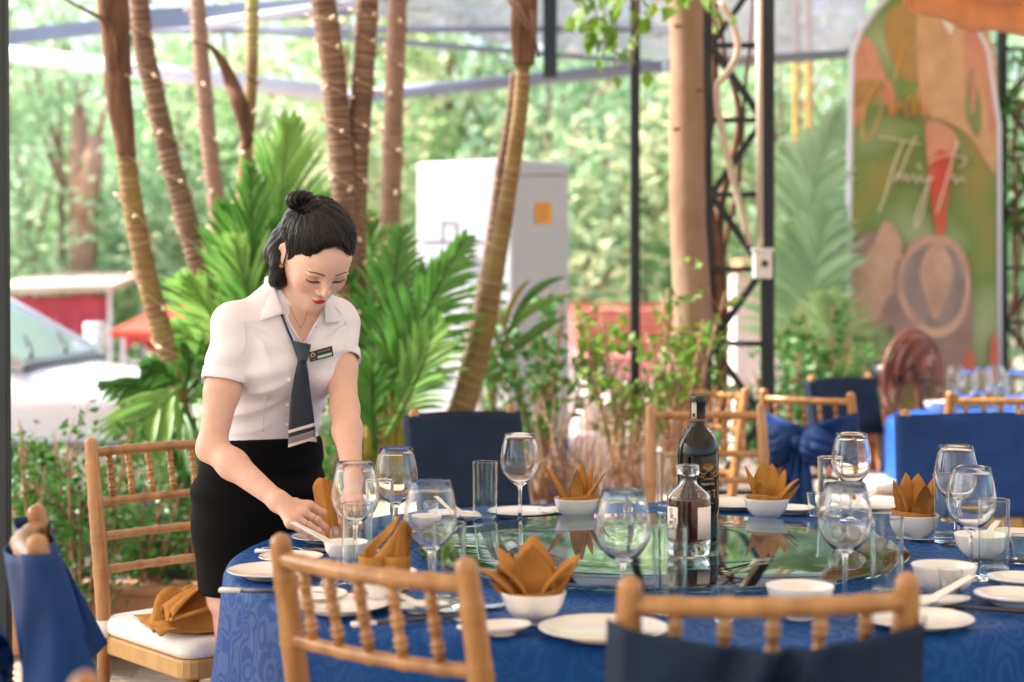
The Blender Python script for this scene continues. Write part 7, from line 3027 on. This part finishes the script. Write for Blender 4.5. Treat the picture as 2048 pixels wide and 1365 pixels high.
def leafquad(it, ib, ot, ob, name):
    q = MB()

    def fn(u, v):
        a_ = it.lerp(ib, v)
        b_ = ot.lerp(ob, v)
        return a_.lerp(b_, u) + Vector((0, -.005 * math.sin(PI * u) * (.3 + .7 * v) , 0))
    q.grid(fn, 7, 9)
    return q.build(name, 'shirt', shirt, solid=.0022, autos=40)


leafquad(P(542, 549, 3.685), S(569, 627, .010), S(530, 556, .004, 3.72), S(521, 642, .009), 'collar')
leafquad(P(649, 600, 3.69), S(651, 648, .009), P(664, 604, 3.725), S(681, 645, .008, 3.7), 'collar')
# collar band behind the neck
q = MB()
nax = (NT - NB) / np.linalg.norm(NT - NB)
x1 = np.cross(nax, FW); x1 /= np.linalg.norm(x1)
y1 = np.cross(nax, x1)


def bandf(u, v):
    a = PI * (-.62 + 1.24 * u)
    fwd = -y1 if y1 @ FW > 0 else y1
    c = NB + nax * (.018 + .028 * v)
    return Vector(c + (fwd * math.cos(a) + x1 * math.sin(a)) * (.060 - .003 * v))


q.grid(bandf, 24, 4); q.build('collar_band', 'shirt', shirt, solid=.003)
# placket edges, dart seam, buttons, pocket line
q = MB(); q.tube([S(569, 628), S(580, 650), S(593, 672), S(604, 690)], .0035, 6, flat=.5); q.build('placket', 'shirt', shirt)
q = MB(); q.tube([S(641, 630), S(631, 648), S(620, 668), S(610, 690)], .0035, 6, flat=.5); q.build('placket', 'shirt', shirt)
q = MB(); q.tube([S(535, 780, .001), S(529, 810, .001), S(526, 840, .001), S(524, 864, .001)], .0012, 5); q.build('dart_seam', 'shirt', shirt)
q = MB(); q.tube([S(487, 645, .0012), S(490, 670, .0012), S(491, 690, .0012), S(485, 708, .0012)], .0012, 5); q.build('armhole_seam', 'shirt', shirt)
q = MB(); q.tube([S(668, 612, .0012), S(684, 630, .0012), S(692, 650, .0012)], .0012, 5); q.build('armhole_seam', 'shirt', shirt)
for px, py in ((633, 652), (578, 760), (576, 810), (575, 850)):
    q = MB(); q.lathe([(0, .0022), (.003, .002), (.0045, .0008), (.0045, 0), (0, 0)], 14); bt_ = q.build('button', 'porcelain', shirt); bt_.location = S(px, py, .003); bt_.rotation_euler = (R(90), 0, 0)

# ---- skirt
WF = Field()


def skirt_f(p):
    z = p[:, 2]
    return torso(.0, .58, .985)(p) - (.007 + .007 * np.clip((z - .88) / .05, 0, 1))


WF.fn(skirt_f, (-.58, 3.85, .77), .4, .0)
WF.fn(lambda p: -.0035 * np.sin(p[:, 2] * 80 + (p[:, 0] - p[:, 1]) * 25 + 2 * np.sin(p[:, 2] * 21)) * np.exp(-((p[:, 2] - .83) / .07) ** 2) - .002 * np.sin(p[:, 2] * 45 + (p @ RT) * 30), (0, 0, 0), 9, 0, 'o')
WF.fn(lambda p: p[:, 2] - .952 - .05 * ((p - CB) @ FW - .05), (-.58, 3.85, .9), 9, .003, 'i')
WF.fn(lambda p: .59 - p[:, 2], (-.58, 3.85, .6), 9, .003, 'i')
wx, wq = polygonize(WF, v3(-.85, 3.6, .55), v3(-.3, 4.1, 1.0), .0045)
skirt = link('skirt', mesh_np('skirt', relax(wx, wq, 1, .4), [wq]), 'skirt', person)
for z_, nm in ((.602, 'hem_stitch'),):
    q = MB()
    ring_ = []
    for k in range(49):
        a = 2 * PI * k / 48
        ca, sa = math.cos(a), math.sin(a)
        c = v3(np.interp(z_, TZs, TCX), np.interp(z_, TZs, TCY), z_)
        ring_.append(Vector(c + RT * ca * (np.interp(z_, TZs, TA) + .0085) + FW * sa * (np.interp(z_, TZs, TB) + .0085)))
    q.tube(ring_, .0012, 4); q.build(nm, 'skirt', skirt)
for hp_ in (hipR, hipL):
    kn = hp_ + v3(0, 0, -.33) + FW * .02
    an = kn - FW * .03; an[2] = .06
    q = MB()
    q.tube([Vector(an - FW * .05), Vector(an - FW * .03 + UP * .005), Vector(an + FW * .05 - UP * .005), Vector(an + FW * .13 - UP * .01), Vector(an + FW * .165 - UP * .012)], [.02, .036, .040, .034, .012], 14, flat=.7)
    q.build('shoe', 'shoe', person)

# ---- tie
tie = empty('necktie'); tie.parent = person


def strip(rows, name, m_, parent, off=.006, th=.004, bulge=.004):
    """rows: (xl, xr, y_left, y_right)"""
    q = MB()
    n = len(rows)

    def fn(u, v):
        x_ = v * (n - 1)
        k = min(int(x_), n - 2)
        f = x_ - k
        a, b = rows[k], rows[k + 1]
        xl, xr, yl, yr = [a[i] * (1 - f) + b[i] * f for i in range(4)]
        px, py = xl + (xr - xl) * u, yl + (yr - yl) * u
        d = DT(py)
        return P(px, py, d - off - bulge * math.sin(PI * u))
    q.grid(fn, 9, (n - 1) * 6 + 1)
    return q.build(name, m_, parent, solid=th)


dk = {}
for yy in (684, 700, 722, 745, 770, 800, 830, 860, 900):
    dd_ = [march(SF, x_, min(yy, 855)) for x_ in (592, 604, 616)]
    dd_ = [x_ for x_ in dd_ if x_]
    dk[yy] = min(dd_) if dd_ else 3.64
ks = sorted(dk)
run = 9
for yy in ks:                       # it hangs free below the bust
    run = dk[yy] if yy <= 760 else min(run + .012, dk[yy])
    dk[yy] = run


def DT(py):
    return float(np.interp(py, ks, [dk[k] for k in ks]))


strip([(584, 621, 682, 689), (590, 618, 700, 704), (598, 612, 722, 724)], 'knot', 'tie', tie, .012, .006, .008)
strip([(597, 612, 720, 722), (590, 617, 752, 750), (583, 621, 790, 785), (579, 626, 830, 820), (577.5, 629, 861, 846)], 'blade', 'tie', tie, .007)
strip([(577.5, 629, 861, 846), (577, 630, 867, 852)], 'stripe', 'tie_stripe', tie, .0085)
strip([(577, 630, 867, 852), (577, 630.5, 876, 860)], 'stripe', 'tie', tie, .007)
strip([(577, 630.5, 876, 860), (577, 631, 888, 872)], 'stripe', 'tie_grey', tie, .0085)
strip([(577, 631, 888, 872), (577, 631, 895, 878)], 'stripe', 'tie_stripe', tie, .007)
strip([(612, 632, 872, 876), (614, 633, 882, 884)], 'rear_tail', 'tie_stripe', tie, -.006)
q = MB(); q.tube([S(562, 626, .004), S(568, 642, .004), S(576, 662, .004), P(586, 684, DT(684) - .012)], .0028, 6); q.build('neck_cord', 'tie', tie)

# ---- name badge
bd_ = empty('name_badge'); bd_.parent = person
bdm = march(SF, 642, 708) or 3.63
cor = [P(617, 705.5, bdm - .012), P(664, 692, bdm - .004), P(667, 712.5, bdm - .004), P(620.5, 724.5, bdm - .012)]
ux = (cor[1] - cor[0]).normalized(); uy = (cor[0] - cor[3]).normalized(); un = ux.cross(uy).normalized()
if un.y > 0:
    un = -un
q = MB(); q.poly([c for c in cor], .003, un); q.build('plate', 'badge', bd_, smooth=False)


def BD(u, v, o_=.0036):
    return (cor[0] * (1 - u) + cor[1] * u) * (1 - v) + (cor[3] * (1 - u) + cor[2] * u) * v + un * o_


q = MB(); q.poly([BD(.33, .60), BD(.93, .60), BD(.93, .86), BD(.33, .86)], .0006, un); q.build('title_plate', 'badge_plate', bd_, smooth=False)
q = MB(); q.tube([BD(.155 + .085 * math.cos(a), .42 + .22 * math.sin(a)) for a in [PI * (-.35 + 1.7 * k / 20) + PI for k in range(21)]][0:21], [.0004 + .0011 * math.sin(PI * k / 20) for k in range(21)], 5); q.build('emblem', 'badge_gold', bd_)
for k in range(3):
    q = MB(); q.tube([BD(.155 + (k - 1) * .03, .44), BD(.155 + (k - 1) * .045, .56)], .0006, 4); q.build('emblem_petal', 'badge_gold', bd_)
wv = lambda x0, x1, y, n: [BD(x0 + (x1 - x0) * i / n, y + (.05 if i % 2 else -.05)) for i in range(n + 1)]
q = MB(); q.tube(wv(.38, .88, .26, 22), .0005, 4); q.build('name_line', 'badge_gold', bd_)
q = MB(); q.tube(wv(.08, .25, .82, 10), .0003, 4); q.build('emblem_line', 'badge_gold', bd_)
q = MB(); q.tube(wv(.40, .86, .73, 22), .0003, 4); q.build('title_line', 'ink', bd_)

# ---- necklace and rings
def C(px, py, off=.001):
    d = march(HF, px, py)
    return P(px, py, (d or 3.66) - off)


q = MB(); q.tube([C(575, 606), C(583, 622), C(592, 640), C(600, 655), C(606, 650), C(611, 636), C(614, 622)], .0005, 4); q.build('necklace', 'gold', person)
q = MB(); q.lathe([(0, .002), (.0018, 0), (0, -.002)], 8); pd_ = q.build('pendant', 'gold', person); pd_.location = C(601, 656, .002)
for a, b, r_ in ((P(595, 1040, 3.465), P(619, 1052, 3.464), .0097), (P(609, 1027, 3.488), P(635, 1041, 3.490), .0099)):
    ax = (b - a).normalized()
    c = a.lerp(b, .74)
    x1 = ax.orthogonal().normalized(); y1 = ax.cross(x1)
    q = MB(); q.tube([c + (x1 * math.cos(t_) + y1 * math.sin(t_)) * r_ for t_ in [2 * PI * k / 24 for k in range(25)]], .0008, 5, cap=False); q.build('ring', 'gold', person)
